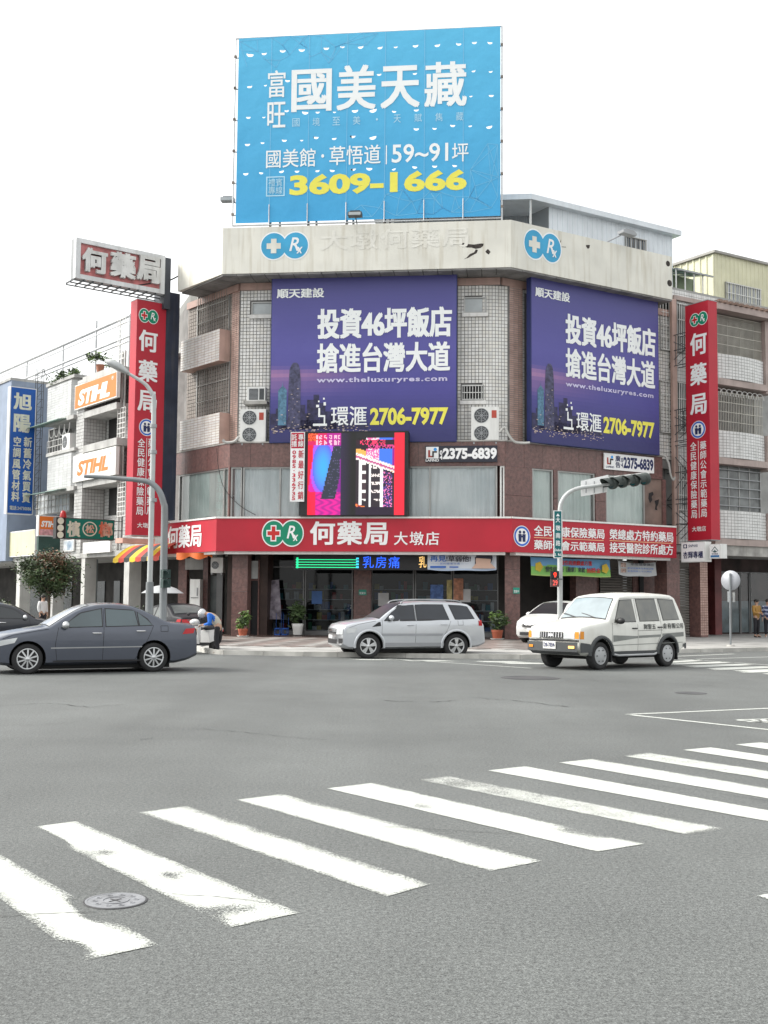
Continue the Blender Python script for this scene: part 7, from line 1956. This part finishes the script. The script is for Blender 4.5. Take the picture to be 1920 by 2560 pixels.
# silver sport utility car
SILV = carpaint('silver_paint', (.50, .52, .55), .4, .3); SILVD = M('grey_cladding', (.30, .31, .33), .5, .1, .08)
SUV = dict(L=4.44, W=1.80, belt=1.08, tum=.40, shoulder=.02, wr=.365, ww=.225, axles=(-1.37, 1.25), fbow=.16, rbow=.10, ft=.09, rt=.07, crown=.03, r=.085, zmax=.72, arch=1.16,
    top=[(-2.22, .74), (-2.2, .88), (-2.12, .97), (-1.9, 1.03), (-1.5, 1.09), (-1.18, 1.135), (-1.05, 1.155), (-.8, 1.34), (-.58, 1.49), (-.4, 1.585), (-.15, 1.64), (.3, 1.665), (.9, 1.665), (1.45, 1.64), (1.68, 1.60), (1.80, 1.52), (1.95, 1.28), (2.04, 1.13), (2.12, 1.06), (2.17, 1.0), (2.2, .8), (2.22, .6)],
    bot=[(-2.22, .38), (-2.0, .28), (-1.75, .27), (1.7, .30), (2.0, .34), (2.22, .42)],
    windows=[[(-.92, 1.11), (.0, 1.115), (.0, 1.575), (-.44, 1.545)], [(.07, 1.115), (1.04, 1.13), (.88, 1.58), (.07, 1.58)], [(1.24, 1.15), (1.84, 1.18), (1.62, 1.545), (1.08, 1.575)]],
    seams=[[(-.98, 1.14), (-1.0, .6), (-.92, .40)], [(.04, 1.54), (.03, 1.1), (.0, .40)], [(-.92, .40), (.0, .40), (.78, .40)], [(.78, .40), (.84, .6), (.98, .86), (1.08, 1.1)], [(-2.05, .88), (-1.7, 1.0), (-1.1, 1.11)], [(1.30, .98), (1.46, .98), (1.46, 1.12), (1.30, 1.12), (1.30, .98)]],
    handles=[(-.14, .98), (.86, 1.0)], mirror=(-.72, 1.19), spokes=5, split=True, spw=.026, rim=ALLOY, rimr=.66, windshield=(-1.03, -.30, .97, .93), rearglass=(1.79, 2.02, .85, .9), paint=SILV,
    sides=[([(-.95, .36), (.86, .36), (.86, .46), (-.95, .46)], SILVD, 'sill_cladding', .016), ([(-1.0, .66), (.80, .66), (.84, .73), (-1.0, .73)], SILVD, 'side_moulding', .012), ([(1.98, .96), (2.12, .96), (2.09, 1.12), (1.98, 1.16)], LENSR, 'tail_lamp', .008), ([(-2.12, .72), (-1.82, .76), (-1.74, .90), (-2.08, .89)], LENSW, 'headlight', .008), ([(-1.30, .92), (-1.02, .95), (-1.04, 1.07), (-1.10, 1.06)], TRIM, 'fender_vent', .008)],
    ends=[(-.42, .42, .72, .86, -1, TRIM, 'grille', .012), (-.46, .46, .775, .795, -1, CHROME, 'grille_bar', .02), (-.46, .46, .82, .84, -1, CHROME, 'grille_bar', .02), (-.84, -.46, .70, .87, -1, LENSW, 'headlight', .012), (.46, .84, .70, .87, -1, LENSW, 'headlight', .012), (-.5, .5, .42, .55, -1, TRIM, 'air_intake', .012), (-.84, -.6, .44, .58, -1, TRIM, 'fog_lamp', .014), (.6, .84, .44, .58, -1, TRIM, 'fog_lamp', .014), (-.2, .2, .57, .67, -1, PLATE, 'licence_plate', .03)])
SUV['wglass'] = M('suv_windshield', (.03, .033, .036), .35, var=.2, spec=.35)
SUV['glass'] = M('suv_glass', (.018, .022, .03), .05, var=.2, spec=.6)
aU = rad(17)
suv, D_, wf_, *_rest = make_car('suv', 'silver sport utility car with roof rails in front of the pharmacy', place((919, 1645), (1140, 1646), aU, SUV), aU, SUV, 1.0)
suv.scale = (1, 1, .955)
for sy in (-1, 1):
    B = MB(); B.tube(curve([(-.35, sy * .60, 1.60), (-.2, sy * .61, 1.70), (.5, sy * .61, 1.735), (1.3, sy * .60, 1.71), (1.5, sy * .60, 1.64)], 4), .02, 6); B.build('roof_rail', GREY, suv, local=True)
    for ax in SUV['axles']:      # flared arches
        B = MB(); vs = []
        for i in range(15):
            an = rad(-8) + rad(196) * i / 14; c, s = math.cos(an), math.sin(an)
            for rr0, dy in ((.424, .012), (.424, .035), (.475, .030), (.49, .004)):
                x, z = ax + rr0 * c, .372 + rr0 * s; z = max(z, .30); vs.append(D_(x, sy * (wf_(x, z) + dy), z))
        B.add(vs, [(4 * i + k, 4 * i + k + 1, 4 * i + k + 5, 4 * i + k + 4) for i in range(14) for k in range(3)], 0, True); B.build('wheel_flare', SILV, suv, local=True)
# white passenger van
CREAM = M('white_van_paint', (.66, .66, .62), .35, 0, .06, 2, streak=.22, dirt=(.42, .38, .30), coat=.4)
DGT = M('dark_grey_bumper', (.06, .064, .067), .6, var=.12); STRG = M('grey_stripe', (.20, .21, .20), .45, var=.15)
VAN = dict(L=4.35, W=1.68, belt=1.10, tum=.21, wr=.335, ww=.205, axles=(-1.33, 1.32), fbow=.10, rbow=.05, ft=.05, rt=.05, crown=.045, r=.10, zmax=.8, arch=1.2,
    top=[(-2.175, .78), (-2.165, .96), (-2.1, 1.03), (-1.8, 1.08), (-1.4, 1.13), (-1.1, 1.165), (-1.02, 1.185), (-.85, 1.39), (-.66, 1.60), (-.55, 1.70), (-.42, 1.765), (-.2, 1.80), (.3, 1.825), (1.2, 1.83), (1.7, 1.81), (1.82, 1.76), (1.92, 1.58), (2.04, 1.30), (2.12, 1.1), (2.16, .9), (2.175, .6)],
    bot=[(-2.175, .46), (-2.0, .36), (-1.75, .33), (1.6, .34), (2.0, .40), (2.175, .46)],
    windows=[[(-.80, 1.14), (.02, 1.15), (-.02, 1.68), (-.47, 1.665)], [(.20, 1.16), (.98, 1.17), (.92, 1.70), (.16, 1.69)], [(1.16, 1.18), (1.86, 1.20), (1.70, 1.68), (1.08, 1.70)]],
    seams=[[(-.90, 1.12), (-.92, .5), (-.86, .36), (.10, .36)], [(.09, 1.70), (.09, .36)], [(.10, .36), (.82, .36)], [(.80, .36), (.88, .6), (1.04, .85), (1.05, 1.70)], [(-.47, 1.72), (1.6, 1.735)], [(.1, .92), (1.1, .93)]],
    handles=[(-.04, .98), (.98, 1.0)], hmat=TRIM, mirror=(-.70, 1.17), mmat=TRIM, spokes=0, rim=ALLOYD, rimr=.64, windshield=(-1.0, -.57, .96, .93), rearglass=(1.84, 2.08, .86, .9), paint=CREAM, glass=M('van_glass', (.25, .25, .22), .1, var=.45, scale=2.4, col2=(.09, .095, .09), spec=.7), wglass=M('van_windshield', (.25, .295, .315), .12, var=.12, scale=1.5, spec=.8),  # side glass: pale patches in its colour stand in for reflections
    sides=[([(-.88, .66), (.08, .74), (.08, .79), (-.88, .82)], STRG, 'stripe', .005), ([(.11, .74), (1.02, .76), (1.02, .82), (.11, .80)], STRG, 'stripe', .005), ([(1.08, .73), (2.05, .76), (2.05, .87), (1.08, .84)], STRG, 'stripe', .005), ([(-.9, .57), (2.0, .60), (2.0, .615), (-.9, .585)], STRG, 'stripe', .005), ([(-.9, .34), (.85, .34), (.85, .43), (-.9, .43)], DGT, 'sill', .012), ([(-2.15, .74), (-2.0, .74), (-2.0, .92), (-2.14, .92)], LENSO, 'indicator', .008), ([(-2.16, .42), (-1.74, .42), (-1.78, .62), (-2.16, .66)], DGT, 'bumper_corner', .03), ([(2.06, .44), (2.16, .44), (2.15, .6), (2.0, .56)], DGT, 'rear_bumper_corner', .03)],
    ends=[(-.84, .84, .44, .66, -1, DGT, 'bumper', .06), (-.80, .80, .68, .72, -1, TRIM, 'bumper_gap', .012), (-.36, .36, .76, .90, -1, TRIM, 'grille', .014), (-.68, -.38, .75, .91, -1, LENSW, 'headlight', .014), (.38, .68, .75, .91, -1, LENSW, 'headlight', .014), (-.82, -.69, .75, .91, -1, LENSO, 'indicator', .014), (.69, .82, .75, .91, -1, LENSO, 'indicator', .014), (-.76, .76, .36, .43, -1, DGT, 'valance', .02)])
aV = rad(40)
van, D_, wf_, side_, end_, top_, zt2_ = make_car('van', 'white passenger van with grey stripes and characters on its side', place((1495.6, 1674), (1663, 1666.5), aV, VAN), aV, VAN, 1.0, cat='van')
for i in range(9): y = -.32 + .08 * i; end_(y - .008, y + .008, .77, .895, -1, CHROME, 'grille_bar', .02, 1, 2)
end_(-.07, .07, .80, .87, -1, CHROME, 'badge', .026, 6, 2)
pl = end_(-.20, .20, .50, .68, -1, PLATE, 'licence_plate', .075, 4, 2)
lamp = end_(-.72, -.56, .52, .58, -1, M('lit_amber', (1, .5, .15), .3, var=0, emit=.5), 'fog_lamp', .075, 4, 2); end_(.56, .72, .52, .58, -1, LENSO, 'fog_lamp', .075, 4, 2)
class Flat:                                   # lettering frame in the car's own coordinates
    def __init__(s, o, u, n): s.o, s.u, s.n = V(o), V(u), V(n)
    def p(s, a, z, d=0): return s.o + s.u * a + s.n * d + V((0, 0, z))
def local_text(body, F, rect, mat, parent, **k):
    LOC_bak = dict(LOC); LOC[parent] = V((0, 0, 0)); o = text(body, F, rect, 0, mat, parent, **k); LOC.clear(); LOC.update(LOC_bak); return o
class Skin:
    def p(s, a, z, d=0): return D_(a, -(wf_(a, z) + .012 + d), z)
CH2 = M('black_print', (.03, .035, .035), .5, var=.1)
local_text('財聖五', Skin(), (.32, .80, .955, 1.085), CH2, van, bold=.012, sp=1.1); local_text('金有限公司', Skin(), (1.10, 2.02, .965, 1.105), CH2, van, bold=.012, sp=1.1)
local_text('D8-7854', Flat((-2.262, 0, 0), (0, -1, 0), (-1, 0, 0)), (-.17, .17, .545, .645), NAVYP, van, bold=.02)
for sgn in (-.45, .25):
    B = MB(); p0_ = V((-1.03, sgn * .9, zt2_(-1.03, sgn) + .03)); p1_ = V((-.93, sgn * .9 + .5, zt2_(-.95, .3) + .04)); B.tube([p0_, p0_ * .4 + p1_ * .6 + V((0, 0, .01)), p1_], .012, 5); B.build('wiper', TRIM, van, local=True)
for ax in VAN['axles']:
    for sy in (-1, 1):
        B = MB(); vs = []
        for i in range(15):
            an = rad(-12) + rad(204) * i / 14; c, s = math.cos(an), math.sin(an)
            for rr0, dy in ((.402, .0), (.402, .045), (.47, .04), (.485, .004)):
                x, z = ax + rr0 * c, .342 + rr0 * s; z = max(z, .34); vs.append(D_(x, sy * (wf_(x, z) + dy), z))
        B.add(vs, [(4 * i + k, 4 * i + k + 1, 4 * i + k + 5, 4 * i + k + 4) for i in range(14) for k in range(3)], 0, True); B.build('wheel_flare', DGT if True else CREAM, van, local=True)
    B = MB(); B.box((ax + .40, -.72, .3), (.02, .22, .26)); B.build('mud_flap', TRIM, van, local=True)
B = MB(); B.tube([(-.85, -.82, .36), (-.7, -.86, .33), (.7, -.86, .33), (.85, -.82, .36)], .03, 6); B.build('side_step', ALLOYD, van, local=True)
# parked cars
BLK = M('black_paint', (.02, .021, .025), .5, 0, .05, spec=.2)
p_ = AT(432, 1560, 41.5)
aP = math.atan2(-(.79), .61)            # heading away down the left street
make_car('parked_sedan', 'black sedan seen from behind, parked between the signal pole and the scooter', (p_.x, p_.y, .0), aP, dict(SEDAN, paint=BLK, glass=M('rear_dark_glass', (.10, .11, .11), .45, var=.3, spec=.3)), 1.0, group='cars parked near the corner')
p_ = AT(52, 1562, 37.0)
make_car('parked_sedan', 'dark sedan with red tail lamp at the far left behind the grey sedan', (p_.x - .6, p_.y, .0), math.pi + rad(20), dict(SEDAN, paint=carpaint('navy_black_paint', (.02, .022, .03), .2)), 1.0, group='cars parked near the corner')
WPNT = carpaint('white_hatch_paint', (.70, .71, .70), 0, .3)
HATCH = dict(SEDAN, paint=WPNT, L=4.1, W=1.69, axles=(-1.2, 1.25), hmat=WPNT, mmat=WPNT,
    top=[(-2.05, .58), (-2.03, .70), (-1.93, .80), (-1.6, .92), (-1.25, 1.0), (-1.1, 1.04), (-.8, 1.22), (-.45, 1.40), (-.2, 1.48), (.2, 1.52), (.8, 1.51), (1.4, 1.45), (1.7, 1.36), (1.9, 1.1), (2.0, .95), (2.04, .8), (2.05, .6)], bot=[(-2.05, .28), (-1.9, .2), (1.6, .2), (2.05, .34)],
    windows=[[(-.70, 1.0), (.1, 1.02), (.1, 1.40), (-.3, 1.36)], [(.2, 1.02), (.95, 1.05), (.9, 1.38), (.2, 1.41)], [(1.05, 1.06), (1.45, 1.1), (1.35, 1.33), (1.0, 1.37)]], seams=[[(-.8, 1.0), (-.82, .4), (.1, .3)], [(.14, 1.4), (.12, .3)]], handles=[(.0, .9), (.9, .93)], mirror=(-.72, 1.05), windshield=(-1.08, -.28, .95, .9), rearglass=(1.72, 1.92, .85, .9), wglass=M('hatch_windshield', (.02, .022, .025), .35, spec=.3),
    sides=[([(-1.95, .66), (-1.6, .74), (-1.5, .86), (-1.9, .80)], LENSW, 'headlight', .008)],
    ends=[(-.42, .42, .60, .74, -1, TRIM, 'grille', .012), (-.3, .3, .68, .71, -1, CHROME, 'grille_bar', .02), (-.72, -.45, .62, .76, -1, LENSW, 'headlight', .012), (.45, .72, .62, .76, -1, LENSW, 'headlight', .012), (-.55, .55, .30, .42, -1, TRIM, 'air_intake', .012), (-.2, .2, .45, .56, -1, PLATE, 'licence_plate', .02)])
aH = rad(52)
p_ = AT(1352, 1600, 41.5)
ht, D_, wf_, *_rest = make_car('parked_hatchback', 'white hatchback parked on the pavement behind the white van', (p_.x + .85, p_.y + 1.0, .12), aH, HATCH, 1.0, group='cars parked near the corner')
# ================================================================== SCOOTER
def scooter(loc, yaw, label):
    t = thing('scooter', label, 'scooter', loc, yaw)
    WB_ = M('scooter_white', (.66, .66, .65), .3, var=.05, coat=.4)
    for x in (-.62, .62):
        B = MB(); B.lathe([(.14, -.05), (.20, -.05), (.225, -.03), (.225, .03), (.20, .05), (.14, .05)], (x, 0, .225), axis='Y', n=20); w = B.build('wheel', TYRE, t, local=True)
        B = MB(); B.lathe([(.001, .03), (.06, .035), (.145, .02)], (x, 0, .225), axis='Y', n=16); B.lathe([(.145, -.02), (.06, -.035), (.001, -.03)], (x, 0, .225), axis='Y', n=16); B.build('rim', ALLOYD, w, local=True)
    B = MB(); B.hexa([(-.50, -.20, .30), (-.50, .20, .30), (-.38, .20, .28), (-.38, -.20, .28), (-.38, -.17, .82), (-.38, .17, .82), (-.26, .17, .80), (-.26, -.17, .80)]); B.hexa([(-.60, -.08, .32), (-.60, .08, .32), (-.46, .18, .3), (-.46, -.18, .3), (-.44, -.10, .80), (-.44, .10, .80), (-.37, .15, .8), (-.37, -.15, .8)]); B.build('front_shield', WB_, t, local=True)
    B = MB(); vs = []
    for i in range(9):
        an = rad(20 + 150 * i / 8)
        for y in (-.075, .075): vs.append((-.62 + .26 * math.cos(an), y, .225 + .27 * math.sin(an)))
    B.add(vs, [(2 * i, 2 * i + 1, 2 * i + 3, 2 * i + 2) for i in range(8)], 0, True); B.build('front_fender', WB_, t, local=True)
    B = MB(); B.tube([(-.62, -.07, .225), (-.5, -.06, .6)], .025, 6); B.tube([(-.62, .07, .225), (-.5, .06, .6)], .025, 6); B.build('fork', GREY, t, local=True)
    B = MB(); B.ball((-.36, 0, .93), (.13, .17, .10), 14, 8); B.build('handlebar_cowl', WB_, t, local=True)
    B = MB(); B.ball((-.47, 0, .92), (.04, .10, .06), 12, 6); B.build('headlight', LENSW, t, local=True)
    B = MB(); B.tube([(-.25, -.34, .98), (-.33, -.15, .96), (-.33, .15, .96), (-.25, .34, .98)], .02, 6); B.build('handlebar', BLACK, t, local=True)
    for sy in (-1, 1):
        B = MB(); B.tube([(-.32, sy * .2, .97), (-.30, sy * .27, 1.12)], .008, 4); B.ball((-.30, sy * .29, 1.16), (.02, .07, .045), 8, 6); B.build('mirror', BLACK, t, local=True)
        B = MB(); B.ball((-.50, sy * .14, .70), (.03, .05, .04), 8, 6); B.build('indicator', LENSO, t, local=True)
    B = MB(); B.box((-.08, 0, .28), (.5, .34, .07)); B.build('footboard', BLACK, t, local=True)
    B = MB(); B.hexa([(.15, -.17, .30), (.15, .17, .30), (.85, .10, .45), (.85, -.10, .45), (.15, -.16, .68), (.15, .16, .68), (.92, .12, .74), (.92, -.12, .74)]); B.build('rear_body', WB_, t, local=True)
    B = MB(); B.ball((.45, 0, .74), (.42, .15, .07), 14, 6); B.build('seat', BLACK, t, local=True)
    B = MB(); B.box((.95, 0, .66), (.04, .18, .07)); B.build('tail_lamp', LENSR, t, local=True)
    B = MB(); B.tube([(.2, .16, .22), (.7, .17, .26), (.9, .17, .34)], .045, 8); B.build('exhaust', GREY, t, local=True)
p_ = G(500, 1634)
scooter((p_.x - .02, p_.y + .4, 0), rad(62), 'white scooter seen from the front behind the dark sedan tail')
# ================================================================== PEOPLE
def skin(name, pts, edges, mats, parent, sub=2, root=0, label=None, post=None):
    me = bpy.data.meshes.new(name); me.from_pydata([p[0] for p in pts], edges, [])
    o = bpy.data.objects.new(name, me); COL.objects.link(o)
    o.modifiers.new('skin', 'SKIN'); 
    if not me.skin_vertices: 
        bm = bmesh.new(); bm.from_mesh(me); bm.verts.layers.skin.verify(); bm.to_mesh(me); bm.free()
    for i, v in enumerate(me.skin_vertices[0].data):
        r_ = pts[i][1]; v.radius = r_ if isinstance(r_, tuple) else (r_, r_); v.use_root = i == root
    sb = o.modifiers.new('sub', 'SUBSURF'); sb.levels = sub; sb.render_levels = sub
    dg = bpy.context.evaluated_depsgraph_get()
    nm = bpy.data.meshes.new_from_object(o.evaluated_get(dg)); o.modifiers.clear(); o.data = nm
    nm.materials.clear()
    for m in (mats if isinstance(mats, list) else [mats]): nm.materials.append(m)
    for p in nm.polygons:
        p.use_smooth = True; p.material_index = post(p.center) if post else 0
    o.parent = parent
    return o
SKINM = M('skin_tone', (.42, .26, .19), .6, var=.05); HAIR = M('black_hair', (.02, .017, .015), .6, var=.2)
TROU = M('black_trousers', (.016, .016, .02), .8, var=.3); SHOE = M('dark_shoes', (.03, .03, .03), .6, var=.2)
def hand(c, d, up, parent_pts, parent_edges, wrist):
    """five short fingers of different lengths, bent, and a thumb from the side of the palm"""
    d = V(d).normalized(); up = V(up); sdv = d.cross(up).normalized(); n0 = len(parent_pts)
    palm = V(c) + d * .06
    parent_pts.append((palm, (.036, .018))); parent_edges.append((wrist, n0))
    for k, (off, ln) in enumerate(((-.027, .062), (-.009, .075), (.009, .07), (.026, .055))):
        a = palm + sdv * off + d * .03; b_ = a + d * ln * .6 - up * .012; e_ = b_ + d * ln * .4 - up * .03
        i = len(parent_pts); parent_pts += [(a, .0095), (b_, .009), (e_, .008)]; parent_edges += [(n0, i), (i, i + 1), (i + 1, i + 2)]
    a = palm - d * .03 - sdv * .035; b_ = a - sdv * .02 + d * .04; i = len(parent_pts); parent_pts += [(a, .011), (b_, .010)]; parent_edges += [(n0, i), (i, i + 1)]
def person(label, loc, yaw, pose, scale, jacket, jl='jacket', hat=None, hair=True, group=None, jmats=None, jpost=None, shoes=SHOE):
    t = thing('person', label, 'person', loc, yaw if yaw else 1e-6, group)
    t.scale = (scale,) * 3
    J = {k: V(v) for k, v in pose.items()}
    # continuous body: pelvis, spine, neck, head, arms with hands, legs with feet
    pts = [(J['pelvis'], .13), (J['spine'], .12), (J['chest'], (.16, .12)), (J['neck'], .055), (J['head0'], .07), (J['head1'], (.085, .098)), (J['head2'], .075)]
    E_ = [(0, 1), (1, 2), (2, 3), (3, 4), (4, 5), (5, 6)]
    for s in 'lr':
        n = len(pts); pts += [(J[s + 'sh'], .06), (J[s + 'el'], .045), (J[s + 'wr'], .028)]; E_ += [(2, n), (n, n + 1), (n + 1, n + 2)]
        dd = (J[s + 'wr'] - J[s + 'el']).normalized(); hand(J[s + 'wr'], dd, V((0, 0, 1)) if abs(dd.z) < .8 else V((1, 0, 0)), pts, E_, n + 2)
        n = len(pts); pts += [(J[s + 'hip'], .09), (J[s + 'kn'], .062), (J[s + 'an'], .042), (J[s + 'toe'], .035)]; E_ += [(0, n), (n, n + 1), (n + 1, n + 2), (n + 2, n + 3)]
    skin('body', pts, E_, SKINM, t, 2)
    # face and hair
    h = J['head1']; up = (J['head2'] - J['head0']).normalized(); fw = V(J['face']).normalized(); fw = (fw - up * fw.dot(up)).normalized(); rt = fw.cross(up)
    B = MB(); B.ball(h + fw * .105 - up * .012, (.016, .016, .024), 8, 6); B.build('nose', SKINM, t, local=True)
    for s in (-1, 1):
        B = MB(); B.ball(h + fw * .088 + rt * s * .036 + up * .012, .012, 8, 6); B.build('eye', HAIR, t, local=True)
        B = MB(); B.ball(h + rt * s * .088 - up * .01, (.014, .02, .03), 8, 6); B.build('ear', SKINM, t, local=True)
    B = MB(); B.ball(h + fw * .086 - up * .055, (.012, .025, .008) if abs(fw.x) > .7 else (.025, .012, .008), 8, 6); B.build('mouth', M('lips', (.28, .1, .09), .6), t, local=True)
    Mx = Matrix((rt, fw, up)).transposed()
    if hair:
        B = MB(); B.ball(h - fw * .018 + up * .035, (.105, .108, .10), 14, 10, M=Mx); B.build('hair', HAIR, t, local=True)
    if hat:
        B = MB(); B.ball(h - fw * .01 + up * .035, (.135, .15, .125), 16, 10, M=Mx); B.build('helmet', hat, t, local=True)
        B = MB(); vs = [h + up * .0 + fw * .13 + rt * x * .1 + up * z for x in (-1, 0, 1) for z in (.05, .02)]; vs = [h + fw * (.12 + k * .07) * (1 if x == 0 else .85) + rt * x * .105 + up * (.06 - .03 * k) for k in (0, 1) for x in (-1, 0, 1)]; B.add(vs, [(0, 1, 4, 3), (1, 2, 5, 4)]); B.build('helmet_peak', hat, t, local=True)
    # jacket over torso and arms
    pts = [(J['pelvis'] + V((0, 0, J.get('hem', V((0, 0, -.02))).z)), (.175, .14)), (J['spine'], (.172, .14)), (J['chest'], (.185, .145)), (J['chest'] * .35 + J['neck'] * .65, (.085, .08))]
    E_ = [(0, 1), (1, 2), (2, 3)]
    for s in 'lr':
        n = len(pts); w = J[s + 'el'] * .12 + J[s + 'wr'] * .88; pts += [(J[s + 'sh'], .085), (J[s + 'el'], .068), (w, .05)]; E_ += [(2, n), (n, n + 1), (n + 1, n + 2)]
    skin(jl, pts, E_, jmats or jacket, t, 2, post=jpost)
    for s in 'lr':
        pts = [(J[s + 'hip'] + V((0, 0, .06)), .105), (J[s + 'hip'] * .5 + J[s + 'kn'] * .5, .092), (J[s + 'kn'], .078), (J[s + 'an'] + V((0, 0, .03)), .062)]
        skin('trouser_leg', pts, [(0, 1), (1, 2), (2, 3)], TROU, t, 1)
        a, b_ = J[s + 'an'], J[s + 'toe']; pts = [(a + (a - b_) * .35 + V((0, 0, -.035)), .042), (a + V((0, 0, -.03)), .05), (b_, .042)]
        skin('shoe', pts, [(0, 1), (1, 2)], shoes, t, 1)
    return t
def standing(arms='front'):
    p = dict(pelvis=(0, 0, .92), spine=(0, .0, 1.08), chest=(0, .01, 1.28), neck=(0, .0, 1.44), head0=(0, -.01, 1.5), head1=(0, -.02, 1.58), head2=(0, -.01, 1.66), face=(0, -1, 0), hem=(0, 0, -.12),
             lhip=(.09, 0, .86), rhip=(-.09, 0, .86), lkn=(.1, -.01, .47), rkn=(-.1, -.01, .47), lan=(.1, .02, .08), ran=(-.1, .02, .08), ltoe=(.12, -.14, .04), rtoe=(-.12, -.14, .04),
             lsh=(.19, 0, 1.36), rsh=(-.19, 0, 1.36))
    if arms == 'front': p.update(lel=(.25, -.04, 1.10), rel=(-.25, -.04, 1.10), lwr=(.08, -.22, 1.06), rwr=(-.06, -.22, 1.08))
    else: p.update(lel=(.24, .02, 1.10), rel=(-.24, .02, 1.10), lwr=(.23, -.06, .86), rwr=(-.23, -.06, .86))
    return p
OCH = M('ochre_jacket', (.36, .20, .055), .8, var=.12, scale=6)
D = 50.5
p_ = AT(1892, 1590, D)
person('person in an ochre jacket with hands clasped, waiting outside the right shop', (p_.x, p_.y, .14), rad(35), standing(), .99, OCH)
STB, STL = M('navy_knit', (.035, .045, .10), .8, var=.1), M('pale_blue_knit', (.30, .34, .45), .8, var=.1)
p_ = AT(1921, 1590, D)
person('person in a blue striped jacket cut by the right edge of the frame', (p_.x, p_.y, .14), rad(-20), standing('side'), .99, STB, jmats=[STB, STL], jpost=lambda c: int(c.z * 11) % 2, shoes=M('white_shoes', (.6, .6, .6), .6))
# bending scooter rider; local -x points left in the picture
bend = dict(pelvis=(.10, 0, .84), spine=(.03, 0, 1.0), chest=(-.13, 0, 1.14), neck=(-.27, 0, 1.21), head0=(-.33, 0, 1.215), head1=(-.40, 0, 1.20), head2=(-.44, 0, 1.25), face=(-.55, -.35, -.7), hem=(0, 0, -.04),
            lhip=(.10, -.10, .80), rhip=(.10, .10, .80), lkn=(.06, -.12, .44), rkn=(.11, .11, .44), lan=(.14, -.12, .08), ran=(-.06, .10, .08), ltoe=(.0, -.17, .04), rtoe=(-.22, .09, .04),
            lsh=(-.13, -.2, 1.16), rsh=(-.13, .2, 1.14), lel=(-.10, -.27, .90), rel=(-.2, .26, .9), lwr=(-.34, -.20, .86), rwr=(-.42, .2, .88))
BEI, SBL = M('beige_jacket', (.46, .43, .36), .8, var=.1), M('blue_sleeve', (.01, .12, .50), .7, var=.1)
p_ = G(536, 1635)
person('person in a silver helmet and beige jacket with blue sleeves, bending over the scooter', (p_.x, p_.y + .1, 0), rad(-8), bend, .98, BEI, hat=M('silver_helmet', (.55, .56, .57), .25, .4, .05), hair=False, jmats=[BEI, SBL], jpost=lambda c: 1 if (abs(c.y) > .17 and c.z > .86) else 0)
# small figure in white under the street tree
p_ = AT(107, 1510, 50)
WSHIRT = M('white_shirt', (.62, .62, .62), .8, var=.05)
person('person in a white shirt half hidden behind the street tree', (p_.x, p_.y, .14), rad(60), standing('side'), .95, WSHIRT, jl='shirt')
